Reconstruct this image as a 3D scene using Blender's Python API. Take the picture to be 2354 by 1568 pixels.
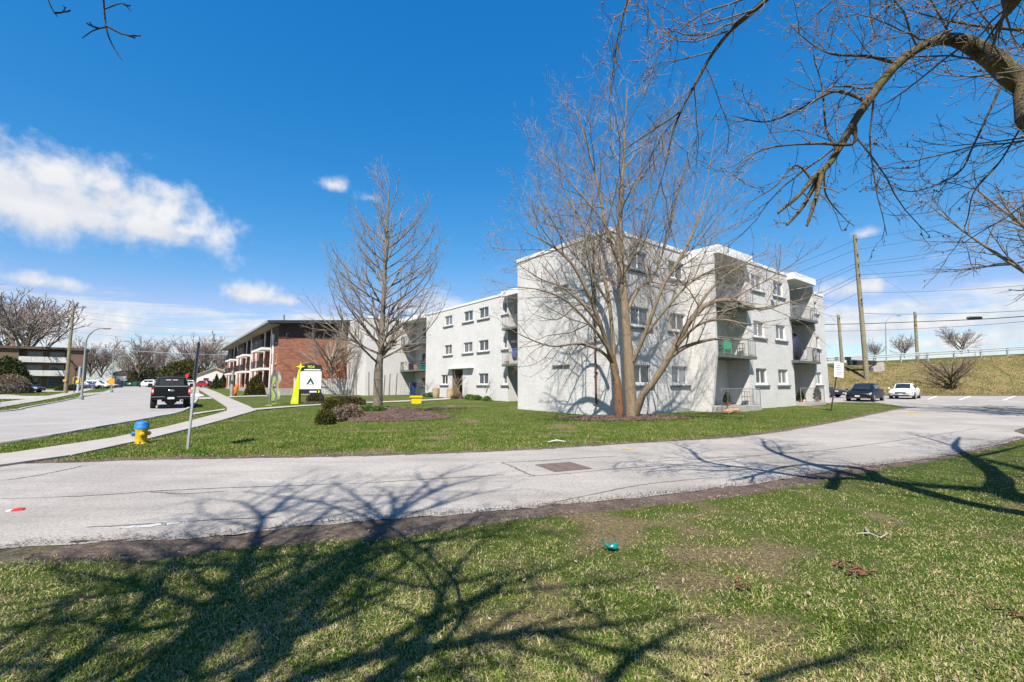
import bpy, math, random
import numpy as np
from mathutils import Vector, Matrix

# ------------------------------------------------------------------ camera, sky, sun, exposure
for _o in list(bpy.data.objects):
    bpy.data.objects.remove(_o)
scene = bpy.context.scene
COL = scene.collection
PITCH = math.atan(101.0 / 1046.4)
CAM_H = 1.6
cam_data = bpy.data.cameras.new("camera")
cam_data.lens = 16.0
cam_data.sensor_width = 36.0
cam_data.clip_start = 0.05
cam_data.clip_end = 3000.0
cam = bpy.data.objects.new("camera", cam_data)
COL.objects.link(cam)
cam.location = (0.0, 0.0, CAM_H)
cam.rotation_euler = (math.pi / 2 + PITCH, 0.0, 0.0)
scene.camera = cam

SUN_EL = math.radians(52.0)
SUN_TO = Vector((-0.20 * math.cos(SUN_EL), -0.98 * math.cos(SUN_EL), math.sin(SUN_EL))).normalized()
sun_data = bpy.data.lights.new("sun", 'SUN')
sun_data.energy = 5.0
sun_data.angle = math.radians(0.53)
sun_data.color = (1.0, 0.935, 0.845)
sun = bpy.data.objects.new("sun", sun_data)
COL.objects.link(sun)
sun.rotation_euler = SUN_TO.to_track_quat('Z', 'Y').to_euler()

SKY_STRENGTH = 0.077
world = bpy.data.worlds.new("World")
scene.world = world
world.use_nodes = True
scene.view_settings.view_transform = 'Standard'
scene.view_settings.look = 'None'
scene.view_settings.gamma = 1.0
scene.view_settings.exposure = 1.0
scene.view_settings.use_curve_mapping = False
scene.cycles.use_denoising = True
scene.cycles.max_bounces = 6
scene.cycles.transparent_max_bounces = 8


class Nodes:
    """small helper round a node tree"""
    def __init__(self, tree):
        self.t = tree
        self.n = tree.nodes
        self.l = tree.links

    def new(self, kind, **kw):
        nd = self.n.new(kind)
        for k, v in kw.items():
            setattr(nd, k, v)
        return nd

    def put(self, sock, val):
        if isinstance(val, bpy.types.NodeSocket):
            self.l.new(val, sock)
        elif val is not None:
            sock.default_value = val

    def math(self, op, a, b=None, c=None, clamp=False):
        nd = self.new('ShaderNodeMath', operation=op, use_clamp=clamp)
        self.put(nd.inputs[0], a)
        if b is not None:
            self.put(nd.inputs[1], b)
        if c is not None:
            self.put(nd.inputs[2], c)
        return nd.outputs[0]

    def vmath(self, op, a, b=None, scale=None):
        nd = self.new('ShaderNodeVectorMath', operation=op)
        self.put(nd.inputs[0], a)
        if b is not None:
            self.put(nd.inputs[1], b)
        if scale is not None:
            self.put(nd.inputs['Scale'], scale)
        return nd.outputs['Value'] if op in ('DOT_PRODUCT', 'LENGTH') else nd.outputs['Vector']

    def noise(self, vec, scale, detail=4.0, rough=0.55, dist=0.0, color=False):
        nd = self.new('ShaderNodeTexNoise')
        nd.inputs['Scale'].default_value = scale
        nd.inputs['Detail'].default_value = detail
        nd.inputs['Roughness'].default_value = rough
        nd.inputs['Distortion'].default_value = dist
        if vec is not None:
            self.l.new(vec, nd.inputs['Vector'])
        return nd.outputs['Color'] if color else nd.outputs['Fac']

    def ramp(self, fac, stops, interp='LINEAR'):
        nd = self.new('ShaderNodeValToRGB')
        nd.color_ramp.interpolation = interp
        el = nd.color_ramp.elements
        while len(el) > 1:
            el.remove(el[-1])
        for i, (p, c) in enumerate(stops):
            e = el[0] if i == 0 else el.new(p)
            e.position = p
            e.color = (c[0], c[1], c[2], 1.0) if hasattr(c, '__len__') else (c, c, c, 1.0)
        self.l.new(fac, nd.inputs['Fac'])
        return nd.outputs['Color']

    def smooth(self, v, lo, hi):
        nd = self.new('ShaderNodeMapRange', interpolation_type='SMOOTHSTEP')
        self.put(nd.inputs['Value'], v)
        nd.inputs['From Min'].default_value = lo
        nd.inputs['From Max'].default_value = hi
        return nd.outputs['Result']

    def mix(self, fac, a, b, blend='MIX'):
        nd = self.new('ShaderNodeMix', data_type='RGBA', blend_type=blend)
        self.put(nd.inputs[0], fac)
        self.put(nd.inputs[6], a if isinstance(a, bpy.types.NodeSocket) else (*a, 1.0))
        self.put(nd.inputs[7], b if isinstance(b, bpy.types.NodeSocket) else (*b, 1.0))
        return nd.outputs[2]


def build_world():
    N = Nodes(world.node_tree)
    for nd in list(N.n):
        N.n.remove(nd)
    out = N.new('ShaderNodeOutputWorld')
    sky = N.new('ShaderNodeTexSky', sky_type='NISHITA')
    sky.sun_disc = False
    sky.sun_elevation = SUN_EL
    sky.sun_rotation = math.atan2(SUN_TO.x, SUN_TO.y)
    sky.altitude = 300.0
    sky.air_density = 1.0
    sky.dust_density = 0.15
    sky.ozone_density = 2.4
    hsv = N.new('ShaderNodeHueSaturation')
    hsv.inputs['Saturation'].default_value = 1.30
    hsv.inputs['Value'].default_value = 1.0
    N.l.new(sky.outputs['Color'], hsv.inputs['Color'])
    tint = N.mix(1.0, hsv.outputs['Color'], (0.98, 1.19, 1.25), 'MULTIPLY')
    # camera's rendering of the clear sky, channel by channel
    sp = N.new('ShaderNodeSeparateColor')
    N.l.new(tint, sp.inputs[0])
    cm = N.new('ShaderNodeCombineColor')
    chan = []
    for ch, (gam, amp) in enumerate(((1.54, 2.55), (0.767, 0.74), (0.54, 0.85))):
        v = N.math('POWER', N.math('MULTIPLY', sp.outputs[ch], 0.1537), gam)
        chan.append(N.math('MULTIPLY', v, amp / (SKY_STRENGTH * 2.0)))
    chan[0] = N.math('MINIMUM', chan[0], N.math('MULTIPLY', chan[1], 0.66))
    for ch in range(3):
        N.l.new(chan[ch], cm.inputs[ch])
    tint = cm.outputs[0]
    bg_sky = N.new('ShaderNodeBackground')
    bg_sky.inputs['Strength'].default_value = SKY_STRENGTH
    N.l.new(tint, bg_sky.inputs['Color'])

    tc = N.new('ShaderNodeTexCoord')
    d = tc.outputs['Generated']
    sep = N.new('ShaderNodeSeparateXYZ')
    N.l.new(d, sep.inputs[0])
    z = sep.outputs['Z']
    # cloud deck seen in perspective: project the direction on a plane overhead
    zz = N.math('MAXIMUM', N.math('ADD', z, 0.035), 0.03)
    comb = N.new('ShaderNodeCombineXYZ')
    N.l.new(N.math('DIVIDE', sep.outputs['X'], zz), comb.inputs[0])
    N.l.new(N.math('DIVIDE', sep.outputs['Y'], zz), comb.inputs[1])
    deck = comb.outputs[0]
    # heaps: direction, half width, half height (tangent units), how dense
    heaps = CLOUDS
    warp = N.noise(d, 9.0, 6.0, 0.6, 0.3)
    fine = N.noise(d, 26.0, 5.0, 0.6)
    wob = N.math('ADD', N.math('MULTIPLY', N.math('SUBTRACT', warp, 0.5), 1.55),
                 N.math('MULTIPLY', N.math('SUBTRACT', fine, 0.5), 1.05))
    body = None
    shade = None
    for (c, w, h, gain) in heaps:
        c = Vector(c).normalized()
        r = Vector((c.y, -c.x, 0)).normalized()
        u = r.cross(c)
        a = N.math('DIVIDE', N.vmath('DOT_PRODUCT', d, tuple(r)), w)
        b = N.math('DIVIDE', N.math('SUBTRACT', N.vmath('DOT_PRODUCT', d, tuple(u)), 0.0), h)
        # flat undersides: squash the lower half
        b2 = N.math('MAXIMUM', b, N.math('MULTIPLY', b, -1.45))
        q = N.math('SUBTRACT', gain, N.math('SQRT', N.math('ADD', N.math('MULTIPLY', a, a), N.math('MULTIPLY', b2, b2))))
        front = N.math('GREATER_THAN', N.vmath('DOT_PRODUCT', d, tuple(c)), 0.2)
        q = N.math('SUBTRACT', N.math('MULTIPLY', N.math('ADD', q, 4.0), front), 4.0)
        body = q if body is None else N.math('MAXIMUM', body, q)
        low = N.math('MULTIPLY', N.smooth(N.math('MULTIPLY', b, -1.0), -0.25, 0.9), N.smooth(q, -0.35, 0.4))
        shade = low if shade is None else N.math('MAXIMUM', shade, low)
    dens1 = N.smooth(N.math('ADD', body, wob), 0.0, 0.85)
    # low broken layer all round the horizon
    deckn = N.noise(deck, 0.42, 6.0, 0.62, 0.4)
    band = N.math('MULTIPLY', N.smooth(z, 0.30, 0.045), 0.20)
    dens2 = N.math('MULTIPLY', N.smooth(N.math('ADD', deckn, band), 0.585, 0.72), N.smooth(z, 0.42, 0.12))
    dens2 = N.math('MULTIPLY', dens2, 0.8)
    dens = N.math('MAXIMUM', dens1, dens2)
    dens = N.math('MULTIPLY', dens, 0.96)
    cc = N.mix(N.math('MULTIPLY', shade, 0.8), (1.0, 0.995, 0.985), (0.70, 0.735, 0.83))
    cc = N.mix(N.math('MULTIPLY', N.smooth(warp, 0.62, 0.36), 0.35), cc, (0.70, 0.735, 0.83))
    cc = N.mix(N.math('MULTIPLY', N.math('MULTIPLY', N.smooth(fine, 0.60, 0.35), N.smooth(z, 0.30, 0.10)), 0.55), cc, (0.66, 0.70, 0.80))
    bg_c = N.new('ShaderNodeBackground')
    bg_c.inputs['Strength'].default_value = 0.475
    N.l.new(cc, bg_c.inputs['Color'])
    mx = N.new('ShaderNodeMixShader')
    N.l.new(dens, mx.inputs[0])
    N.l.new(bg_sky.outputs[0], mx.inputs[1])
    N.l.new(bg_c.outputs[0], mx.inputs[2])
    N.l.new(mx.outputs[0], out.inputs['Surface'])


def look(dx, dy):
    """direction in the world of a point of the picture plane (2354 x 1568 units)"""
    r = (dx - 1177.0) / 1046.4
    up = (784.0 - dy) / 1046.4
    return Vector((r, math.cos(PITCH) - up * math.sin(PITCH), math.sin(PITCH) + up * math.cos(PITCH)))


CLOUDS = [
    (look(165, 485), 0.235, 0.095, 1.08), (look(40, 460), 0.15, 0.088, 1.08), (look(330, 525), 0.12, 0.052, 1.0), (look(425, 530), 0.06, 0.03, 0.9),
    (look(225, 425), 0.075, 0.05, 0.9), (look(120, 415), 0.09, 0.055, 0.95),
    (look(90, 648), 0.09, 0.024, 0.85), (look(580, 680), 0.09, 0.034, 0.9), (look(650, 690), 0.06, 0.024, 0.8),
    (look(765, 425), 0.075, 0.036, 0.52), (look(850, 455), 0.07, 0.04, 0.50),
    (look(1990, 535), 0.05, 0.03, 0.6), (look(1960, 665), 0.10, 0.03, 0.85), (look(2100, 745), 0.30, 0.03, 0.85),
    (look(2250, 790), 0.22, 0.02, 0.8), (look(1980, 720), 0.14, 0.02, 0.7), (look(140, 740), 0.16, 0.045, 0.95), (look(60, 780), 0.2, 0.03, 0.8),
    (look(480, 800), 0.12, 0.02, 0.8), (look(350, 790), 0.14, 0.016, 0.7), (look(2150, 590), 0.05, 0.02, 0.4),
]
build_world()

# ------------------------------------------------------------------ terrain
random.seed(7)
RNG = np.random.default_rng(11)


def _soft(v, k):
    return np.where(v > 30 * k, v, k * np.log1p(np.exp(np.clip(v / k, -40, 30))))


MOUNDS = [(-6.6, 22.6, 0.42, 2.6, 1.9), (5.6, 20.6, 0.16, 2.6, 1.2)]


def sstep(a, b, x):
    t = np.clip((x - a) / (b - a), 0, 1)
    return t * t * (3 - 2 * t)


def T(x, y):
    """height of the ground"""
    x = np.asarray(x, dtype=float)
    y = np.asarray(y, dtype=float)
    z = 0.012 * _soft(y - 16.0, 3.0)
    for (mx, my, h, sx, sy) in MOUNDS:
        z = z + h * np.exp(-((x - mx) / sx) ** 2 - ((y - my) / sy) ** 2)
    # highway embankment on the right
    top = 4.1 + 1.75 * np.clip((x - 44.0) / 30.0, -1.2, 2.2)
    w = sstep(35.0, 43.0, x)
    rise = sstep(50.5, 64.5, y)
    z = z + w * rise * (top - 0.6)
    return z


def tz(x, y):
    return float(T(x, y))


def at(dx, dy, dz=0.0):
    """point of the ground under a point of the picture plane"""
    d = look(dx, dy)
    lo, hi = 0.5, 400.0
    prev = lo
    t = lo
    while t < hi:
        p = d * t
        if CAM_H + p.z <= tz(p.x, p.y):
            break
        prev = t
        t *= 1.03
    a, b = prev, t
    for _ in range(40):
        m = 0.5 * (a + b)
        p = d * m
        if CAM_H + p.z <= tz(p.x, p.y):
            b = m
        else:
            a = m
    p = d * b
    return Vector((p.x, p.y, tz(p.x, p.y) + dz))


def atY(dx, dy, Y):
    d = look(dx, dy)
    t = Y / d.y
    return Vector((d.x * t, Y, CAM_H + d.z * t))


# ------------------------------------------------------------------ materials
MAT = {}


def principled(name):
    m = bpy.data.materials.new(name)
    m.use_nodes = True
    N = Nodes(m.node_tree)
    b = N.n['Principled BSDF']
    MAT[name] = m
    return m, N, b


def bump(N, b, height, strength=0.3, dist=0.02):
    nd = N.new('ShaderNodeBump')
    nd.inputs['Strength'].default_value = strength
    nd.inputs['Distance'].default_value = dist
    N.l.new(height, nd.inputs['Height'])
    N.l.new(nd.outputs['Normal'], b.inputs['Normal'])


def flat(name, col, rough=0.6, var=0.12, scale=6.0, metal=0.0, bumpy=0.0, coat=0.0):
    """one colour with a little wear"""
    m, N, b = principled(name)
    tc = N.new('ShaderNodeTexCoord')
    n = N.noise(tc.outputs['Object'], scale, 5.0, 0.6)
    lo = tuple(max(0.0, c * (1 - var)) for c in col)
    hi = tuple(min(1.0, c * (1 + var)) for c in col)
    c = N.ramp(n, [(0.3, lo), (0.7, hi)])
    N.l.new(c, b.inputs['Base Color'])
    b.inputs['Roughness'].default_value = rough
    b.inputs['Metallic'].default_value = metal
    if coat:
        b.inputs['Coat Weight'].default_value = coat
        b.inputs['Coat Roughness'].default_value = 0.05
    if bumpy:
        bump(N, b, N.noise(tc.outputs['Object'], scale * 8, 4.0, 0.6), bumpy, 0.01)
    return m


def make_materials():
    # painted brick: courses as fine relief, weathering streaks
    def brick(name, c1, c2, mortar, var, relief, bw=0.21, bh=0.075, dirt=None):
        m, N, b = principled(name)
        tc = N.new('ShaderNodeTexCoord')
        sp = N.new('ShaderNodeSeparateXYZ')
        N.l.new(tc.outputs['Object'], sp.inputs[0])
        cb = N.new('ShaderNodeCombineXYZ')
        N.l.new(N.math('ADD', sp.outputs[0], sp.outputs[1]), cb.inputs[0])
        N.l.new(sp.outputs[2], cb.inputs[1])
        bt = N.new('ShaderNodeTexBrick')
        bt.inputs['Scale'].default_value = 1.0
        bt.inputs['Brick Width'].default_value = bw
        bt.inputs['Row Height'].default_value = bh
        bt.inputs['Mortar Size'].default_value = 0.007
        bt.inputs['Color1'].default_value = (*c1, 1)
        bt.inputs['Color2'].default_value = (*c2, 1)
        bt.inputs['Mortar'].default_value = (*mortar, 1)
        N.l.new(cb.outputs[0], bt.inputs['Vector'])
        n = N.noise(tc.outputs['Object'], 0.7, 6.0, 0.65)
        c = N.mix(1.0, bt.outputs['Color'], N.ramp(n, [(0.25, 1 - var), (0.75, 1.0)]), 'MULTIPLY')
        if dirt:
            st = N.new('ShaderNodeMapping')
            st.inputs['Scale'].default_value = (3.0, 3.0, 0.25)
            N.l.new(tc.outputs['Object'], st.inputs['Vector'])
            s = N.noise(st.outputs[0], 2.0, 5.0, 0.6)
            c = N.mix(N.math('MULTIPLY', N.smooth(s, 0.52, 0.74), 0.42), c, dirt)
        N.l.new(c, b.inputs['Base Color'])
        b.inputs['Roughness'].default_value = 0.75
        h = N.math('ADD', N.math('MULTIPLY', N.math('SUBTRACT', 1.0, bt.outputs['Fac']), 1.0), N.math('MULTIPLY', N.noise(tc.outputs['Object'], 40, 3), 0.5))
        bump(N, b, h, relief, 0.012)
        return m
    brick('white_brick', (0.85, 0.83, 0.80), (0.77, 0.752, 0.728), (0.55, 0.535, 0.52), 0.15, 1.0, dirt=(0.58, 0.55, 0.50))
    brick('red_brick', (0.47, 0.17, 0.085), (0.25, 0.085, 0.055), (0.36, 0.22, 0.15), 0.25, 0.5, 0.5, 0.17)
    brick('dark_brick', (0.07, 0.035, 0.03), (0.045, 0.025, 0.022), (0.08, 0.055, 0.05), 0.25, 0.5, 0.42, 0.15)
    brick('brown_brick', (0.22, 0.13, 0.08), (0.16, 0.09, 0.06), (0.22, 0.17, 0.13), 0.2, 0.5, 0.42, 0.15)
    brick('entry_stone', (0.30, 0.19, 0.12), (0.20, 0.12, 0.08), (0.25, 0.18, 0.13), 0.2, 0.5, 0.3, 0.12)
    flat('white_paint', (0.82, 0.81, 0.79), 0.6, 0.05, 3.0)
    flat('white_trim', (0.80, 0.80, 0.80), 0.5, 0.04, 3.0)
    flat('sill_white', (0.72, 0.715, 0.70), 0.7, 0.08, 5.0)
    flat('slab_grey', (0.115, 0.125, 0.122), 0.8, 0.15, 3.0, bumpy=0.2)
    flat('soffit_grey', (0.33, 0.31, 0.29), 0.8, 0.1, 3.0)
    flat('rail_grey', (0.26, 0.265, 0.27), 0.5, 0.1, 5.0)
    flat('rail_dark', (0.035, 0.035, 0.04), 0.5, 0.1, 5.0)
    flat('pipe_brown', (0.10, 0.035, 0.025), 0.6, 0.2, 4.0)
    flat('concrete', (0.42, 0.39, 0.355), 0.85, 0.12, 1.3, bumpy=0.3)
    flat('concrete_light', (0.385, 0.35, 0.315), 0.85, 0.10, 2.0, bumpy=0.2)
    flat('stone_tan', (0.42, 0.27, 0.15), 0.85, 0.25, 4.0, bumpy=0.5)
    flat('roof_grey', (0.12, 0.12, 0.12), 0.9, 0.2, 2.0)
    flat('fascia_dark', (0.028, 0.036, 0.036), 0.5, 0.1, 2.0)
    flat('gutter', (0.34, 0.35, 0.34), 0.5, 0.1, 2.0)
    flat('soffit_tan', (0.30, 0.25, 0.19), 0.8, 0.1, 2.0)
    flat('wood_pole', (0.235, 0.205, 0.125), 0.9, 0.25, 3.0, bumpy=0.3)
    flat('wood_grey', (0.30, 0.28, 0.25), 0.9, 0.2, 3.0, bumpy=0.3)
    flat('steel', (0.45, 0.46, 0.47), 0.45, 0.12, 6.0, metal=0.6)
    flat('galv', (0.50, 0.52, 0.53), 0.5, 0.12, 4.0, metal=0.35)
    flat('lamp_green', (0.26, 0.28, 0.25), 0.6, 0.12, 4.0)
    flat('iron', (0.16, 0.115, 0.095), 0.7, 0.3, 12.0, bumpy=0.4)
    flat('black', (0.012, 0.012, 0.014), 0.45, 0.2, 5.0)
    flat('black_matte', (0.02, 0.02, 0.022), 0.8, 0.2, 5.0)
    flat('rubber', (0.018, 0.018, 0.018), 0.85, 0.2, 9.0)
    flat('hydrant_yellow', (0.74, 0.47, 0.015), 0.5, 0.28, 14.0, bumpy=0.2)
    flat('hydrant_blue', (0.012, 0.20, 0.52), 0.5, 0.3, 14.0, bumpy=0.2)
    flat('bin_yellow', (0.85, 0.56, 0.0), 0.5, 0.06, 4.0)
    flat('lime', (0.62, 0.78, 0.0), 0.45, 0.05, 4.0)
    flat('lime_dull', (0.30, 0.38, 0.08), 0.6, 0.15, 4.0)
    flat('flag_grey', (0.10, 0.105, 0.11), 0.7, 0.25, 3.0)
    flat('flag_light', (0.24, 0.25, 0.27), 0.7, 0.2, 3.0)
    flat('sign_white', (0.80, 0.81, 0.82), 0.4, 0.03, 3.0)
    flat('sign_green', (0.01, 0.075, 0.05), 0.4, 0.1, 3.0)
    flat('sign_red', (0.55, 0.02, 0.03), 0.45, 0.1, 5.0)
    flat('sign_orange', (0.85, 0.32, 0.01), 0.45, 0.08, 5.0)
    flat('orange', (0.85, 0.16, 0.005), 0.5, 0.1, 5.0)
    flat('paint_white_line', (0.72, 0.72, 0.70), 0.7, 0.15, 3.0)
    flat('paint_yellow_line', (0.55, 0.40, 0.08), 0.8, 0.3, 5.0)
    flat('teal', (0.0, 0.22, 0.20), 0.35, 0.2, 20.0)
    flat('cyan', (0.05, 0.62, 0.68), 0.5, 0.1, 3.0)
    flat('green_plastic', (0.0, 0.26, 0.13), 0.4, 0.1, 5.0)
    flat('lime_mat', (0.35, 0.62, 0.02), 0.7, 0.1, 5.0)
    flat('navy', (0.016, 0.016, 0.05), 0.7, 0.2, 5.0)
    flat('blue_plastic', (0.01, 0.03, 0.12), 0.45, 0.1, 5.0)
    flat('bin_blue', (0.012, 0.05, 0.24), 0.45, 0.1, 5.0)
    flat('dumpster_green', (0.01, 0.11, 0.06), 0.5, 0.15, 5.0)
    flat('red_litter', (0.70, 0.03, 0.03), 0.4, 0.1, 9.0)
    flat('barrel', (0.44, 0.34, 0.19), 0.8, 0.2, 6.0)
    flat('terracotta', (0.45, 0.13, 0.05), 0.8, 0.15, 6.0)
    flat('vinyl_white', (0.62, 0.655, 0.655), 0.6, 0.06, 4.0)
    flat('siding_blue', (0.42, 0.48, 0.55), 0.7, 0.06, 4.0)
    flat('siding_cream', (0.66, 0.62, 0.54), 0.7, 0.06, 4.0)
    flat('roof_tan', (0.36, 0.25, 0.15), 0.9, 0.15, 3.0)
    flat('roof_brown', (0.13, 0.085, 0.065), 0.9, 0.2, 3.0)
    flat('pale_panel', (0.62, 0.60, 0.58), 0.7, 0.15, 1.5)
    flat('wire_light', (0.80, 0.82, 0.85), 0.5, 0.1, 1.0)
    flat('wire_dark', (0.05, 0.055, 0.06), 0.6, 0.1, 1.0)
    flat('cone_brown', (0.16, 0.06, 0.035), 0.85, 0.3, 30.0)
    flat('stick_pale', (0.45, 0.40, 0.36), 0.8, 0.2, 20.0)
    flat('bud', (0.30, 0.095, 0.04), 0.7, 0.3, 30.0)
    flat('salt', (0.47, 0.465, 0.46), 0.9, 0.06, 3.0)
    flat('crack', (0.15, 0.135, 0.12), 0.9, 0.2, 8.0)
    flat('lens_red', (0.45, 0.01, 0.01), 0.2, 0.05, 5.0)
    flat('lens_clear', (0.62, 0.65, 0.66), 0.12, 0.05, 5.0)
    flat('plate', (0.70, 0.73, 0.76), 0.4, 0.05, 5.0)
    flat('chrome', (0.60, 0.61, 0.63), 0.2, 0.05, 5.0, metal=0.9)
    flat('rim', (0.42, 0.43, 0.45), 0.3, 0.1, 5.0, metal=0.7)
    for nm, c in (('car_black', (0.008, 0.008, 0.010)), ('car_midnight', (0.010, 0.011, 0.017)), ('car_white', (0.74, 0.74, 0.73)), ('car_red', (0.30, 0.008, 0.015)),
                  ('car_blue', (0.035, 0.055, 0.12)), ('car_grey', (0.30, 0.31, 0.32)), ('car_dark', (0.03, 0.035, 0.045)), ('car_silver', (0.48, 0.49, 0.5))):
        flat(nm, c, 0.4, 0.04, 2.0, coat=0.12 if max(c) > 0.05 else 0.04)
        if max(c) < 0.05:
            MAT[nm].node_tree.nodes['Principled BSDF'].inputs['Specular IOR Level'].default_value = 0.25
    # glass with what stands behind it
    for nm, c, stripe in (('glass_blinds', (0.20, 0.215, 0.22), True), ('glass_dark', (0.025, 0.03, 0.036), False), ('glass_mid', (0.085, 0.097, 0.108), False), ('glass_pale', (0.36, 0.40, 0.43), True)):
        m, N, b = principled(nm)
        tc = N.new('ShaderNodeTexCoord')
        if stripe:
            mp = N.new('ShaderNodeMapping')
            mp.inputs['Scale'].default_value = (9.0, 9.0, 0.3)
            N.l.new(tc.outputs['Object'], mp.inputs['Vector'])
            n = N.noise(mp.outputs[0], 2.0, 3.0, 0.6)
            col = N.ramp(n, [(0.35, tuple(v * 0.45 for v in c)), (0.6, c)])
        else:
            n = N.noise(tc.outputs['Object'], 2.5, 4.0, 0.6)
            col = N.ramp(n, [(0.35, tuple(v * 0.5 for v in c)), (0.7, c)])
        N.l.new(col, b.inputs['Base Color'])
        b.inputs['Roughness'].default_value = 0.35
        b.inputs['Coat Weight'].default_value = 1.0
        b.inputs['Coat Roughness'].default_value = 0.02
    # asphalt, old and bleached, stones in it
    def tarmac(name, c1, c2, patch):
        m, N, b = principled(name)
        g = N.new('ShaderNodeNewGeometry')
        pos = g.outputs['Position']
        big = N.noise(pos, 0.35, 6.0, 0.6, 0.5)
        fine = N.noise(pos, 90.0, 2.0, 0.7)
        mid = N.noise(pos, 6.0, 5.0, 0.65)
        mp = N.new('ShaderNodeMapping')
        mp.inputs['Scale'].default_value = (0.22, 1.5, 1.0)
        N.l.new(pos, mp.inputs['Vector'])
        streak = N.noise(mp.outputs[0], 1.6, 6.0, 0.65, 0.4)
        vor = N.new('ShaderNodeTexVoronoi')
        vor.inputs['Scale'].default_value = 55.0
        N.l.new(pos, vor.inputs['Vector'])
        c = N.mix(N.smooth(big, 0.32, 0.68), c1, c2)
        c = N.mix(N.math('MULTIPLY', N.smooth(mid, 0.5, 0.75), 0.35), c, patch)
        c = N.mix(1.0, c, N.ramp(streak, [(0.3, 0.84), (0.5, 1.0), (0.72, 1.1)]), 'MULTIPLY')
        grain = N.noise(pos, 26.0, 4.0, 0.75)
        c = N.mix(1.0, c, N.ramp(grain, [(0.30, 0.70), (0.5, 1.0), (0.70, 1.22)]), 'MULTIPLY')
        c = N.mix(0.55, c, N.mix(1.0, c, N.ramp(fine, [(0.3, 0.55), (0.7, 1.3)]), 'MULTIPLY'))
        c = N.mix(N.smooth(vor.outputs['Distance'], 0.22, 0.05), c, N.mix(1.0, c, N.ramp(vor.outputs['Color'], [(0.0, 0.62), (1.0, 1.45)]), 'MULTIPLY'))
        N.l.new(c, b.inputs['Base Color'])
        b.inputs['Roughness'].default_value = 0.9
        bump(N, b, N.math('ADD', fine, N.math('MULTIPLY', vor.outputs['Distance'], 1.2)), 0.35, 0.008)
    tarmac('driveway', (0.31, 0.283, 0.255), (0.41, 0.378, 0.345), (0.255, 0.235, 0.217))
    tarmac('street', (0.33, 0.305, 0.285), (0.385, 0.36, 0.34), (0.29, 0.27, 0.255))
    # lawn, its bare places and dead grass
    def lawn(name, greens, tans, soil, tan_at, soil_at):
        m, N, b = principled(name)
        g = N.new('ShaderNodeNewGeometry')
        pos = g.outputs['Position']
        st = N.new('ShaderNodeMapping')
        st.inputs['Scale'].default_value = (1.0, 1.0, 1.0)
        N.l.new(pos, st.inputs['Vector'])
        fine = N.noise(pos, 34.0, 5.0, 0.7)
        mid = N.noise(pos, 2.2, 6.0, 0.65, 0.6)
        big = N.noise(pos, 0.33, 5.0, 0.6, 0.4)
        c = N.ramp(fine, [(0.25, greens[0]), (0.5, greens[1]), (0.75, greens[2])])
        t = N.ramp(fine, [(0.25, tans[0]), (0.75, tans[1])])
        f = N.math('ADD', N.math('MULTIPLY', mid, 0.65), N.math('MULTIPLY', big, 0.45))
        c = N.mix(N.smooth(f, tan_at, tan_at + 0.16), c, t)
        s = N.math('ADD', N.math('MULTIPLY', N.noise(pos, 1.3, 5.0, 0.65, 0.5), 0.7), N.math('MULTIPLY', N.noise(pos, 9.0, 3.0), 0.35))
        c = N.mix(N.smooth(s, soil_at, soil_at + 0.10), c, soil)
        at_ = N.new('ShaderNodeAttribute', attribute_name='bare')
        worn = N.mix(N.smooth(fine, 0.35, 0.62), soil, tans[1])
        c = N.mix(N.smooth(N.math('ADD', at_.outputs['Fac'], N.math('MULTIPLY', N.math('SUBTRACT', fine, 0.5), 0.9)), 0.25, 0.85), c, worn)
        dt = N.new('ShaderNodeAttribute', attribute_name='dirt')
        clod = N.noise(pos, 15.0, 6.0, 0.75)
        dirt = N.mix(1.0, N.ramp(clod, [(0.28, (0.075, 0.056, 0.043)), (0.5, (0.17, 0.13, 0.105)), (0.74, (0.32, 0.26, 0.215))]), N.ramp(mid, [(0.3, 0.6), (0.7, 1.25)]), 'MULTIPLY')
        c = N.mix(N.smooth(N.math('ADD', dt.outputs['Fac'], N.math('MULTIPLY', N.math('SUBTRACT', clod, 0.5), 1.0)), 0.3, 0.7), c, dirt)
        N.l.new(c, b.inputs['Base Color'])
        b.inputs['Roughness'].default_value = 1.0
        b.inputs['Specular IOR Level'].default_value = 0.1
        bump(N, b, N.math('ADD', fine, mid), 0.9, 0.05)
    lawn('lawn', ((0.035, 0.062, 0.010), (0.075, 0.115, 0.018), (0.13, 0.155, 0.04)), ((0.12, 0.09, 0.045), (0.27, 0.21, 0.11)), (0.12, 0.085, 0.062), 0.56, 0.60)
    lawn('slope_grass', ((0.07, 0.085, 0.02), (0.13, 0.125, 0.04), (0.20, 0.17, 0.07)), ((0.17, 0.12, 0.055), (0.34, 0.25, 0.13)), (0.12, 0.085, 0.055), 0.46, 0.68)
    def earth(name, cols, scale):
        m, N, b = principled(name)
        g = N.new('ShaderNodeNewGeometry')
        pos = g.outputs['Position']
        fine = N.noise(pos, scale, 6.0, 0.75)
        mid = N.noise(pos, 1.8, 5.0, 0.6, 0.5)
        c = N.ramp(fine, [(0.28, cols[0]), (0.5, cols[1]), (0.74, cols[2])])
        c = N.mix(1.0, c, N.ramp(mid, [(0.3, 0.65), (0.7, 1.15)]), 'MULTIPLY')
        N.l.new(c, b.inputs['Base Color'])
        b.inputs['Roughness'].default_value = 1.0
        b.inputs['Specular IOR Level'].default_value = 0.1
        bump(N, b, N.math('ADD', fine, mid), 1.0, 0.04)
    earth('soil', ((0.075, 0.056, 0.043), (0.15, 0.115, 0.092), (0.27, 0.215, 0.175)), 22.0)
    earth('mulch', ((0.07, 0.044, 0.034), (0.15, 0.10, 0.08), (0.27, 0.195, 0.16)), 30.0)
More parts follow.
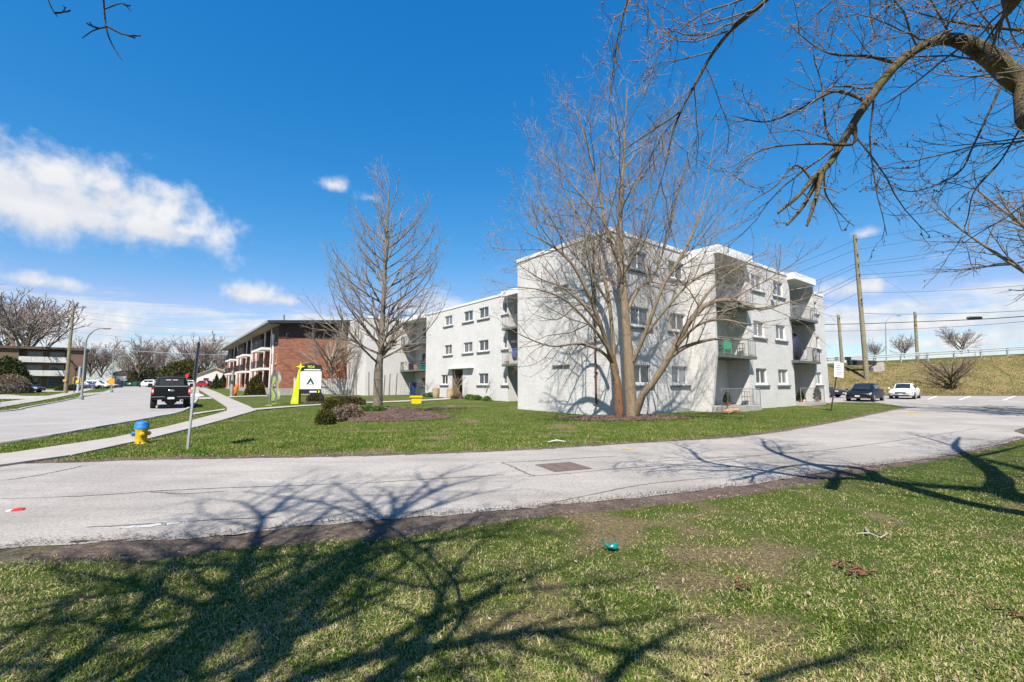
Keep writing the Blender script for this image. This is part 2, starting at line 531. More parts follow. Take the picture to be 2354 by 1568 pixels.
    # foliage: each leaf or blade its own tone
    def islands(name, stops, rough=0.7, trans=0.0, patch=0.0):
        m, N, b = principled(name)
        g = N.new('ShaderNodeNewGeometry')
        f = g.outputs['Random Per Island']
        if patch:
            p1 = N.noise(g.outputs['Position'], 1.1, 5.0, 0.7, 0.6)
            p2 = N.noise(g.outputs['Position'], 5.5, 4.0, 0.7, 0.4)
            pn = N.math('ADD', N.math('MULTIPLY', p1, 0.6), N.math('MULTIPLY', p2, 0.4))
            pn = N.math('MULTIPLY', N.math('SUBTRACT', pn, 0.5), 3.4)
            f = N.math('ADD', N.math('ADD', N.math('MULTIPLY', N.math('SUBTRACT', f, 0.5), 1.0 - 0.45 * patch), 0.5), N.math('MULTIPLY', pn, patch), clamp=True)
        c = N.ramp(f, stops)
        c = N.mix(1.0, c, N.ramp(N.noise(g.outputs['Position'], 0.8, 5.0, 0.65), [(0.3, (0.66, 0.72, 0.66)), (0.7, (1.32, 1.2, 1.28))]), 'MULTIPLY')
        N.l.new(c, b.inputs['Base Color'])
        b.inputs['Roughness'].default_value = rough
        b.inputs['Specular IOR Level'].default_value = 0.2
        if trans:
            tr = N.new('ShaderNodeBsdfTranslucent')
            N.l.new(c, tr.inputs['Color'])
            mx = N.new('ShaderNodeMixShader')
            mx.inputs[0].default_value = trans
            out = N.n['Material Output']
            N.l.new(b.outputs[0], mx.inputs[1])
            N.l.new(tr.outputs[0], mx.inputs[2])
            N.l.new(mx.outputs[0], out.inputs['Surface'])
    islands('grass_blades', [(0.0, (0.05, 0.10, 0.010)), (0.25, (0.125, 0.205, 0.026)), (0.45, (0.25, 0.32, 0.06)), (0.58, (0.43, 0.42, 0.16)), (0.76, (0.64, 0.54, 0.31)), (0.9, (0.50, 0.39, 0.23)), (1.0, (0.22, 0.155, 0.10))], 0.7, 0.25, 0.62)
    islands('grass_far', [(0.0, (0.035, 0.11, 0.004)), (0.4, (0.10, 0.21, 0.014)), (0.60, (0.20, 0.29, 0.038)), (0.74, (0.36, 0.32, 0.12)), (0.9, (0.48, 0.38, 0.20)), (1.0, (0.26, 0.18, 0.11))], 0.7, 0.25, 0.55)
    islands('slope_tufts', [(0.0, (0.10, 0.13, 0.03)), (0.45, (0.20, 0.20, 0.06)), (0.6, (0.33, 0.27, 0.12)), (1.0, (0.48, 0.38, 0.21))], 0.8, 0.2, 0.5)
    islands('litter', [(0.0, (0.10, 0.065, 0.045)), (0.5, (0.20, 0.14, 0.10)), (0.9, (0.32, 0.25, 0.19)), (1.0, (0.48, 0.43, 0.37))], 0.9)
    islands('crumbs', [(0.0, (0.06, 0.045, 0.035)), (0.6, (0.14, 0.108, 0.085)), (1.0, (0.25, 0.20, 0.16))], 0.9)
    islands('chips', [(0.0, (0.06, 0.035, 0.026)), (0.6, (0.17, 0.105, 0.08)), (1.0, (0.34, 0.24, 0.19))], 0.9)
    islands('yew', [(0.0, (0.022, 0.032, 0.006)), (0.55, (0.075, 0.085, 0.014)), (0.85, (0.15, 0.15, 0.03)), (1.0, (0.20, 0.13, 0.05))], 0.7, 0.2)
    islands('juniper', [(0.0, (0.022, 0.032, 0.008)), (0.35, (0.06, 0.075, 0.014)), (0.6, (0.12, 0.125, 0.03)), (0.66, (0.10, 0.06, 0.045)), (1.0, (0.22, 0.14, 0.105))], 0.7, 0.2)
    islands('dry_shrub', [(0.0, (0.10, 0.075, 0.05)), (0.6, (0.25, 0.195, 0.135)), (1.0, (0.44, 0.36, 0.26))], 0.8, 0.2)
    islands('garden_green', [(0.0, (0.04, 0.11, 0.02)), (0.6, (0.11, 0.22, 0.04)), (1.0, (0.26, 0.36, 0.12))], 0.6, 0.25)
    islands('conifer', [(0.0, (0.018, 0.032, 0.012)), (0.6, (0.05, 0.075, 0.02)), (1.0, (0.10, 0.11, 0.03))], 0.7, 0.2)
    islands('olive_tree', [(0.0, (0.04, 0.045, 0.012)), (0.6, (0.10, 0.10, 0.028)), (1.0, (0.17, 0.15, 0.05))], 0.7, 0.2)
    # bark
    def bark(name, c1, c2, moss=None, scale=9.0):
        m, N, b = principled(name)
        tc = N.new('ShaderNodeTexCoord')
        mp = N.new('ShaderNodeMapping')
        mp.inputs['Scale'].default_value = (1.0, 1.0, 0.3)
        N.l.new(tc.outputs['Object'], mp.inputs['Vector'])
        n = N.noise(mp.outputs[0], scale, 6.0, 0.7, 0.3)
        n2 = N.noise(mp.outputs[0], scale * 3.5, 5.0, 0.7)
        c = N.ramp(N.math('ADD', N.math('MULTIPLY', n, 0.5), N.math('MULTIPLY', n2, 0.5)), [(0.36, c1), (0.64, c2)])
        if moss:
            c = N.mix(N.math('MULTIPLY', N.smooth(N.noise(tc.outputs['Object'], 2.2, 4.0), 0.48, 0.66), 0.75), c, moss)
        N.l.new(c, b.inputs['Base Color'])
        b.inputs['Roughness'].default_value = 0.9
        b.inputs['Specular IOR Level'].default_value = 0.2
        bump(N, b, N.math('ADD', n, n2), 0.9, 0.03)
    bark('bark_pale', (0.15, 0.118, 0.09), (0.42, 0.35, 0.275))
    bark('bark_tan', (0.13, 0.095, 0.065), (0.36, 0.275, 0.185), (0.24, 0.20, 0.11))
    bark('bark_rust', (0.06, 0.032, 0.02), (0.30, 0.165, 0.09))
    bark('bark_grey', (0.10, 0.082, 0.064), (0.29, 0.24, 0.18))
    bark('bark_dark', (0.04, 0.032, 0.022), (0.145, 0.115, 0.07), (0.145, 0.13, 0.045))
    bark('bark_mossy', (0.032, 0.025, 0.016), (0.23, 0.185, 0.11), (0.16, 0.135, 0.04), 14.0)
    flat('twig_mauve', (0.26, 0.205, 0.19), 0.9, 0.2, 1.0)
    flat('twig_grey', (0.27, 0.22, 0.185), 0.9, 0.2, 1.0)
    flat('twig_tan', (0.38, 0.315, 0.285), 0.9, 0.2, 1.0)
    flat('twig_dark', (0.12, 0.085, 0.075), 0.9, 0.2, 1.0)


make_materials()
ALBEDO = 0.77
for _m in MAT.values():
    _N = Nodes(_m.node_tree)
    for _b in [n for n in _N.n if n.type in ('BSDF_PRINCIPLED', 'BSDF_TRANSLUCENT')]:
        _s = _b.inputs['Base Color'] if _b.type == 'BSDF_PRINCIPLED' else _b.inputs['Color']
        if _s.links:
            _src = _s.links[0].from_socket
            _N.l.new(_N.mix(1.0, _src, (ALBEDO,) * 3, 'MULTIPLY'), _s)


# ------------------------------------------------------------------ mesh helpers
def tag(o, label=None, cat=None, group=None, kind=None):
    if label:
        o['label'] = label
    if cat:
        o['category'] = cat
    if group:
        o['group'] = group
    if kind:
        o['kind'] = kind
    return o


def link(name, me, parent=None, loc=(0, 0, 0), rz=0.0):
    o = bpy.data.objects.new(name, me)
    COL.objects.link(o)
    if parent is not None:
        o.parent = parent
    o.location = loc
    o.rotation_euler = (0, 0, rz)
    return o


def empty(name, loc, rz=0.0, label=None, cat=None, group=None):
    o = link(name, None, None, loc, rz)
    o.empty_display_size = 0.2
    return tag(o, label, cat, group)


class MB:
    """collects faces, then becomes one mesh"""
    def __init__(self):
        self.v = []
        self.f = []

    def quad(self, a, b, c, d):
        i = len(self.v)
        self.v += [tuple(a), tuple(b), tuple(c), tuple(d)]
        self.f.append((i, i + 1, i + 2, i + 3))
        return self

    def poly(self, pts):
        i = len(self.v)
        self.v += [tuple(p) for p in pts]
        self.f.append(tuple(range(i, i + len(pts))))
        return self

    def box(self, x0, x1, y0, y1, z0, z1):
        i = len(self.v)
        self.v += [(x0, y0, z0), (x1, y0, z0), (x1, y1, z0), (x0, y1, z0), (x0, y0, z1), (x1, y0, z1), (x1, y1, z1), (x0, y1, z1)]
        for q in ((0, 3, 2, 1), (4, 5, 6, 7), (0, 1, 5, 4), (1, 2, 6, 5), (2, 3, 7, 6), (3, 0, 4, 7)):
            self.f.append(tuple(i + k for k in q))
        return self

    def prism(self, pts, axis, a, b):
        """pts: 2D outline, pushed along axis ('x','y','z') from a to b"""
        def P(p, w):
            if axis == 'x':
                return (w, p[0], p[1])
            if axis == 'y':
                return (p[0], w, p[1])
            return (p[0], p[1], w)
        n = len(pts)
        i = len(self.v)
        self.v += [P(p, a) for p in pts] + [P(p, b) for p in pts]
        self.f.append(tuple(i + k for k in range(n))[::-1])
        self.f.append(tuple(i + n + k for k in range(n)))
        for k in range(n):
            self.f.append((i + k, i + (k + 1) % n, i + n + (k + 1) % n, i + n + k))
        return self

    def lathe(self, prof, n=16, c=(0, 0, 0), axis='z'):
        i = len(self.v)
        for (r, h) in prof:
            for k in range(n):
                a = 2 * math.pi * k / n
                p = (r * math.cos(a), r * math.sin(a), h)
                if axis == 'x':
                    p = (h, p[0], p[1])
                elif axis == 'y':
                    p = (p[0], h, p[1])
                self.v.append((p[0] + c[0], p[1] + c[1], p[2] + c[2]))
        for j in range(len(prof) - 1):
            for k in range(n):
                a, b = i + j * n + k, i + j * n + (k + 1) % n
                self.f.append((a, b, b + n, a + n))
        self.f.append(tuple(i + k for k in range(n))[::-1])
        m = i + (len(prof) - 1) * n
        self.f.append(tuple(m + k for k in range(n)))
        return self

    def tube(self, pts, rad, n=6):
        pts = [Vector(p) for p in pts]
        rad = rad if hasattr(rad, '__len__') else [rad] * len(pts)
        i = len(self.v)
        t0 = (pts[-1] - pts[0]).normalized()
        ref = Vector((0, 0, 1)) if abs(t0.z) < 0.9 else Vector((1, 0, 0))
        for j, p in enumerate(pts):
            t = (pts[min(j + 1, len(pts) - 1)] - pts[max(j - 1, 0)]).normalized()
            u = t.cross(ref).normalized()
            w = u.cross(t)
            for k in range(n):
                a = 2 * math.pi * k / n
                self.v.append(tuple(p + (u * math.cos(a) + w * math.sin(a)) * rad[j]))
        for j in range(len(pts) - 1):
            for k in range(n):
                a, b = i + j * n + k, i + j * n + (k + 1) % n
                self.f.append((a, b, b + n, a + n))
        self.f.append(tuple(i + k for k in range(n))[::-1])
        m = i + (len(pts) - 1) * n
        self.f.append(tuple(m + k for k in range(n)))
        return self

    def blob(self, c, r, n=10, m=7, rough=0.0, seed=0):
        rg = random.Random(seed)
        i = len(self.v)
        for a in range(m + 1):
            th = math.pi * a / m
            for b in range(n):
                ph = 2 * math.pi * b / n
                k = 1 + rough * (rg.random() - 0.5) * 2
                self.v.append((c[0] + r[0] * math.sin(th) * math.cos(ph) * k, c[1] + r[1] * math.sin(th) * math.sin(ph) * k, c[2] + r[2] * math.cos(th) * k))
        for a in range(m):
            for b in range(n):
                p, q = i + a * n + b, i + a * n + (b + 1) % n
                self.f.append((p, p + n, q + n, q))
        return self

    def mesh(self, name, mat, smooth=None):
        me = bpy.data.meshes.new(name)
        me.from_pydata(self.v, [], self.f)
        me.materials.append(MAT[mat])
        if smooth is not None:
            me.polygons.foreach_set('use_smooth', [True] * len(me.polygons))
            me.set_sharp_from_angle(angle=math.radians(smooth))
        me.update()
        return me

    def build(self, name, mat, parent=None, smooth=None, loc=(0, 0, 0), rz=0.0):
        return link(name, self.mesh(name, mat, smooth), parent, loc, rz)


def mesh_np(name, V, F, mat, smooth=False):
    """V (n,3), F (m,k) numpy"""
    me = bpy.data.meshes.new(name)
    V = np.ascontiguousarray(V, dtype=np.float32)
    F = np.ascontiguousarray(F, dtype=np.int32)
    me.vertices.add(len(V))
    me.vertices.foreach_set('co', V.ravel())
    me.loops.add(F.size)
    me.loops.foreach_set('vertex_index', F.ravel())
    me.polygons.add(len(F))
    k = F.shape[1]
    me.polygons.foreach_set('loop_start', np.arange(0, F.size, k, dtype=np.int32))
    if smooth:
        me.polygons.foreach_set('use_smooth', np.ones(len(F), dtype=bool))
    me.materials.append(MAT[mat])
    me.update(calc_edges=True)
    return me


def copy_tree(o, parent=None):
    c = o.copy()
    COL.objects.link(c)
    c.parent = parent
    for ch in [k for k in bpy.data.objects if k.parent == o]:
        copy_tree(ch, c)
    return c


def text_mesh(body, size, depth):
    cu = bpy.data.curves.new("lettering", 'FONT')
    cu.body = body
    cu.size = size
    cu.extrude = depth
    cu.align_x = 'CENTER'
    cu.align_y = 'CENTER'
    o = bpy.data.objects.new("lettering", cu)
    me = bpy.data.meshes.new_from_object(o)
    bpy.data.objects.remove(o)
    return me

# ------------------------------------------------------------------ ground
def grid_axis(lo, hi, knots):
    """coordinates that are dense near the middle"""
    out = [lo]
    while out[-1] < hi:
        v = out[-1]
        step = 1.0
        for (a, b, s) in knots:
            if a <= v < b:
                step = s
        out.append(v + step)
    return np.array(out)


def vnoise(x, y, s, seed):
    rg = np.random.default_rng(seed)
    tab = rg.random((64, 64))
    u, w = x * s, y * s
    i, j = np.floor(u).astype(int), np.floor(w).astype(int)
    fu, fw = u - i, w - j
    fu, fw = fu * fu * (3 - 2 * fu), fw * fw * (3 - 2 * fw)
    g = lambda a, b: tab[a % 64, b % 64]
    return (g(i, j) * (1 - fu) + g(i + 1, j) * fu) * (1 - fw) + (g(i, j + 1) * (1 - fu) + g(i + 1, j + 1) * fu) * fw


def bareness(x, y):
    """0 where grass is thick, 1 where the soil shows"""
    near = vnoise(x, y, 0.9, 1) * 0.55 + vnoise(x, y, 3.1, 2) * 0.45
    near = near + 0.13 * np.exp(-((x - 0.95 - 0.30 * (5.2 - y)) / 0.34) ** 2) * (y < 6.2) + 0.03 * np.exp(-((x - 0.2) / 1.3) ** 2 - ((y - 3.2) / 1.2) ** 2)
    near = near - 0.10 * (x < -1.2) - 0.06 * (x > 3.2)
    far = vnoise(x, y, 0.5, 3) * 0.6 + vnoise(x, y, 1.9, 4) * 0.4
    return np.where(y < 9.0, np.clip((near - 0.50) * 2.6, 0, 0.75), np.clip((far - 0.54) * 2.6, 0, 0.8))


def curve(pts):
    """world xy of ground points given on the picture plane or as ('w', x, y)"""
    out = []
    for p in pts:
        if p[0] == 'w':
            out.append((p[1], p[2]))
        else:
            q = at(*p)
            out.append((q.x, q.y))
    return np.array(out)


def resample(c, n, smooth=True):
    c = np.asarray(c, float)
    d = np.r_[0, np.cumsum(np.hypot(*np.diff(c, axis=0).T))]
    s = np.linspace(0, d[-1], n)
    if not smooth:
        return np.stack([np.interp(s, d, c[:, k]) for k in range(c.shape[1])], -1)
    # catmull-rom through the points
    out = []
    m = len(c)
    for v in s:
        k = int(np.clip(np.searchsorted(d, v) - 1, 0, m - 2))
        t = (v - d[k]) / max(d[k + 1] - d[k], 1e-9)
        p0, p1, p2, p3 = c[max(k - 1, 0)], c[k], c[k + 1], c[min(k + 2, m - 1)]
        out.append(0.5 * ((2 * p1) + (-p0 + p2) * t + (2 * p0 - 5 * p1 + 4 * p2 - p3) * t * t + (-p0 + 3 * p1 - 3 * p2 + p3) * t ** 3))
    return np.array(out)


NEAR_EDGE = curve([('w', -16.0, 3.6), ('w', -9.0, 3.9), (0, 1261), (271, 1246), (474, 1236), (674, 1212), (911, 1193), (1148, 1175), (1471, 1144), (1734, 1113), (1940, 1079), (2184, 1046), (2354, 1006), ('w', 19.5, 17.2), ('w', 34.0, 22.0)])
GRASS_EDGE = curve([('w', -16.0, 3.3), ('w', -9.0, 3.55), (0, 1299), (338, 1288), (508, 1266), (797, 1244), (911, 1236), (1148, 1201), (1471, 1167), (1734, 1136), (1959, 1092), (2184, 1053), (2354, 1012), ('w', 19.6, 16.9), ('w', 34.0, 21.6)])
FAR_EDGE = curve([('w', -16.0, 9.8), ('w', -12.6, 9.6), (71, 1066), (338, 1058), (797, 1050), (1148, 1038), (1471, 1019), (1734, 1001), (1921, 971), (2033, 948), (2110, 937)])
LAWN_BACK = curve([(2110, 937), (2040, 927), (1950, 925), (1906, 926)])

def strip_dirt(x, y):
    """trampled soil along both edges of the driveway"""
    e1, e2, e3 = resample(NEAR_EDGE, 500), resample(GRASS_EDGE, 500), resample(FAR_EDGE, 500)
    yn, yg, yf = np.interp(x, e1[:, 0], e1[:, 1]), np.interp(x, e2[:, 0], e2[:, 1]), np.interp(x, e3[:, 0], e3[:, 1])
    w = 0.10 + 0.10 * vnoise(x, y, 1.7, 6)
    near = sstep(0.0, 1.0, (y - yg + w) / (2 * w)) * (y < yn + 0.3) * np.clip(0.45 + 0.75 * vnoise(x, y, 1.1, 15) + 0.25 * vnoise(x, y, 4.0, 16), 0, 1)
    wf = 0.40 + 0.75 * vnoise(x, y, 0.8, 7)
    far = sstep(1.0, 0.0, (y - yf) / wf) * (y > yf - 0.4) * (x < 27) * (x > -10.2)
    return np.maximum(near, far)


def under_drive(x, y):
    e1, e3 = resample(NEAR_EDGE, 500), resample(FAR_EDGE, 500)
    yn, yf = np.interp(x, e1[:, 0], e1[:, 1]), np.interp(x, e3[:, 0], e3[:, 1])
    return sstep(0.05, 0.3, y - yn) * sstep(0.05, 0.3, yf - y) * (x > -16) * (x < 27)


def build_ground():
    xs = grid_axis(-400, 400, [(-400, -80, 16), (-80, -30, 3), (-30, -7, 0.6), (-7, 18, 0.16), (18, 30, 0.6), (30, 90, 1.0), (90, 400, 16)])
    ys = grid_axis(-60, 900, [(-60, -5, 5), (-5, 1.5, 0.5), (1.5, 13, 0.12), (13, 32, 0.3), (32, 80, 1.0), (80, 140, 4), (140, 900, 30)])
    X, Y = np.meshgrid(xs, ys)
    Z = T(X, Y)
    rg = np.random.default_rng(3)
    near = (np.abs(X - 4) < 30) & (Y < 40)
    Z = Z + np.where(near, rg.normal(0, 0.006, Z.shape), 0)
    Z = Z - 0.045 * under_drive(X, Y)
    V = np.stack([X, Y, Z], -1).reshape(-1, 3)
    ny, nx = X.shape
    i = np.arange(ny * nx).reshape(ny, nx)
    F = np.stack([i[:-1, :-1], i[:-1, 1:], i[1:, 1:], i[1:, :-1]], -1).reshape(-1, 4)
    me = mesh_np('ground', V, F, 'lawn', True)
    at_ = me.attributes.new('bare', 'FLOAT', 'POINT')
    at_.data.foreach_set('value', bareness(V[:, 0], V[:, 1]).astype(np.float32))
    at_ = me.attributes.new('dirt', 'FLOAT', 'POINT')
    at_.data.foreach_set('value', strip_dirt(V[:, 0], V[:, 1]).astype(np.float32))
    o = link('ground', me)
    tag(o, kind='structure')
    # embankment sheet: dry slope grass, 6 cm over the ground sheet
    xs = np.arange(37.5, 110, 1.0)
    ys = np.arange(50.3, 66.0, 0.6)
    X, Y = np.meshgrid(xs, ys)
    Z = T(X, Y) + 0.05 + np.random.default_rng(5).normal(0, 0.035, X.shape) * ((Y > 51))
    V = np.stack([X, Y, Z], -1).reshape(-1, 3)
    ny, nx = X.shape
    i = np.arange(ny * nx).reshape(ny, nx)
    F = np.stack([i[:-1, :-1], i[:-1, 1:], i[1:, 1:], i[1:, :-1]], -1).reshape(-1, 4)
    tag(link('embankment', mesh_np('embankment', V, F, 'slope_grass', True)), kind='structure')


build_ground()


def ribbon(name, A, B, mat, lift, n=80, m=8, kind='structure', ragged=0.0, seed=1, parent=None):
    """sheet between two edge curves, lying on the ground"""
    A = resample(A, n)
    B = resample(B, n)
    rg = np.random.default_rng(seed)
    if ragged:
        k = np.convolve(rg.normal(0, 1, n + 8), np.ones(3) / 3, 'same')[4:4 + n]
        dirn = (B - A) / np.maximum(np.linalg.norm(B - A, axis=1, keepdims=True), 1e-6)
        A = A + dirn * (k * ragged)[:, None]
        k = np.convolve(rg.normal(0, 1, n + 8), np.ones(3) / 3, 'same')[4:4 + n]
        B = B + dirn * (k * ragged)[:, None]
    w = np.linspace(0, 1, m)[None, :, None]
    P = A[:, None, :] * (1 - w) + B[:, None, :] * w
    Z = T(P[..., 0], P[..., 1]) + lift
    V = np.concatenate([P, Z[..., None]], -1).reshape(-1, 3)
    i = np.arange(n * m).reshape(n, m)
    F = np.stack([i[:-1, :-1], i[1:, :-1], i[1:, 1:], i[:-1, 1:]], -1).reshape(-1, 4)
    # faces up
    a, b, c = V[F[0, 0]], V[F[0, 1]], V[F[0, 2]]
    if np.cross(b - a, c - a)[2] < 0:
        F = F[:, ::-1]
    o = link(name, mesh_np(name, V, F, mat, True), parent)
    if kind:
        tag(o, kind=kind)
    return o


far_full = np.concatenate([FAR_EDGE, np.array([[36.0, 31.0]])])
ribbon('driveway', NEAR_EDGE, far_full, 'driveway', 0.004, 700, 14, ragged=0.035, seed=14)
# parking lot behind the lawn, right of the building
lot_a = np.vstack([[[23.6, 32.6]], LAWN_BACK[::-1], [[36.0, 31.0], [70.0, 30.0], [110.0, 30.0]]])
lot_b = np.array([[26.0, 52.5], [34.0, 51.9], [44.0, 51.4], [75.0, 51.0], [110.0, 51.0]])
ribbon('parking_lot', lot_a, lot_b, 'driveway', 0.012, 90, 24)

# street
ST_R = curve([('w', -13.2, -30.0), ('w', -13.2, 0.0), ('w', -13.5, 8.0), (0, 1021), (203, 987), (338, 963), (416, 946), (446, 925), (455, 905), (452, 888)])
ST_L = curve([('w', -22.5, -30.0), ('w', -22.8, 0.0), ('w', -25.2, 14.0), (0, 948), (70, 937), (164, 919), (235, 903), (266, 891), (282, 884)])
v = (ST_R[-1] - ST_R[-2]) / np.linalg.norm(ST_R[-1] - ST_R[-2])
ST_R = np.vstack([ST_R, ST_R[-1] + v * 40])
v = (ST_L[-1] - ST_L[-2]) / np.linalg.norm(ST_L[-1] - ST_L[-2])
ST_L = np.vstack([ST_L, ST_L[-1] + v * 25])
ribbon('street', ST_R, ST_L, 'street', 0.014, 110, 12)


def kerb(name, line, w, h, side, n=140):
    c = resample(line, n)
    d = np.gradient(c, axis=0)
    d /= np.linalg.norm(d, axis=1, keepdims=True)
    nrm = np.stack([d[:, 1], -d[:, 0]], -1) * side
    mb = MB()
    a, b = c, c + nrm * w
    za, zb = T(a[:, 0], a[:, 1]), T(b[:, 0], b[:, 1])
    V = []
    for i in range(n):
        V += [(a[i, 0], a[i, 1], za[i] - 0.05), (a[i, 0], a[i, 1], za[i] + h), (b[i, 0], b[i, 1], zb[i] + h), (b[i, 0], b[i, 1], zb[i] - 0.05)]
    F = []
    for i in range(n - 1):
        for k in range(3):
            p = i * 4 + k
            F.append((p, p + 1, p + 5, p + 4) if side > 0 else (p, p + 4, p + 5, p + 1))
    tag(link(name, mesh_np(name, np.array(V), np.array(F), 'concrete')), kind='structure')


kerb('kerb', ST_R[2:], 0.16, 0.075, 1)
kerb('kerb', ST_L[2:], 0.16, 0.075, -1)

# sidewalk: single slabs near, one sheet beyond
SW_L = curve([('w', -12.7, 7.6), (0, 1048), (160, 1024), (305, 1001), (410, 976), (508, 950), (523, 940), (497, 921), (470, 904), (452, 893), (447, 887)])
SW_R = curve([('w', -10.3, 7.0), (0, 1080), (190, 1045), (355, 1008), (480, 976), (576, 948), (582, 940), (530, 917), (496, 901), (470, 891), (462, 886)])
SWN = 46
wl, wr = resample(SW_L, SWN), resample(SW_R, SWN)
sidewalk = link('sidewalk', None)
tag(sidewalk, kind='structure')
for i in range(SWN - 1):
    p, q, r_, s_ = wl[i], wl[i + 1], wr[i + 1], wr[i]
    g = 0.012 / max(np.linalg.norm(q - p), 0.1)
    P = [p + (q - p) * g, q - (q - p) * g, r_ + (s_ - r_) * g, s_ - (s_ - r_) * g]
    dz = random.uniform(0.045, 0.055)
    mb = MB()
    top = [(a[0], a[1], tz(a[0], a[1]) + dz) for a in P]
    bot = [(a[0], a[1], tz(a[0], a[1]) - 0.05) for a in P]
    mb.poly(top[::-1])
    for k in range(4):
        mb.quad(top[k], top[(k + 1) % 4], bot[(k + 1) % 4], bot[k])
    mb.build('slab', 'concrete_light', sidewalk)
# walks on the property
walk_a = resample(curve([(578, 945), (660, 938), (749, 932), (840, 928), (920, 925), (985, 922), (1035, 919)]), 30)
walk_b = resample(curve([(578, 941), (660, 935), (749, 929.5), (840, 925.5), (920, 922), (985, 919), (1040, 914.5)]), 30)
ribbon('path', walk_a, walk_b, 'concrete_light', 0.05, 30, 3)
ribbon('path', curve([(520, 915), (570, 913), (615, 912)]), curve([(528, 911.5), (575, 910), (615, 909.5)]), 'concrete_light', 0.05, 12, 3)
ribbon('path', curve([(440, 956), (480, 949), (516, 944)]), curve([(446, 951), (485, 945.5), (518, 941)]), 'concrete_light', 0.05, 12, 3)
ribbon('path', curve([(438, 920), (462, 919), (488, 918)]), curve([(444, 915), (466, 914.5), (484, 914)]), 'concrete_light', 0.05, 12, 3)
# walks and drives over the road, left
LEFT_WALKS = []
LEFT_WALKS.append((curve([(0, 938), (70, 926), (140, 913), (200, 899), (240, 889)]), curve([(0, 926), (70, 917), (136, 906), (192, 895), (232, 887)])))
ribbon('path', *LEFT_WALKS[-1], 'concrete_light', 0.05, 40, 3)
LEFT_WALKS.append((curve([('w', -50, 40), (0, 918), (60, 918), (120, 915)]), curve([('w', -56, 44), (0, 908), (60, 911), (125, 910.5)])))
ribbon('path', *LEFT_WALKS[-1], 'concrete', 0.04, 20, 3)
LEFT_WALKS.append((curve([(70, 900), (120, 901), (170, 900)]), curve([(70, 896), (120, 897), (172, 897)])))
ribbon('path', *LEFT_WALKS[-1], 'concrete', 0.04, 20, 3)
LEFT_WALKS.append((curve([(190, 910), (240, 906), (262, 900)]), curve([(184, 905), (230, 902), (250, 897)])))
ribbon('path', *LEFT_WALKS[-1], 'concrete', 0.04, 20, 3)
ribbon('street', curve([(200, 884), (280, 884.5), (380, 885.5), (520, 885)]), curve([(200, 880.5), (280, 880.8), (380, 881), (520, 881)]), 'street', 0.03, 30, 4)

# ---- marks on the driveway: cracks, salt, worn paint
drv = [o for o in bpy.data.objects if o.name == 'driveway'][0]


def crack(pts, w, seed, mat='crack', name='crack', lift=0.009, n=60, jig=0.02):
    c = resample(curve(pts), n)
    rg = np.random.default_rng(seed)
    c = c + np.convolve(rg.normal(0, 1, 2 * n), np.ones(4) / 4, 'same')[:2 * n].reshape(n, 2) * jig
    d = np.gradient(c, axis=0)
    d /= np.maximum(np.linalg.norm(d, axis=1, keepdims=True), 1e-6)
    nr = np.stack([-d[:, 1], d[:, 0]], -1)
    wd = w * (0.5 + rg.random(n))[:, None] * np.sin(np.linspace(0.15, math.pi - 0.15, n))[:, None] ** 0.5
    a, b = c - nr * wd / 2, c + nr * wd / 2
    V = np.concatenate([np.c_[a, T(a[:, 0], a[:, 1]) + lift], np.c_[b, T(b[:, 0], b[:, 1]) + lift]])
    i = np.arange(n - 1)
    F = np.stack([i, i + 1, i + 1 + n, i + n], -1)
    x, y, z = V[F[0, 0]], V[F[0, 1]], V[F[0, 2]]
    if np.cross(y - x, z - x)[2] < 0:
        F = F[:, ::-1]
    link(name, mesh_np(name, V, F, mat), drv)


crack([(0, 1148), (120, 1144), (250, 1138), (340, 1131), (480, 1124), (650, 1118), (830, 1112)], 0.028, 1)
crack([(830, 1112), (960, 1104), (1100, 1096), (1160, 1092)], 0.03, 2)
crack([(1152, 1064), (1180, 1074), (1208, 1088), (1230, 1096)], 0.045, 3)
crack([(1152, 1064), (1240, 1060), (1330, 1054), (1420, 1049)], 0.035, 4)
crack([(1215, 1096), (1320, 1088), (1420, 1078), (1600, 1065), (1760, 1046)], 0.03, 5)
crack([(0, 1106), (60, 1098), (130, 1085), (200, 1070)], 0.04, 6)
crack([(200, 1213), (330, 1206), (500, 1196), (640, 1190)], 0.03, 7)
crack([(1230, 1165), (1350, 1140), (1480, 1115), (1640, 1098)], 0.025, 8)
crack([(1500, 1062), (1700, 1050), (1900, 1035), (2100, 1008), (2250, 985)], 0.03, 9)
crack([(340, 1131), (420, 1136), (520, 1130)], 0.025, 10)
crack([(1950, 940), (2100, 944), (2250, 948), (2354, 951)], 0.35, 12, jig=0.08)
crack([(2080, 934), (2200, 937), (2354, 939)], 0.22, 13, jig=0.08)
for i, (pp, w) in enumerate([([(270, 1216), (360, 1208), (470, 1196)], 0.10), ([(700, 1200), (790, 1195), (860, 1190)], 0.06), ([(1080, 1178), (1120, 1171), (1170, 1166)], 0.07)]):
    crack(pp, w, 30 + i, 'salt', 'salt_stain', 0.0085, 40, 0.03)
for i, (pp, w) in enumerate([([(1430, 1034), (1440, 1033), (1458, 1031)], 0.10), ([(1780, 1076), (1800, 1074), (1838, 1071)], 0.09), ([(1795, 1082), (1815, 1080), (1835, 1079)], 0.07), ([(2085, 954), (2100, 953), (2115, 952)], 0.25)]):
    crack(pp, w, 50 + i, 'paint_yellow_line', 'paint_mark', 0.0095, 12, 0.012)
lot = bpy.data.objects['parking_lot']
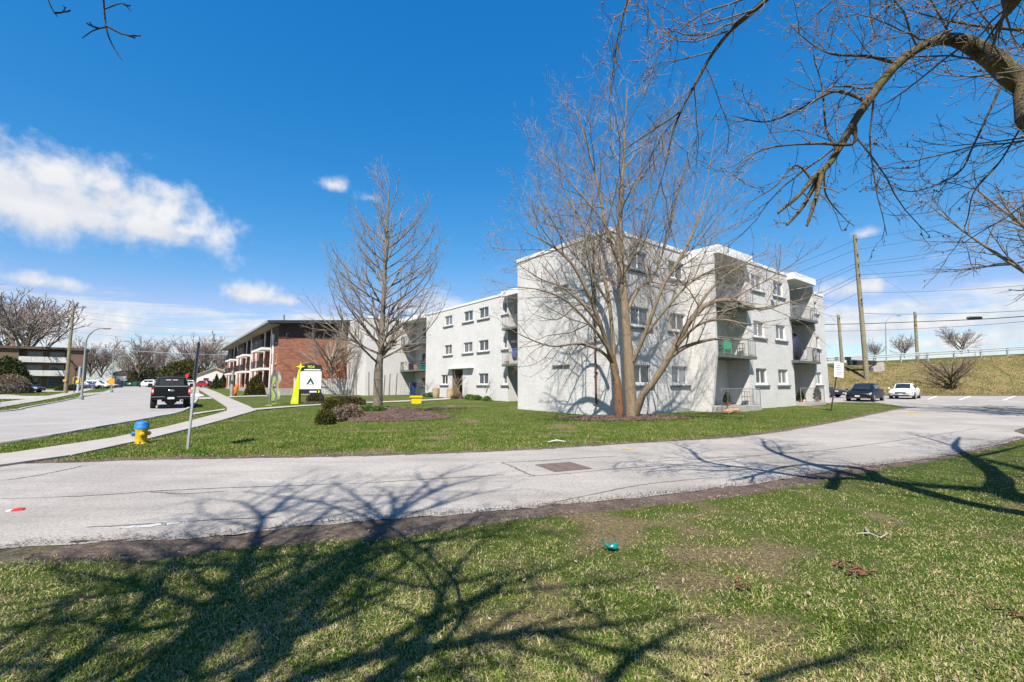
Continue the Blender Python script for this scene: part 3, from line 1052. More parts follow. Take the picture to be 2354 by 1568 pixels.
for i, (p, q) in enumerate([((2133, 919), (2155, 911)), ((2205, 920.5), (2232, 911)), ((2306, 921), (2334, 911)), ((2420, 921), (2450, 911))]):
    a, b = at(*p), at(*q)
    d = (b - a).normalized()
    n_ = Vector((-d.y, d.x, 0)) * 0.09
    mb = MB()
    K = 8
    for k in range(K):
        u, w_ = a.lerp(b, k / K), a.lerp(b, (k + 1) / K)
        mb.quad(*[(r.x, r.y, tz(r.x, r.y) + 0.03) for r in (u + n_, u - n_, w_ - n_, w_ + n_)])
    me = mb.mesh('stall_line', 'paint_white_line')
    me.flip_normals() if me.polygons[0].normal.z < 0 else None
    link('stall_line', me, lot)
# mulch beds
def bed(name, c, rx, ry, seed):
    rg = np.random.default_rng(seed)
    n, m = 48, 7
    k = 1 + np.convolve(np.tile(rg.normal(0, 0.08, n), 3), np.ones(3) / 3, 'same')[n:2 * n]
    V, F = [], []
    for j in range(m):
        for i in range(n):
            a = 2 * math.pi * i / n
            r = (j / (m - 1)) * k[i]
            x, y = c[0] + rx * r * math.cos(a), c[1] + ry * r * math.sin(a)
            V.append((x, y, tz(x, y) + 0.05 - 0.03 * (j == m - 1)))
    for j in range(m - 1):
        for i in range(n):
            F.append((j * n + i, (j + 1) * n + i, (j + 1) * n + (i + 1) % n, j * n + (i + 1) % n))
    tag(link(name, mesh_np(name, np.array(V), np.array(F), 'mulch', True)), kind='structure')
    # loose bark chips
    q = 2600
    a = rg.uniform(0, 2 * math.pi, q)
    r = np.sqrt(rg.uniform(0, 1.1, q))
    x, y = c[0] + rx * r * np.cos(a), c[1] + ry * r * np.sin(a)
    return np.c_[x, y]


bed_pts = [bed('mulch_bed', (at(885, 958).x, at(885, 958).y + 0.9), 2.9, 2.3, 1), bed('mulch_bed', (at(1440, 962).x, at(1440, 962).y + 0.5), 3.0, 1.1, 2), bed('mulch_bed', (at(740, 928).x + 0.3, at(740, 928).y + 0.2), 2.2, 0.8, 3)]


def scatter(name, xy, mat, smin, smax, lift=0.03, seed=1, flat_=0.3, kind='stuff', label=None, cat=None):
    """small bent leaf or chip per point"""
    rg = np.random.default_rng(seed)
    n = len(xy)
    a = rg.uniform(0, 2 * math.pi, n)
    s = rg.uniform(smin, smax, n)
    t1 = np.stack([np.cos(a), np.sin(a), rg.uniform(-flat_, flat_, n)], -1) * s[:, None]
    t2 = np.stack([-np.sin(a), np.cos(a), rg.uniform(-flat_, flat_, n)], -1) * (s * rg.uniform(0.3, 0.7, n))[:, None]
    c = np.c_[xy, T(xy[:, 0], xy[:, 1]) + lift + rg.uniform(0, 0.02, n)]
    V = np.stack([c - t1, c - t2 * 0.8, c + t1, c + t2], 1).reshape(-1, 3)
    F = np.arange(4 * n).reshape(n, 4)
    o = link(name, mesh_np(name, V, F, mat))
    return tag(o, label, cat, kind=kind)


scatter('bark_chips', np.vstack(bed_pts), 'chips', 0.02, 0.06, 0.055, 3, label='loose brown bark chips covering the planting beds', cat='bark chips')


def crumb_pts():
    rg_ = np.random.default_rng(55)
    e = resample(NEAR_EDGE[2:13], 700)
    k = rg_.integers(0, 700, 9000)
    off = np.abs(rg_.normal(0, 0.13, 9000)) - 0.06
    return e[k] + np.c_[rg_.normal(0, 0.05, 9000), off + 0.05]


scatter('soil_crumbs', crumb_pts(), 'crumbs', 0.005, 0.017, 0.012, 12, 0.4, label='crumbs of soil spilled over the near edge of the driveway', cat='soil')


# ---- grass
def blades(name, xy, mat, h, w, seed, label, cat='grass', lean=0.5):
    rg = np.random.default_rng(seed)
    n = len(xy)
    a = rg.uniform(0, 2 * math.pi, n)
    hh = h * rg.uniform(0.45, 1.25, n)
    ww = w * rg.uniform(0.6, 1.3, n)
    l = np.abs(rg.normal(0, lean, n)) * hh
    b = rg.uniform(0, 2 * math.pi, n)
    base = np.c_[xy, T(xy[:, 0], xy[:, 1]) - 0.004]
    side = np.stack([np.cos(a), np.sin(a), np.zeros(n)], -1) * ww[:, None] * 0.5
    mid = base + np.stack([np.cos(b) * l * 0.35, np.sin(b) * l * 0.35, hh * 0.6], -1)
    tip = base + np.stack([np.cos(b) * l, np.sin(b) * l, hh * np.clip(1.0 - 0.25 * (l / hh) ** 2, 0.3, 1)], -1)
    V = np.stack([base - side, base + side, mid + side * 0.75, tip, mid - side * 0.75], 1).reshape(-1, 3)
    i = np.arange(n) * 5
    F4 = np.stack([i, i + 1, i + 2, i + 4], -1)
    F3 = np.stack([i + 4, i + 2, i + 3], -1)
    me = bpy.data.meshes.new(name)
    me.vertices.add(len(V))
    me.vertices.foreach_set('co', V.astype(np.float32).ravel())
    li = np.concatenate([F4, F3], 1)
    me.loops.add(li.size)
    me.loops.foreach_set('vertex_index', li.astype(np.int32).ravel())
    me.polygons.add(2 * n)
    st = (np.arange(n)[:, None] * 7 + np.array([0, 4])[None]).ravel()
    me.polygons.foreach_set('loop_start', st.astype(np.int32))
    me.materials.append(MAT[mat])
    me.update(calc_edges=True)
    return tag(link(name, me), label, cat, kind='stuff')


def near_lawn():
    rg = np.random.default_rng(21)
    n = 380000
    # more samples close by: uniform in 1/y
    y = 1.0 / rg.uniform(1 / 15.5, 1 / 2.0, n)
    x = rg.uniform(-1.25, 1.35, n) * (y + 0.6)
    e = resample(GRASS_EDGE, 400)
    ye = np.interp(x, e[:, 0], e[:, 1])
    keep = (y < ye - 0.04 + rg.normal(0, 0.07, n) + 0.34 * (vnoise(x, y, 1.6, 12) - 0.45)) & (x > -6) & (x < 18)
    bare = bareness(x, np.minimum(y, 8.9)) + 0.30 * np.exp(-((y - ye + 0.1) / 0.25) ** 2)
    keep &= rg.random(n) > np.clip(bare, 0, 0.9)
    return np.c_[x, y][keep]


blades('lawn_grass', near_lawn(), 'grass_blades', 0.028, 0.0072, 5, 'patchy spring grass in front of the driveway, half green half straw', lean=1.5)


def far_lawn():
    rg = np.random.default_rng(22)
    n = 300000
    y = 1.0 / rg.uniform(1 / 34.0, 1 / 9.2, n)
    x = rg.uniform(-1.12, 0.86, n) * y
    fe = resample(FAR_EDGE, 300)
    yf = np.interp(x, fe[:, 0], fe[:, 1])
    keep = (y > yf + 0.12 + (0.25 + 0.75 * vnoise(x, y, 0.8, 7)) * rg.random(n))
    # outside the building, beds and walks
    ca, sa = math.cos(BANG), math.sin(BANG)
    s = (x - BN[0]) * ca + (y - BN[1]) * sa
    t = -(x - BN[0]) * sa + (y - BN[1]) * ca
    keep &= ~((s > -0.05) & (t > -0.05)) & ~((s > 6.7) & (t > -2.3)) & ~((s > 5) & (t > 7))
    lb = LAWN_BACK[np.argsort(LAWN_BACK[:, 0])]
    keep &= ~((x > lb[0, 0] - 2.0) & (y > np.interp(x, lb[:, 0], lb[:, 1]) - 0.05)) & ~(x > lb[-1, 0])
    sw = resample(SW_R, 200)
    xs_ = np.interp(y, sw[:, 1], sw[:, 0])
    keep &= (x > xs_ + 0.03)
    for (c, rx, ry) in (((at(885, 958).x, at(885, 958).y + 0.9), 2.8, 2.2), ((at(1440, 962).x, at(1440, 962).y + 0.5), 2.9, 1.0)):
        keep &= ((x - c[0]) / rx) ** 2 + ((y - c[1]) / ry) ** 2 > 0.9 + 0.15 * rg.random(n)
    wk = resample(walk_a, 200)
    near = np.abs(y - np.interp(x, wk[:, 0], wk[:, 1])) < 0.9
    keep &= ~(near & (x > wk[:, 0].min()) & (x < wk[:, 0].max()))
    keep &= rg.random(n) > bareness(x, np.maximum(y, 9.01))
    return np.c_[x, y][keep]


def boulevard():
    rg = np.random.default_rng(23)
    n = 36000
    r, w = resample(ST_R[2:9], 300), resample(SW_L[:8], 300)
    y = 1.0 / rg.uniform(1 / 45.0, 1 / 8.5, n)
    a = np.interp(y, r[:, 1], r[:, 0]) + 0.2
    b = np.interp(y, w[:, 1], w[:, 0]) - 0.04
    x = a + (b - a) * rg.random(n)
    ok = (b - a > 0.1) & (x < 0)
    return np.c_[x, y][ok]


def left_lawn():
    rg = np.random.default_rng(24)
    n = 45000
    y = 1.0 / rg.uniform(1 / 95.0, 1 / 26.0, n)
    l = resample(ST_L[2:9], 300)
    x = np.interp(y, l[:, 1], l[:, 0]) - 0.25 - rg.random(n) ** 1.5 * 26
    ok = x > -1.2 * y
    p = np.c_[x, y][ok]
    for A, B in LEFT_WALKS:
        A_, B_ = resample(A, 60), resample(B, 60)
        o1, o2 = np.argsort(A_[:, 0]), np.argsort(B_[:, 0])
        ya, yb = np.interp(p[:, 0], A_[o1, 0], A_[o1, 1]), np.interp(p[:, 0], B_[o2, 0], B_[o2, 1])
        lo, hi = np.minimum(ya, yb), np.maximum(ya, yb)
        inside = (p[:, 1] > lo) & (p[:, 1] < hi) & (p[:, 0] > A_[:, 0].min()) & (p[:, 0] < A_[:, 0].max())
        p = p[~inside]
    return p


# ------------------------------------------------------------------ white apartment building
BN = (4.893, 21.985)
BANG = math.radians(37.566)


def world_of(s, t, o=BN):
    return (o[0] + s * math.cos(BANG) - t * math.sin(BANG), o[1] + s * math.sin(BANG) + t * math.cos(BANG))


def panel(mb, O, U, L, z0, z1, holes=(), depth=0.15):
    """wall face with openings; outward is (uy,-ux); holes (u0,u1,z0,z1[,depth])"""
    us = sorted({0.0, L, *[h[0] for h in holes], *[h[1] for h in holes]})
    zs = sorted({z0, z1, *[h[2] for h in holes], *[h[3] for h in holes]})
    P = lambda u, z, d=0.0: (O[0] + U[0] * u - U[1] * d, O[1] + U[1] * u + U[0] * d, z)
    for i in range(len(us) - 1):
        for j in range(len(zs) - 1):
            um, zm = (us[i] + us[i + 1]) / 2, (zs[j] + zs[j + 1]) / 2
            if any(h[0] < um < h[1] and h[2] < zm < h[3] for h in holes):
                continue
            mb.quad(P(us[i], zs[j]), P(us[i + 1], zs[j]), P(us[i + 1], zs[j + 1]), P(us[i], zs[j + 1]))
    for h in holes:
        d = h[4] if len(h) > 4 else depth
        a, b, c, e = h[:4]
        mb.quad(P(a, c), P(a, e), P(a, e, d), P(a, c, d))
        mb.quad(P(b, c, d), P(b, e, d), P(b, e), P(b, c))
        mb.quad(P(a, c), P(a, c, d), P(b, c, d), P(b, c))
        mb.quad(P(a, e, d), P(a, e), P(b, e), P(b, e, d))


WINDOW_MESH = {}


def window(parent, x, y, z, w, h, face, glass='glass_blinds', sill=True, depth=0.13, split=True, name='window', frame='white_trim'):
    """opening's lower left corner seen from outside at x, y, z; face 'A' looks to -y, 'E' to -x"""
    key = (round(w, 2), round(h, 2), split, frame)
    if key not in WINDOW_MESH:
        mb = MB()
        f = 0.055
        d0, d1 = depth - 0.045, depth + 0.02
        mb.box(0.003, w - 0.003, d0, d1, 0.003, f).box(0.003, w - 0.003, d0, d1, h - f, h - 0.003)
        mb.box(0.003, f, d0, d1, f, h - f).box(w - f, w - 0.003, d0, d1, f, h - f)
        if split:
            mb.box(w / 2 - 0.035, w / 2 + 0.035, d0 + 0.005, d1, f, h - f)
        panes = []
        spans = [(f, w / 2 - 0.035), (w / 2 + 0.035, w - f)] if split else [(f, w - f)]
        for (a, b) in spans:
            p = MB()
            p.box(a, b, depth - 0.01, depth + 0.012, f, h - f)
            panes.append(p)
        sl = MB()
        sl.box(-0.24, w + 0.24, -0.09, -0.002, -0.20, -0.10)
        lg = MB().box(0.0, w, -0.05, -0.002, -0.098, -0.002)
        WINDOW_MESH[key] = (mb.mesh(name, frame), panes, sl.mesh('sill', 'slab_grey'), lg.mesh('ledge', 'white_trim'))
    fm, panes, sm, lm = WINDOW_MESH[key]
    rz = 0.0 if face == 'A' else -math.pi / 2
    o = link(name, fm, parent, (x, y, z), rz)
    for i, p in enumerate(panes):
        k = (key, i, glass)
        if k not in WINDOW_MESH:
            WINDOW_MESH[k] = p.mesh('pane', glass)
        link('pane', WINDOW_MESH[k], o)
    if sill:
        link('sill', sm, o)
        link('ledge', lm, o)
    return o


def railing(parent, pts, z, mat, h=0.95, step=0.13, base=0.06):
    mb = MB()
    for (a, b) in zip(pts[:-1], pts[1:]):
        a, b = Vector((*a, 0)), Vector((*b, 0))
        L = (b - a).length
        mb.tube([a + Vector((0, 0, z + h)), b + Vector((0, 0, z + h))], 0.022, 5)
        mb.tube([a + Vector((0, 0, z + base)), b + Vector((0, 0, z + base))], 0.014, 4)
        n = max(1, int(L / step))
        for i in range(n + 1):
            p = a.lerp(b, i / n)
            mb.tube([p + Vector((0, 0, z if i in (0, n) else z + base)), p + Vector((0, 0, z + h))], 0.02 if i in (0, n) else 0.008, 4)
    return mb.build('railing', mat, parent)


ZR = 9.32
FL = [(1.68, 2.63), (4.66, 5.61), (7.64, 8.59)]
white = empty('white_apartment_building', (BN[0], BN[1], 0.0), BANG, 'three-storey white painted brick apartment block with flat roof and stacked balconies', 'building')
Z0 = -0.3
rg = random.Random(4)


def win_glass():
    return rg.choice(['glass_blinds', 'glass_mid', 'glass_blinds', 'glass_mid', 'glass_dark', 'glass_pale', 'glass_mid'])


def wall_with_windows(O, U, L, wins, floors=FL, extra=(), face='A', glass=None, name='wall'):
    mb = MB()
    holes = []
    for (a, b) in wins:
        for (c, d) in floors:
            holes.append((a, b, c, d))
    holes += list(extra)
    panel(mb, O, U, L, Z0, ZR, holes)
    mb.build(name, 'white_brick', white)
    for (a, b) in wins:
        for k, (c, d) in enumerate(floors):
            g = glass or win_glass()
            window(white, O[0] + U[0] * a, O[1] + U[1] * a, c, b - a, d - c, face, g)


# long side (face A): plain wing, balcony bay, middle bay, balcony bay, plain wing
wall_with_windows((0, 0), (1, 0), 6.8, [(1.42, 2.95), (4.86, 6.36)])
DOORS = [(0.5, 2.5), (3.32, 5.32), (6.32, 8.32)]
for (x0, x1, da, db) in ((7.0, 10.95, 0.15, 1.9), (17.45, 21.0, 1.7, 3.4)):
    mb = MB()
    panel(mb, (x0, 0), (1, 0), x1 - x0, Z0, ZR, [(da, db, a, b) for a, b in DOORS])
    mb.build('wall', 'white_brick', white)
    for a, b in DOORS:
        window(white, x0 + da, 0, a, db - da, b - a, 'A', 'glass_dark', False, name='patio_door')
wall_with_windows((10.95, -1.33), (1, 0), 6.5, [(11.78 - 10.95, 13.25 - 10.95), (14.92 - 10.95, 16.38 - 10.95)])
mb = MB()
panel(mb, (10.95, 0), (0, -1), 1.33, Z0, ZR)
mb.build('wall', 'white_brick', white)
mb = MB()
panel(mb, (17.45, -1.33), (0, 1), 1.33, Z0, ZR)
mb.build('wall', 'white_brick', white)
wall_with_windows((21.22, 0), (1, 0), 6.68, [(0.33, 1.83), (3.8, 5.2)])
# end face and the hidden sides
mb = MB()
panel(mb, (0, 7.45), (0, -1), 7.45, Z0, ZR)
mb.build('wall', 'white_brick', white)
mb = MB()
panel(mb, (27.9, 0), (0, 1), 7.45, Z0, ZR)
mb.build('wall', 'white_brick', white)
mb = MB()
panel(mb, (27.9, 7.45), (-1, 0), 14.9, Z0, ZR)
mb.build('wall', 'white_brick', white)
mb = MB()
panel(mb, (5.5, 7.45), (-1, 0), 5.5, Z0, ZR)
mb.build('wall', 'white_brick', white)
# fins beside the balconies, leaning back at the ground floor
for x in (6.78, 21.0):
    mb = MB()
    mb.prism([(-0.001, Z0), (-1.08, Z0), (-1.5, 3.2), (-1.55, 8.94), (-0.001, 8.94)], 'x', x, x + 0.22)
    mb.build('fin_wall', 'white_brick', white)
for (x0, x1) in ((6.78, 10.94), (17.46, 21.22)):
    canopy = MB().box(x0 + 0.1 if x0 < 10 else x0 - 0.35, x1 if x0 < 10 else x1 - 0.3, -1.84, -0.002, 8.95, 9.42).build('canopy', 'white_paint', white)
    for k, z in enumerate((3.12, 6.12)):
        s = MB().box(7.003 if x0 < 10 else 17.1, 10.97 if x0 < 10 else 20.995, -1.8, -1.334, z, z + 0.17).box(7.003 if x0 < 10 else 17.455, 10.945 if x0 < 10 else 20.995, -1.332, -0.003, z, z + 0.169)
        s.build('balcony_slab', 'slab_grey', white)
        xa, xb = (7.03, 10.9) if x0 < 10 else (17.2, 20.95)
        railing(white, [(xa, -1.50), (xa, -1.76), (xb, -1.76), (xb, -1.36)], z + 0.17, 'rail_dark' if (x0 > 10 and k == 0) else 'rail_grey')
    MB().box(x0 + 0.23 if x0 < 10 else 17.46, 10.94 if x0 < 10 else 20.99, -1.95, -0.004, 0.0, 0.40).build('patio_slab', 'concrete', white)
    xa, xb = (7.03, 10.9) if x0 < 10 else (17.6, 20.95)
    railing(white, [(xa, -1.60), (xa, -1.9), (xb, -1.9), (xb, -1.5)], 0.40, 'rail_grey', 0.98, 0.16)
# blind openings on the end face: sills left in place
for (z, w) in ((2.60, 1.3), (7.0, 1.15)):
    MB().box(-0.09, -0.002, 2.95, 2.95 + w, z, z + 0.08).build('sill', 'slab_grey', white)
pp = MB()
pp.tube([(-0.09, 1.06, 9.1), (-0.09, 1.06, 0.75), (-0.09, 1.06, 0.68), (-0.22, 1.10, 0.60)], 0.055, 8)
for z in (2.2, 4.6, 7.0, 8.8):
    pp.box(-0.15, -0.002, 0.98, 1.14, z, z + 0.05)
pp.build('downspout', 'pipe_brown', white)
# second wing behind (face E): windows, entrance, balcony recesses
UW = (0, -1)
O5 = (5.5, 30.57)
wing_w = [(30.57 - b, 30.57 - a) for a, b in ((25.0, 26.5), (18.6, 20.15), (15.86, 16.42))]
mb = MB()
holes = []
for (a, b) in wing_w:
    for (c, d) in FL:
        holes.append((a, b, c, d))
wb = (30.57 - 22.78, 30.57 - 21.2)
holes += [(wb[0], wb[1], *FL[1]), (wb[0], wb[1], *FL[2])]
ent = (30.57 - 25.0 + 0.15, 30.57 - 22.9, 0.32, 3.12, 1.7)
holes = [h for h in holes]
# ground-floor window left of the entrance stays clear of it
holes.append(ent)
holes = [h if not (h[:2] == wing_w[0] and h[2] < 3) else (wing_w[0][0] - 0.55, wing_w[0][1] - 0.75, h[2], h[3]) for h in holes]
panel(mb, O5, UW, 14.83, Z0, ZR, holes)
mb.build('wall', 'white_brick', white)
for h in holes[:-1]:
    window(white, 5.5, 30.57 - h[0], h[2], h[1] - h[0], h[3] - h[2], 'E', win_glass(), split=(h[1] - h[0] > 1.0))
# entrance: door at the back of the recess, stone on the side, thin canopy
eb = MB()
panel(eb, (5.5 + 1.69, 25.0), (0, -1), 2.3, 0.32, 3.14, [(0.75, 1.8, 0.34, 2.5)])
eb.build('entrance_wall', 'entry_stone', white)
window(white, 5.5 + 1.69, 25.0 - 0.75, 0.34, 1.05, 2.16, 'E', 'glass_dark', False, name='entrance_door', frame='rail_grey')
MB().box(5.52, 7.18, 25.0 - 0.155, 25.0 - 0.153 + 0.001, 0.33, 3.11).build('entrance_side', 'entry_stone', white)
MB().box(5.12, 5.497, 20.9, 25.5, 3.15, 3.24).build('canopy', 'sill_white', white)
MB().box(3.9, 5.495, 22.6, 25.4, -0.1, 0.30).build('step', 'concrete', white)
# recess back walls
rh = [(30.57 + 5.63 - 34.4, 30.57 + 5.63 - 33.4, a + 0.95, b) for a, b in DOORS]
for (O_, U_, L_, H_) in (((6.9, 36.2), (0, -1), 5.63, rh), ((6.9, 15.74), (0, -1), 8.29, [(1.2, 3.0, a, b) for a, b in DOORS]), ((5.5, 15.74), (1, 0), 1.4, ()), ((6.9, 30.57), (-1, 0), 1.4, ())):
    mb = MB()
    panel(mb, O_, U_, L_, Z0, ZR, H_)
    mb.build('wall', 'white_brick', white)
for a, b in DOORS:
    window(white, 6.9, 34.4 - 0.0, a + 0.95, 1.0, b - a - 0.95, 'E', 'glass_dark', True, split=False)
    MB().box(6.86, 6.898, 32.1, 33.1, a, b - 0.1).build('balcony_door', 'white_trim', white)
    window(white, 6.9, 15.74 - 1.2, a, 1.8, b - a, 'E', 'glass_dark', False, name='patio_door')
for (t0, t1) in ((30.58, 36.19), (8.2, 15.73)):
    for k, z in enumerate((3.12, 6.12)):
        MB().box(5.03, 5.496, t0 + (0 if t0 > 20 else 0), t1 + (0 if t0 > 20 else 0.25), z, z + 0.17).box(5.498, 6.895, t0, t1, z, z + 0.169).build('balcony_slab', 'slab_grey', white)
        railing(white, [(5.45, t0 + 0.05), (5.08, t0 + 0.05), (5.08, t1 + (-0.05 if t0 > 20 else 0.18)), (5.45, t1 + (-0.05 if t0 > 20 else 0.18))], z + 0.17, 'rail_dark' if t0 > 20 else 'rail_grey')
    MB().box(4.98, 6.896, t0, t1 + (0 if t0 > 20 else 0.25), 8.95, 9.42).build('canopy', 'white_paint', white) if t0 > 20 else MB().box(4.98, 5.495, t0, t1 + 0.3, 8.95, 9.42).box(5.497, 6.896, t0, t1, 8.95, 9.419).build('canopy', 'white_paint', white)
# block at the far left end
mb = MB()
panel(mb, (0.9, 36.2), (1, 0), 6.0, Z0, ZR)
mb.build('wall', 'white_brick', white)
mb = MB()
panel(mb, (0.9, 43.7), (0, -1), 7.5, Z0, ZR)
mb.build('wall', 'white_brick', white)
mb = MB()
panel(mb, (20.0, 43.7), (-1, 0), 19.1, Z0, ZR)
mb.build('wall', 'white_brick', white)
mb = MB()
panel(mb, (20.0, 7.45), (0, 1), 36.25, Z0, ZR)
mb.build('wall', 'white_brick', white)
# roof deck and copings
mb = MB()
for (x0, x1, y0, y1) in ((0.02, 27.88, 0.02, 7.43), (10.97, 17.43, -1.31, 0.02), (5.52, 19.98, 15.76, 30.55), (6.92, 19.98, 7.45, 15.75), (6.92, 19.98, 30.56, 36.2), (0.92, 19.98, 36.21, 43.68)):
    mb.quad((x0, y0, 9.0), (x1, y0, 9.0), (x1, y1, 9.0), (x0, y1, 9.0))
mb.build('roof', 'roof_grey', white)
cp = [(-0.05, 6.86, -0.05, 0.2), (-0.05, 0.2, 0.2, 7.5), (10.96, 17.44, -1.38, -1.13), (20.93, 27.95, -0.05, 0.2), (27.7, 27.95, 0.2, 7.5), (5.45, 5.7, 15.745, 30.565), (0.85, 1.1, 36.15, 43.75), (1.1, 6.95, 36.15, 36.4), (0.2, 27.7, 7.3, 7.5)]
for (x0, x1, y0, y1) in cp:
    MB().box(x0, x1, y0, y1, 9.2, 9.40).build('coping', 'white_paint', white)
# satellite dish on the middle bay
dish = MB()
dish.lathe([(0.02, 0.0), (0.14, -0.03), (0.24, -0.09), (0.27, -0.13), (0.265, -0.14), (0.13, -0.05), (0.0, -0.03)], 14, (14.2, -1.62, 7.75), 'y')
dish.tube([(14.2, -1.36, 7.3), (14.2, -1.58, 7.55), (14.2, -1.60, 7.72)], 0.025, 5)
dish.build('satellite_dish', 'flag_light', white, 40)
# security lamp and vent on the wing
MB().box(-0.02, 0.0, 0, 0.12, 0, 0.12).build('wall_vent', 'black', white, loc=(5.498, 29.6, 6.9))
blades('lawn_grass', far_lawn(), 'grass_far', 0.055, 0.014, 6, 'green lawn between the driveway and the white building', lean=0.6)

blades('lawn_grass', boulevard(), 'grass_far', 0.055, 0.016, 16, 'green strip of grass between the street kerb and the sidewalk', lean=0.6)
blades('lawn_grass', left_lawn(), 'grass_far', 0.07, 0.05, 17, 'grass plots across the street on the left', lean=0.6)

# stones edging the patio
for i in range(5):
    x = 6.55 + i * 0.32 - 0.4
    b = MB()
    w = world_of(x + rg.uniform(-.03, .03), -2.25 + rg.uniform(-0.08, 0.08))
    b.blob((0, 0, 0.12), (0.19, 0.15, 0.14), 8, 5, 0.16, i)
    tag(b.build('edging_stone', 'stone_tan', None, 40, (w[0], w[1], tz(*w)), i * 1.3), ['tan edging stone at the left corner of the nearest patio', 'tan edging stone second from the left end of the patio row', 'tan edging stone in the middle of the patio row', 'tan edging stone second from the right end of the patio row', 'tan edging stone at the right end of the patio row'][i], 'stone', 'stones edging the patio')

# ------------------------------------------------------------------ red brick apartment house down the street
c_ = at(634, 909)
RB = (c_.x, c_.y, tz(c_.x, c_.y) - 0.1)
red = empty('brick_apartment_house', RB, BANG, 'long red brick apartment house with dark upper band, white balconies and wide eaves', 'building')
HB = 8.0
LB = 50.0
mb = MB()
panel(mb, (0, 0), (1, 0), 26, 0.9, 6.75)
mb.build('wall', 'red_brick', red)
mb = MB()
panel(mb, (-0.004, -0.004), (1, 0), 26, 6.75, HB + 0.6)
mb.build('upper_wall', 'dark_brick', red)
mb = MB()
panel(mb, (-0.02, -0.02), (1, 0), 26, -0.5, 0.9)
mb.build('foundation', 'concrete_light', red)
mb = MB()
panel(mb, (-0.02, LB), (0, -1), LB + 0.02, -0.5, 0.9)
mb.build('foundation', 'concrete_light', red)
# street side: stacks of windows with white panels, balcony bays between
holes = []
BF = [(1.25, 2.55), (3.75, 5.05), (6.15, 7.45)]
bays = []
for k in range(3):
    y0 = 4.6 + k * 15.5
    bays += [(y0, y0 + 3.2), (y0 + 4.4, y0 + 7.6)]
pil = [2.6 + k * 15.5 for k in range(3)] + [14.6 + k * 15.5 for k in range(3)]
small = [0.7]
allh = []
for (a, b) in bays:
    for z in (0.95, 3.4, 5.85):
        allh.append((LB - b, LB - a, z, z + 2.15, 1.2))
for y in small:
    for (c, d) in BF:
        allh.append((LB - y - 0.55, LB - y, c, d, 0.12))
mb = MB()
panel(mb, (0, LB), (0, -1), LB, 0.9, 5.75, [h for h in allh if h[3] < 5.7])
mb.build('wall', 'red_brick', red)
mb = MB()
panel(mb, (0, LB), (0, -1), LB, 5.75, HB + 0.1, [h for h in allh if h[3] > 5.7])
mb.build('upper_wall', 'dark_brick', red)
for y in small:
    for (c, d) in BF:
        window(red, 0, y + 0.55, c, 0.55, d - c, 'E', 'glass_pale', True, split=False)
for (a, b) in bays:
    for k, z in enumerate((0.95, 3.4, 5.85)):
        MB().box(1.18, 1.2, a, b, z, z + 2.15).build('recess_wall', 'brown_brick', red)
        window(red, 1.17, b - 0.2, z + 0.02, 1.6, 2.0, 'E', 'glass_dark', False, name='patio_door', depth=-0.02)
        MB().box(-0.05, -0.003, a - 0.5, a - 0.1, z - 0.05, z + 2.2).build('panel', 'white_paint', red)
        if k:
            MB().box(-1.0, 1.17, a - 0.15, b + 0.15, z - 0.32, z - 0.06).build('balcony_slab', 'white_paint', red)
            railing(red, [(-0.05, a - 0.08), (-0.92, a - 0.08), (-0.92, b + 0.08), (-0.05, b + 0.08)], z - 0.06, 'rail_dark', 0.95, 0.14)
for y in pil:
    MB().box(-0.09, -0.003, y, y + 0.62, 0.75, 7.2).build('pilaster', 'white_trim', red)
    for (c, d) in BF:
        MB().box(-0.11, -0.092, y + 0.1, y + 0.52, c, d - 0.1).build('pane', 'glass_pale', red)
# low gable roof with wide eaves
rf = MB()
RX = 13.0
for (z, nm, mt, th, ov) in ((HB + 0.12, 'roof', 'fascia_dark', 0.34, 1.0),):
    e0, e1 = -ov - 0.3, 26 + ov
    y0, y1 = -0.85, LB + 0.8
    rz_ = z + 1.25
    rf.prism([(e0, z), (RX, rz_), (e1, z), (e1, z + th), (RX, rz_ + th), (e0, z + th)], 'y', y0, y1)
    rf.build('roof', 'fascia_dark', red)
MB().box(-1.42, -1.303, -0.8, LB + 0.75, HB + 0.16, HB + 0.32).build('gutter', 'gutter', red)
MB().quad((-1.25, -0.8, HB + 0.1), (-0.01, -0.8, HB + 0.1), (-0.01, LB, HB + 0.1), (-1.25, LB, HB + 0.1)).build('soffit', 'soffit_tan', red)
mb = MB()
panel(mb, (26, 0), (0, 1), LB, -0.5, HB)
mb.build('wall', 'red_brick', red)
mb = MB()
panel(mb, (26, LB), (-1, 0), 26, -0.5, HB)
mb.build('wall', 'red_brick', red)
# basement windows on the end face
MB().box(17.2, 18.0, -0.06, -0.006, 0.6, 2.4).build('end_door', 'glass_dark', red)
# ------------------------------------------------------------------ trees
def unit(v):
    return v / np.maximum(np.linalg.norm(v, axis=-1, keepdims=True), 1e-9)


def tube_batch(P, R, sides):
    """P (B,n,3), R (B,n) -> verts, quads"""
    B, n, _ = P.shape
    tan = unit(np.gradient(P, axis=1))
    mean = unit(P[:, -1] - P[:, 0])
    ref = np.where(np.abs(mean[:, 2:3]) < 0.85, np.array([[0, 0, 1.0]]), np.array([[1.0, 0.2, 0]]))
    u = unit(np.cross(tan, ref[:, None, :]))
    w = np.cross(u, tan)
    a = np.arange(sides) * 2 * math.pi / sides
    ring = u[:, :, None, :] * np.cos(a)[None, None, :, None] + w[:, :, None, :] * np.sin(a)[None, None, :, None]
    V = P[:, :, None, :] + ring * R[:, :, None, None]
    idx = np.arange(B * n * sides).reshape(B, n, sides)
    nx = np.roll(idx, -1, axis=2)
    F = np.stack([idx[:, :-1], nx[:, :-1], nx[:, 1:], idx[:, 1:]], -1).reshape(-1, 4)
    return V.reshape(-1, 3), F


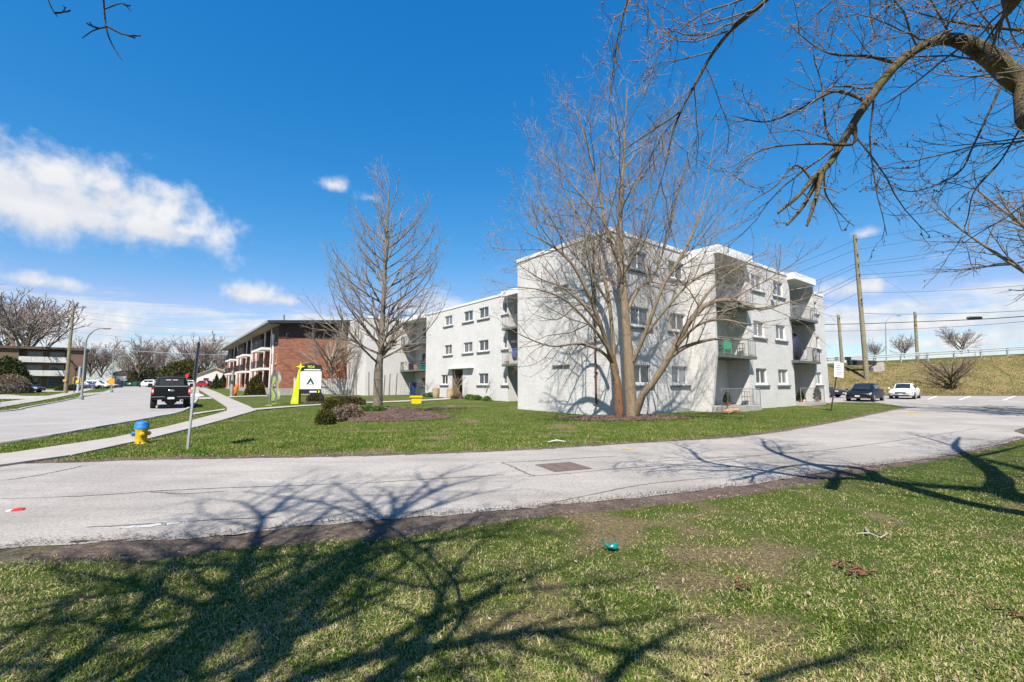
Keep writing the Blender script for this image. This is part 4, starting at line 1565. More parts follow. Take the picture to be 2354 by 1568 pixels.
def merge(batches):
    Vs, Fs, k = [], [], 0
    for V, F in batches:
        Vs.append(V)
        Fs.append(F + k)
        k += len(V)
    return np.concatenate(Vs), np.concatenate(Fs)


def stem(pts, radii, n=16):
    """smooth tapering path through the points"""
    p = resample(np.array([[*q] for q in pts], float), n)
    r = np.interp(np.linspace(0, 1, n), np.linspace(0, 1, len(radii)), radii)
    return p, r


def spawn(rg, P, R, per, ratio, ang, trop, wander, n, rr, ulo=0.25, uhi=0.97, per_len=None, minr=0.003, flat_k=0.0, maxlen=99.0, lenfall=0.55, maxr=9.0):
    """children of every branch of the batch (all numpy)"""
    B, m, _ = P.shape
    L = np.linalg.norm(np.diff(P, axis=1), axis=2).sum(1)
    k = np.full(B, per) if per_len is None else np.maximum(1, (L * per_len + rg.random(B)).astype(int))
    idx = np.repeat(np.arange(B), k)
    q = len(idx)
    within = np.concatenate([(np.arange(c) + rg.random(c)) / c for c in k]) if B else np.zeros(0)
    u = ulo + (uhi - ulo) * within
    f = u * (m - 1)
    i0 = np.clip(f.astype(int), 0, m - 2)
    fr = (f - i0)[:, None]
    base = P[idx, i0] * (1 - fr) + P[idx, i0 + 1] * fr
    tan = unit(P[idx, i0 + 1] - P[idx, i0])
    rb = R[idx, i0] * (1 - fr[:, 0]) + R[idx, i0 + 1] * fr[:, 0]
    rnd = rg.normal(size=(q, 3))
    rnd[:, 2] *= (1 - flat_k)
    perp = unit(rnd - (rnd * tan).sum(1, keepdims=True) * tan)
    a = rg.uniform(ang[0], ang[1], q)[:, None]
    d = unit(tan * np.cos(a) + perp * np.sin(a))
    ln = np.minimum(L[idx] * ratio * (1 - lenfall * (u - ulo) / (uhi - ulo)) * rg.uniform(0.65, 1.3, q), maxlen)
    pts = [base]
    step = (ln / (n - 1))[:, None]
    for j in range(n - 1):
        d = unit(d + np.array([[0, 0, trop]]) + rg.normal(size=(q, 3)) * wander)
        pts.append(pts[-1] + d * step)
    C = np.stack(pts, 1)
    r0 = np.clip(rb * rr, minr, max(maxr, minr))
    Rc = r0[:, None] * np.linspace(1, 0.35, n)[None]
    Rc = np.maximum(Rc, minr * 0.7)
    return C, Rc


def build_tree(name, stems, levels, mats, seed, label, cat, base, group=None, sides=(9, 5, 4, 3, 3), trunk_name='trunk', buds=None, extra_trunks=(), knots=0.03, n=16):
    """stems: list of (pts, radii) in world; levels: dict list for spawn; base: where it stands"""
    rg = np.random.default_rng(seed)
    root = empty(name, base, 0, label, cat, group)
    off = np.array([base[0], base[1], base[2]])
    SP = [stem(p, r, n) for p, r in stems]
    P = np.stack([s[0] for s in SP]) - off
    R = np.stack([s[1] for s in SP])
    # a little unevenness in the bark outline
    tb = [tube_batch(P, R * (1 + rg.normal(0, knots, R.shape)), sides[0])]
    V, F = merge(tb)
    link(trunk_name, mesh_np(trunk_name, V, F, mats[0], True), root)
    for (p, r, m_, nm) in extra_trunks:
        s_ = stem(p, r)
        V, F = tube_batch((s_[0] - off)[None], (s_[1] * (1 + rg.normal(0, 0.06, s_[1].shape)))[None], 9)
        link(nm, mesh_np(nm, V, F, m_, True), root)
    crown = []
    twigs = []
    cur = (P, R)
    for i, lv in enumerate(levels):
        C = spawn(rg, *cur, **lv)
        (crown if i == 0 else twigs).append(tube_batch(C[0], C[1], sides[min(i + 1, len(sides) - 1)]))
        cur = C
    V, F = merge(crown + twigs[:1])
    crown_o = link('crown', mesh_np('crown', V, F, mats[1], True), root)
    if len(twigs) > 1:
        V, F = merge(twigs[1:])
        tag(link('twigs', mesh_np('twigs', V, F, mats[2], False), crown_o), kind='stuff')
    if buds:
        tipP = cur[0].reshape(-1, 3)
        n = int(len(tipP) * buds[0])
        c = tipP[rg.choice(len(tipP), n, replace=False)] + rg.normal(0, buds[1] * 0.4, (n, 3))
        s = buds[1] * rg.uniform(0.5, 1.2, n)[:, None]
        oc = np.array([[1, 0, 0], [0, 1, 0], [-1, 0, 0], [0, -1, 0], [0, 0, 1.3], [0, 0, -1.3]], float)
        V = (c[:, None, :] + oc[None] * s[:, None, :]).reshape(-1, 3)
        fq = np.array([[0, 1, 4], [1, 2, 4], [2, 3, 4], [3, 0, 4], [1, 0, 5], [2, 1, 5], [3, 2, 5], [0, 3, 5]])
        F = (fq[None] + (np.arange(n) * 6)[:, None, None]).reshape(-1, 3)
        tag(link('buds', mesh_np('buds', V, F, 'bud'), crown_o), kind='stuff')
    return root


def W3(pts, Y):
    """picture-plane points at given depths -> world"""
    out = []
    for i, p in enumerate(pts):
        y = Y[i] if hasattr(Y, '__len__') else Y
        out.append(tuple(atY(p[0], p[1], y)))
    return out


# --- multi-stemmed tree at the corner of the white building
b1 = at(1447, 957)
Y1 = b1.y
def under(p):
    return (p[0], p[1], tz(p[0], p[1]) - 0.15)
stems1 = [
    # tall middle leader
    ([under(atY(1452, 955, Y1))] + W3([(1450, 920), (1446, 850), (1440, 760), (1432, 660), (1424, 560), (1428, 440), (1436, 320), (1442, 190)], [Y1, Y1, Y1, Y1 + .1, Y1 + .2, Y1 + .2, Y1 + .3, Y1 + .3]), [0.28, 0.205, 0.185, 0.155, 0.115, 0.085, 0.058, 0.034, 0.010]),
    # second leader, leaning left then up
    (W3([(1436, 660), (1420, 600), (1392, 520), (1378, 440), (1352, 340), (1318, 235)], [Y1 + .1, Y1 + .3, Y1 + .6, Y1 + .8, Y1 + 1.0, Y1 + 1.2]), [0.11, 0.09, 0.07, 0.055, 0.04, 0.014]),
    # right-hand leaders
    (W3([(1455, 830), (1478, 780), (1500, 720), (1528, 650), (1566, 590), (1610, 500), (1640, 420)], [Y1 - .1, Y1 - .4, Y1 - .7, Y1 - .9, Y1 - 1.1, Y1 - 1.2, Y1 - 1.3]), [0.10, 0.085, 0.07, 0.06, 0.045, 0.03, 0.012]),
    (W3([(1462, 950), (1478, 905), (1508, 872), (1541, 816), (1584, 741), (1625, 700), (1680, 690), (1751, 712), (1821, 690)], [Y1 - .1, Y1 - .5, Y1 - .8, Y1 - 1.1, Y1 - 1.5, Y1 - 1.8, Y1 - 2.0, Y1 - 2.1, Y1 - 2.1]), [0.17, 0.15, 0.135, 0.12, 0.10, 0.08, 0.06, 0.035, 0.012]),
    (W3([(1536, 826), (1560, 806), (1590, 792), (1640, 780), (1700, 782), (1740, 776)], [Y1 - 1.1, Y1 - 1.2, Y1 - 1.3, Y1 - 1.6, Y1 - 1.9, Y1 - 2.2]), [0.10, 0.085, 0.065, 0.045, 0.028, 0.012]),
    (W3([(1590, 738), (1615, 690), (1660, 640), (1720, 600), (1770, 570)], [Y1 - 1.5, Y1 - 1.4, Y1 - 1.2, Y1 - .8, Y1 - .4]), [0.07, 0.055, 0.04, 0.025, 0.01]),
    (W3([(1440, 720), (1470, 660), (1500, 640), (1530, 560), (1560, 440), (1590, 330)], [Y1, Y1 + .3, Y1 + .5, Y1 + .7, Y1 + .9, Y1 + 1.0]), [0.085, 0.07, 0.06, 0.045, 0.03, 0.012]),
    # left spreading limbs from the old stump
    (W3([(1418, 880), (1398, 800), (1378, 740), (1350, 670), (1310, 600), (1260, 560), (1200, 530)], [Y1 - .1, Y1 - .4, Y1 - .7, Y1 - 1.0, Y1 - 1.3, Y1 - 1.6, Y1 - 1.8]), [0.115, 0.10, 0.085, 0.07, 0.05, 0.03, 0.01]),
    (W3([(1404, 830), (1380, 806), (1330, 790), (1270, 796), (1210, 776), (1150, 744)], [Y1 - .3, Y1 - .7, Y1 - 1.2, Y1 - 1.7, Y1 - 2.1, Y1 - 2.4]), [0.075, 0.065, 0.05, 0.038, 0.025, 0.01]),
    (W3([(1412, 850), (1408, 770), (1400, 690), (1378, 600), (1340, 520), (1290, 420), (1270, 340)], [Y1 + .1, Y1 + .3, Y1 + .5, Y1 + .6, Y1 + .7, Y1 + .8, Y1 + .8]), [0.095, 0.085, 0.07, 0.055, 0.04, 0.024, 0.01]),
    (W3([(1386, 760), (1340, 700), (1290, 660), (1240, 640), (1180, 600)], [Y1 - .6, Y1 - 1.1, Y1 - 1.5, Y1 - 1.9, Y1 - 2.2]), [0.07, 0.055, 0.04, 0.025, 0.01]),
    (W3([(1398, 790), (1370, 720), (1330, 700), (1280, 735), (1220, 720)], [Y1 + .2, Y1 + .5, Y1 + .8, Y1 + .9, Y1 + 1.0]), [0.06, 0.05, 0.035, 0.022, 0.01]),
    (W3([(1426, 640), (1450, 600), (1480, 520), (1500, 400), (1512, 290)], [Y1 + .2, Y1 - .2, Y1 - .6, Y1 - .9, Y1 - 1.1]), [0.07, 0.055, 0.042, 0.026, 0.01]),
    (W3([(1412, 840), (1390, 790), (1355, 745), (1300, 690), (1235, 665), (1165, 660)], [Y1 - .2, Y1 - .9, Y1 - 1.5, Y1 - 2.1, Y1 - 2.6, Y1 - 2.9]), [0.075, 0.065, 0.052, 0.04, 0.024, 0.01]),
    (W3([(1544, 812), (1600, 750), (1660, 735), (1720, 745), (1790, 735)], [Y1 - 1.1, Y1 - 1.9, Y1 - 2.5, Y1 - 2.9, Y1 - 3.2]), [0.07, 0.055, 0.042, 0.026, 0.01]),
    (W3([(1480, 775), (1540, 700), (1600, 640), (1680, 610), (1745, 620)], [Y1 - .4, Y1 - 1.0, Y1 - 1.4, Y1 - 1.7, Y1 - 1.9]), [0.06, 0.05, 0.038, 0.024, 0.01]),
    (W3([(1400, 700), (1350, 620), (1300, 560), (1250, 470), (1225, 400)], [Y1 + .5, Y1 + .2, Y1, Y1 - .2, Y1 - .3]), [0.06, 0.05, 0.036, 0.022, 0.01]),
    (W3([(1424, 570), (1380, 500), (1320, 430), (1262, 365), (1212, 326)], [Y1 + .2, Y1 + .1, Y1, Y1 - .1, Y1 - .2]), [0.055, 0.042, 0.032, 0.02, 0.008]),
    (W3([(1430, 470), (1480, 400), (1530, 330), (1560, 250), (1580, 190)], [Y1 + .2, Y1, Y1 - .1, Y1 - .3, Y1 - .4]), [0.045, 0.036, 0.027, 0.018, 0.008]),
    (W3([(1545, 620), (1590, 540), (1620, 440), (1640, 330), (1650, 260)], [Y1 - .9, Y1 - .7, Y1 - .5, Y1 - .4, Y1 - .3]), [0.045, 0.036, 0.027, 0.016, 0.008]),
]
old = ([under(atY(1424, 952, Y1 - 0.2))] + W3([(1422, 925), (1420, 890), (1414, 850), (1406, 815)], [Y1 - .2, Y1 - .1, Y1, Y1]), [0.21, 0.18, 0.165, 0.15, 0.11], 'bark_rust', 'old_trunk')
L_main = [dict(per=0, per_len=1.8, ratio=0.50, ang=(0.5, 1.15), trop=0.03, wander=0.11, n=8, rr=0.5, ulo=0.20, minr=0.009, maxlen=3.8, maxr=0.032),
          dict(per=0, per_len=2.8, ratio=0.46, ang=(0.45, 1.0), trop=0.03, wander=0.14, n=6, rr=0.55, ulo=0.15, minr=0.006, maxlen=1.5, maxr=0.013),
          dict(per=0, per_len=5.0, ratio=0.5, ang=(0.4, 0.9), trop=0.06, wander=0.18, n=4, rr=0.6, ulo=0.1, minr=0.0042, maxlen=0.7)]
build_tree('bare_tree', stems1, L_main, ('bark_tan', 'bark_pale', 'twig_tan'), 31, 'large bare multi-stemmed tree with a rust-coloured old trunk at the corner of the white building', 'tree', tuple(under(b1)), 'bare lawn trees', extra_trunks=[old])

# --- single-stemmed tree in the mulch mound
b2 = at(868, 941)
Y2 = b2.y
s2 = [([under(b2)] + W3([(869, 915), (870, 850), (876, 800), (880, 720), (884, 630), (890, 520), (896, 410)], Y2), [0.23, 0.18, 0.15, 0.135, 0.105, 0.078, 0.048, 0.010])]
rg2 = random.Random(8)
for i in range(26):
    u = i / 25
    y0 = 838 - u * 290
    x0 = 872 + (880 - 870) * u + u * 12
    side = 1 if i % 2 else -1
    reach = (170 - 75 * u) * rg2.uniform(0.65, 1.12)
    rise = (100 + 55 * (1 - u)) * rg2.uniform(0.8, 1.25)
    dy = rg2.uniform(-1, 1) * 3.2 * (1 - 0.6 * u)
    pts = W3([(x0, y0), (x0 + side * reach * 0.3, y0 - rise * 0.2), (x0 + side * reach * 0.68, y0 - rise * 0.55), (x0 + side * reach * 0.92, y0 - rise)], [Y2, Y2 + dy * .4, Y2 + dy * .8, Y2 + dy])
    s2.append((pts, [0.06 - 0.03 * u, 0.045 - 0.02 * u, 0.03 - 0.012 * u, 0.008]))
L_up = [dict(per=0, per_len=2.6, ratio=0.42, ang=(0.4, 0.8), trop=0.08, wander=0.08, n=7, rr=0.5, ulo=0.2, minr=0.008, maxlen=2.0),
        dict(per=0, per_len=3.6, ratio=0.45, ang=(0.4, 0.85), trop=0.06, wander=0.12, n=5, rr=0.55, ulo=0.15, minr=0.0055, maxlen=1.1),
        dict(per=0, per_len=5.0, ratio=0.5, ang=(0.35, 0.8), trop=0.05, wander=0.15, n=4, rr=0.6, ulo=0.1, minr=0.004, maxlen=0.6)]
build_tree('bare_tree', s2, L_up, ('bark_grey', 'bark_pale', 'twig_tan'), 32, 'slim bare tree with a straight trunk rising from the mulch mound', 'tree', tuple(under(b2)), 'bare lawn trees')


def fan_stems(base, h, r, n, spread, trunk_h, seed, lean=(0, 0)):
    """generic crown: short trunk, then limbs fanning out"""
    rg_ = random.Random(seed)
    b = Vector(base)
    top = b + Vector((lean[0], lean[1], trunk_h))
    st = [([tuple(b - Vector((0, 0, 0.2))), tuple(b.lerp(top, 0.4)), tuple(top), tuple(top + Vector((lean[0], lean[1], h * 0.25))), tuple(top + Vector((lean[0] * 1.5, 0, h * 0.62))), tuple(top + Vector((0, 0, h - trunk_h)))], [r * 1.2, r, r * 0.85, r * 0.6, r * 0.35, r * 0.08])]
    for i in range(n):
        a = 2 * math.pi * (i + rg_.random() * 0.7) / n * 2.4
        z0 = trunk_h * 0.8 + (h - trunk_h) * 0.45 * (i / n)
        p0 = b + Vector((lean[0], lean[1], z0))
        w = spread * rg_.uniform(0.7, 1.1) * (1 - 0.35 * i / n)
        hh = (h - z0) * rg_.uniform(0.55, 0.95)
        d = Vector((math.cos(a), math.sin(a), 0))
        st.append(([tuple(p0), tuple(p0 + d * w * 0.3 + Vector((0, 0, hh * 0.3))), tuple(p0 + d * w * 0.7 + Vector((0, 0, hh * 0.68))), tuple(p0 + d * w + Vector((0, 0, hh)))], [r * 0.5, r * 0.38, r * 0.22, r * 0.05]))
    return st


# --- tree behind the sign
def ground_near(dx, t):
    """on the line t metres before the brick end wall, under picture column dx"""
    k = (dx - 1177.0) / 1046.4 / math.cos(PITCH)
    k = look(dx, 900).x / look(dx, 900).y
    # RB + a*s + e*t, x = k*y
    ax, ay = math.cos(BANG), math.sin(BANG)
    x0, y0 = RB[0] - ay * t, RB[1] + ax * t
    s_ = (k * y0 - x0) / (ax - k * ay)
    return Vector((x0 + ax * s_, y0 + ay * s_, tz(x0 + ax * s_, y0 + ay * s_)))


b3 = ground_near(760, -3.2)
st3 = fan_stems(b3, 8.2, 0.20, 15, 4.6, 2.3, 5)
L_bush = [dict(per=0, per_len=2.0, ratio=0.5, ang=(0.4, 0.9), trop=0.05, wander=0.12, n=6, rr=0.5, ulo=0.2, minr=0.012, maxlen=2.4),
          dict(per=0, per_len=2.8, ratio=0.5, ang=(0.4, 0.9), trop=0.03, wander=0.15, n=5, rr=0.55, ulo=0.15, minr=0.009, maxlen=1.3),
          dict(per=0, per_len=3.2, ratio=0.55, ang=(0.4, 0.9), trop=0.0, wander=0.18, n=4, rr=0.6, ulo=0.1, minr=0.0065, maxlen=0.8)]
build_tree('bare_tree', st3, L_bush, ('bark_pale', 'bark_pale', 'twig_tan'), 33, 'wide twiggy bare tree in front of the red brick wall and white fence', 'tree', tuple(b3), 'bare lawn trees')

# --- big tree off to the right: its limbs arch into the picture, its shadow falls on the driveway
base_r = (7.5, 2.3, tz(7.5, 2.3))
SH = Vector((0.20 / 1.28, 0.98 / 1.28, 0))     # shadow offset per metre of height


def lim(pts, depth):
    return W3(pts, depth)


def from_shadow(pts):
    """limb points from where their shadow lies on the ground and their height"""
    out = []
    for (dx, dy, h) in pts:
        g = at(dx, dy)
        out.append((g.x - SH.x * h, g.y - SH.y * h, h))
    return out


stR = [
    # trunk forks at head height
    ([(7.5, 2.3, -0.2), (7.48, 2.32, 1.2), (7.4, 2.45, 2.3), (7.6, 2.3, 4.0), (8.0, 1.8, 7.0), (8.2, 1.2, 10.0), (8.3, 0.6, 13.0)], [0.42, 0.34, 0.30, 0.24, 0.17, 0.10, 0.03]),
    # the arching limb
    ([(7.42, 2.42, 2.1), (7.1, 3.0, 3.0), (6.75, 3.9, 4.0)] + lim([(2420, 300), (2354, 205), (2275, 130), (2200, 92), (2130, 100), (2050, 160), (1970, 270), (1915, 365), (1885, 400)], [4.5, 4.95, 5.0, 5.0, 5.0, 5.0, 5.05, 5.1, 5.1]), [0.27, 0.24, 0.21, 0.185, 0.165, 0.145, 0.12, 0.10, 0.066, 0.05, 0.042, 0.034]),
    (lim([(1890, 392), (1862, 420), (1830, 455), (1788, 490)], [5.1, 5.1, 5.1, 5.1]), [0.036, 0.026, 0.02, 0.012]),
    (lim([(1886, 398), (1865, 440), (1842, 480), (1808, 518)], [5.1, 5.15, 5.15, 5.2]), [0.03, 0.024, 0.019, 0.014]),
    (lim([(1888, 398), (1880, 440), (1868, 480), (1855, 520)], [5.1, 5.05, 5.0, 5.0]), [0.032, 0.026, 0.02, 0.013]),
    # limbs known by the shadows they throw on the driveway
    ([(7.45, 2.4, 2.2)] + from_shadow([(2354, 1181, 3.7), (2184, 1147, 4.5), (2090, 1121, 5.2), (1940, 1087, 6.2), (1831, 1057, 7.2), (1764, 1031, 8.0), (1752, 1008, 8.6)]), [0.23, 0.19, 0.16, 0.13, 0.09, 0.06, 0.04, 0.015]),
    (from_shadow([(2090, 1119, 5.2), (1977, 1102, 5.7), (1865, 1098, 6.1), (1734, 1079, 6.8), (1621, 1061, 7.4), (1584, 1034, 8.2), (1535, 1016, 8.8)]), [0.10, 0.09, 0.075, 0.06, 0.045, 0.03, 0.012]),
    ([(7.45, 2.4, 2.3)] + from_shadow([(2354, 1151, 3.6), (2296, 1098, 4.6), (2259, 1068, 5.3), (2221, 1046, 5.9), (2195, 1027, 6.5), (2206, 1004, 7.3)]), [0.22, 0.175, 0.15, 0.125, 0.095, 0.06, 0.02]),
    (from_shadow([(2230, 1052, 5.7), (2290, 1040, 6.2), (2360, 1022, 6.8)]), [0.07, 0.05, 0.02]),
    (from_shadow([(2195, 1027, 6.5), (2140, 1010, 7.0), (2080, 995, 7.5)]), [0.05, 0.035, 0.012]),
    (from_shadow([(1831, 1057, 7.2), (1800, 1046, 7.6), (1790, 1028, 8.1), (1770, 1010, 8.6)]), [0.035, 0.03, 0.02, 0.01]),
    (from_shadow([(1734, 1079, 6.8), (1650, 1082, 7.1), (1560, 1080, 7.4), (1480, 1086, 7.7)]), [0.035, 0.03, 0.02, 0.01]),
    # branch hanging in from the top
    (lim([(1900, -140), (1760, 0), (1690, 60), (1640, 120), (1600, 190), (1568, 250), (1545, 310), (1530, 380), (1500, 480)], [4.3, 4.7, 4.9, 5.0, 5.1, 5.2, 5.3, 5.4, 5.5]), [0.045, 0.036, 0.032, 0.028, 0.023, 0.018, 0.013, 0.009, 0.005]),
    (lim([(1500, -160), (1440, 10), (1420, 90), (1408, 170), (1400, 240), (1404, 300)], [4.6, 5.0, 5.1, 5.2, 5.2, 5.2]), [0.03, 0.022, 0.017, 0.013, 0.009, 0.005]),
    (lim([(1566, 255), (1500, 300), (1440, 340), (1400, 370)], [5.2, 5.2, 5.3, 5.3]), [0.012, 0.01, 0.007, 0.004]),
    # drooping shoots under the arch
    (lim([(2300, 200), (2240, 330), (2200, 400), (2100, 440), (2040, 420)], [4.95, 5.1, 5.3, 5.5, 5.6]), [0.012, 0.010, 0.008, 0.006, 0.004]),
    (lim([(2354, 280), (2300, 370), (2240, 440), (2225, 500), (2205, 560)], [5.0, 5.1, 5.2, 5.2, 5.2]), [0.011, 0.009, 0.008, 0.006, 0.004]),
    (lim([(2420, 90), (2354, 70), (2250, 60), (2150, 40), (2080, 20)], [4.8, 5.0, 5.1, 5.2, 5.3]), [0.022, 0.018, 0.014, 0.01, 0.005]),
    (lim([(2075, 150), (2000, 130), (1900, 120), (1820, 60), (1790, 10)], [5.0, 5.1, 5.2, 5.3, 5.4]), [0.02, 0.016, 0.012, 0.008, 0.004]),
    (lim([(1995, 235), (1920, 210), (1840, 250), (1760, 280), (1680, 265)], [5.05, 5.2, 5.3, 5.4, 5.5]), [0.022, 0.018, 0.013, 0.009, 0.004]),
    (lim([(1965, 290), (1960, 330), (1880, 330), (1800, 335), (1740, 350), (1690, 400)], [5.05, 5.0, 5.0, 5.0, 5.0, 5.1]), [0.022, 0.018, 0.013, 0.01, 0.007, 0.004]),
    (lim([(1930, 350), (1900, 300), (1890, 200), (1870, 120), (1880, 40)], [5.1, 5.2, 5.3, 5.3, 5.3]), [0.016, 0.012, 0.01, 0.007, 0.004]),
    (lim([(2340, -60), (2320, 20), (2290, 60), (2250, 120)], [3.4, 4.2, 4.7, 5.0]), [0.10, 0.08, 0.02, 0.006]),
    (lim([(1895, 395), (1900, 450), (1940, 500), (1965, 520)], [5.1, 5.2, 5.3, 5.3]), [0.012, 0.009, 0.006, 0.004]),
    (lim([(1870, 420), (1830, 380), (1780, 430), (1720, 470), (1700, 520)], [5.1, 5.1, 5.1, 5.1, 5.1]), [0.014, 0.011, 0.008, 0.006, 0.003]),
]
L_near = [dict(per=0, per_len=3.4, ratio=0.40, ang=(0.5, 1.15), trop=0.02, wander=0.16, n=8, rr=0.42, ulo=0.12, minr=0.0052, maxlen=1.7, lenfall=0.3, maxr=0.012),
          dict(per=0, per_len=5.5, ratio=0.42, ang=(0.5, 1.1), trop=0.03, wander=0.2, n=6, rr=0.6, ulo=0.12, minr=0.004, maxlen=0.6, lenfall=0.3, maxr=0.006),
          dict(per=0, per_len=8.0, ratio=0.4, ang=(0.5, 1.1), trop=0.04, wander=0.2, n=4, rr=0.7, ulo=0.15, minr=0.003, maxlen=0.18)]
build_tree('overhanging_tree', stR, L_near, ('bark_mossy', 'bark_grey', 'twig_grey'), 41, 'old tree with a mossy arching limb and red buds hanging in from the right', 'tree', base_r, buds=(0.16, 0.012), sides=(14, 6, 4, 3), knots=0.075, n=40)

# --- tree beside the camera on the left: throws the shadows on the near lawn
base_l = (-3.0, -2.6, tz(-3.0, -2.6))


stL = [
    ([(-3.0, -2.6, -0.2), (-2.95, -2.55, 1.6), (-2.9, -2.4, 3.0), (-3.0, -2.8, 5.5), (-3.2, -3.4, 9.0), (-3.3, -4.0, 12.5)], [0.2592, 0.216, 0.1944, 0.144, 0.0864, 0.0216]),
    ([(-2.9, -2.4, 2.8)] + from_shadow([(330, 1568, 4.72), (470, 1420, 5.80), (560, 1300, 6.87), (590, 1232, 7.73), (600, 1185, 8.49), (545, 1150, 9.36)]), [0.1348, 0.1042, 0.08577, 0.06434, 0.04902, 0.04099, 0.01118]),
    (from_shadow([(592, 1225, 7.84), (620, 1180, 8.60), (670, 1140, 9.36)]), [0.03726, 0.02608, 0.009]),
    ([(-2.9, -2.4, 3.0)] + from_shadow([(560, 1568, 4.72), (690, 1430, 5.68), (800, 1310, 6.76), (880, 1215, 7.95), (905, 1180, 8.60), (900, 1130, 9.68)]), [0.147, 0.1225, 0.1042, 0.08273, 0.06127, 0.05216, 0.01118]),
    (from_shadow([(890, 1200, 8.16), (850, 1165, 8.81), (800, 1130, 9.57), (760, 1105, 10.22)]), [0.04471, 0.03353, 0.02236, 0.009]),
    (from_shadow([(895, 1195, 8.28), (960, 1150, 9.14), (1040, 1115, 9.89), (1130, 1092, 10.54)]), [0.04844, 0.03726, 0.02236, 0.009]),
    (from_shadow([(905, 1185, 8.49), (985, 1170, 9.03), (1080, 1140, 9.68), (1180, 1120, 10.22)]), [0.03726, 0.02831, 0.01863, 0.009]),
    (from_shadow([(690, 1430, 5.68), (600, 1440, 6.12), (420, 1380, 6.76), (250, 1330, 7.30), (90, 1310, 7.95)]), [0.06127, 0.05208, 0.04471, 0.02981, 0.01242]),
    (from_shadow([(560, 1300, 6.87), (430, 1300, 7.30), (300, 1290, 7.73), (160, 1285, 8.16)]), [0.05216, 0.03726, 0.02608, 0.01242]),
    (from_shadow([(470, 1420, 5.80), (330, 1450, 6.12), (180, 1430, 6.55), (30, 1440, 6.98)]), [0.04902, 0.04471, 0.02981, 0.01242]),
    (from_shadow([(700, 1560, 4.82), (860, 1510, 5.25), (1060, 1480, 5.68), (1250, 1450, 6.12), (1400, 1440, 6.44), (1560, 1400, 6.87)]), [0.0674, 0.05514, 0.05216, 0.03726, 0.02608, 0.01242]),
    (from_shadow([(1250, 1450, 6.12), (1380, 1490, 6.22), (1500, 1530, 6.44), (1600, 1590, 6.55)]), [0.03726, 0.02981, 0.02236, 0.01242]),
    (from_shadow([(800, 1310, 6.76), (980, 1350, 6.76), (1150, 1320, 7.20), (1300, 1290, 7.63)]), [0.04471, 0.03353, 0.02236, 0.009]),
    (from_shadow([(860, 1510, 5.25), (980, 1420, 6.12), (1120, 1370, 6.76), (1280, 1350, 7.30), (1440, 1340, 7.73)]), [0.04471, 0.03353, 0.02608, 0.01863, 0.009]),
    (from_shadow([(120, 1568, 4.6), (230, 1480, 5.6), (330, 1400, 6.3), (380, 1330, 7.2), (400, 1290, 8.0)]), [0.07, 0.055, 0.042, 0.03, 0.012]),
    (from_shadow([(900, 1568, 4.8), (960, 1480, 5.6), (1010, 1390, 6.4), (1040, 1320, 7.2), (1090, 1260, 8.0), (1180, 1200, 9.0)]), [0.06, 0.05, 0.042, 0.034, 0.025, 0.012]),
    (from_shadow([(640, 1480, 5.4), (560, 1400, 6.2), (470, 1340, 6.8), (400, 1280, 7.6), (300, 1240, 8.4)]), [0.05, 0.042, 0.034, 0.025, 0.012]),
    (from_shadow([(880, 1215, 7.9), (820, 1180, 8.6), (700, 1150, 9.2), (560, 1130, 9.8)]), [0.035, 0.028, 0.02, 0.01]),
    (from_shadow([(905, 1185, 8.5), (950, 1140, 9.2), (1000, 1100, 10.0), (1080, 1075, 10.6)]), [0.035, 0.028, 0.02, 0.01]),
    (from_shadow([(1400, 1568, 5.2), (1470, 1500, 5.8), (1560, 1450, 6.4), (1640, 1420, 7.0)]), [0.045, 0.036, 0.026, 0.012]),
    (from_shadow([(1750, 1568, 5.0), (1860, 1530, 5.6), (1980, 1500, 6.2), (2100, 1480, 6.8)]), [0.035, 0.028, 0.02, 0.01]),
    # spray that shows at the upper left
    # (spray)
    (W3([(235, -40), (242, 50), (250, 85), (262, 110), (280, 138)], [2.9, 3.0, 3.0, 3.0, 3.0]), [0.008, 0.006, 0.005, 0.004, 0.003]),
    (W3([(104, -60), (108, -10), (122, 25), (132, 38)], [3.0, 3.1, 3.1, 3.1]), [0.006, 0.005, 0.004, 0.003]),
    (W3([(242, 20), (280, 8), (300, 25)], [3.0, 3.0, 3.0]), [0.005, 0.004, 0.002]),
    (W3([(244, 62), (215, 70), (188, 88)], [3.0, 3.0, 3.0]), [0.005, 0.004, 0.002]),
]
L_left = [dict(per=0, per_len=2.2, ratio=0.5, ang=(0.4, 1.0), trop=0.04, wander=0.14, n=8, rr=0.6, ulo=0.12, minr=0.008, maxlen=2.6, lenfall=0.3, maxr=0.034),
          dict(per=0, per_len=2.6, ratio=0.5, ang=(0.4, 1.0), trop=0.03, wander=0.16, n=6, rr=0.65, ulo=0.12, minr=0.006, maxlen=1.3, maxr=0.018),
          dict(per=0, per_len=3.0, ratio=0.5, ang=(0.4, 1.0), trop=0.02, wander=0.16, n=4, rr=0.7, ulo=0.12, minr=0.0045, maxlen=0.6)]
build_tree('overhanging_tree', stL, L_left, ('bark_dark', 'bark_dark', 'twig_dark'), 42, 'tree left of the camera showing only one dark budding spray at the top', 'tree', base_l, sides=(10, 5, 4, 3), extra_trunks=[([(-3.0, -2.8, 5.5)] + W3([(250, -900), (240, -300), (235, -40)], [0.8, 2.2, 2.9]), [0.07, 0.04, 0.02, 0.009], 'bark_dark', 'spray_branch'), ([(-3.0, -2.8, 5.2)] + W3([(90, -900), (100, -300), (104, -60)], [0.8, 2.2, 3.0]), [0.06, 0.03, 0.015, 0.006], 'bark_dark', 'spray_branch')])

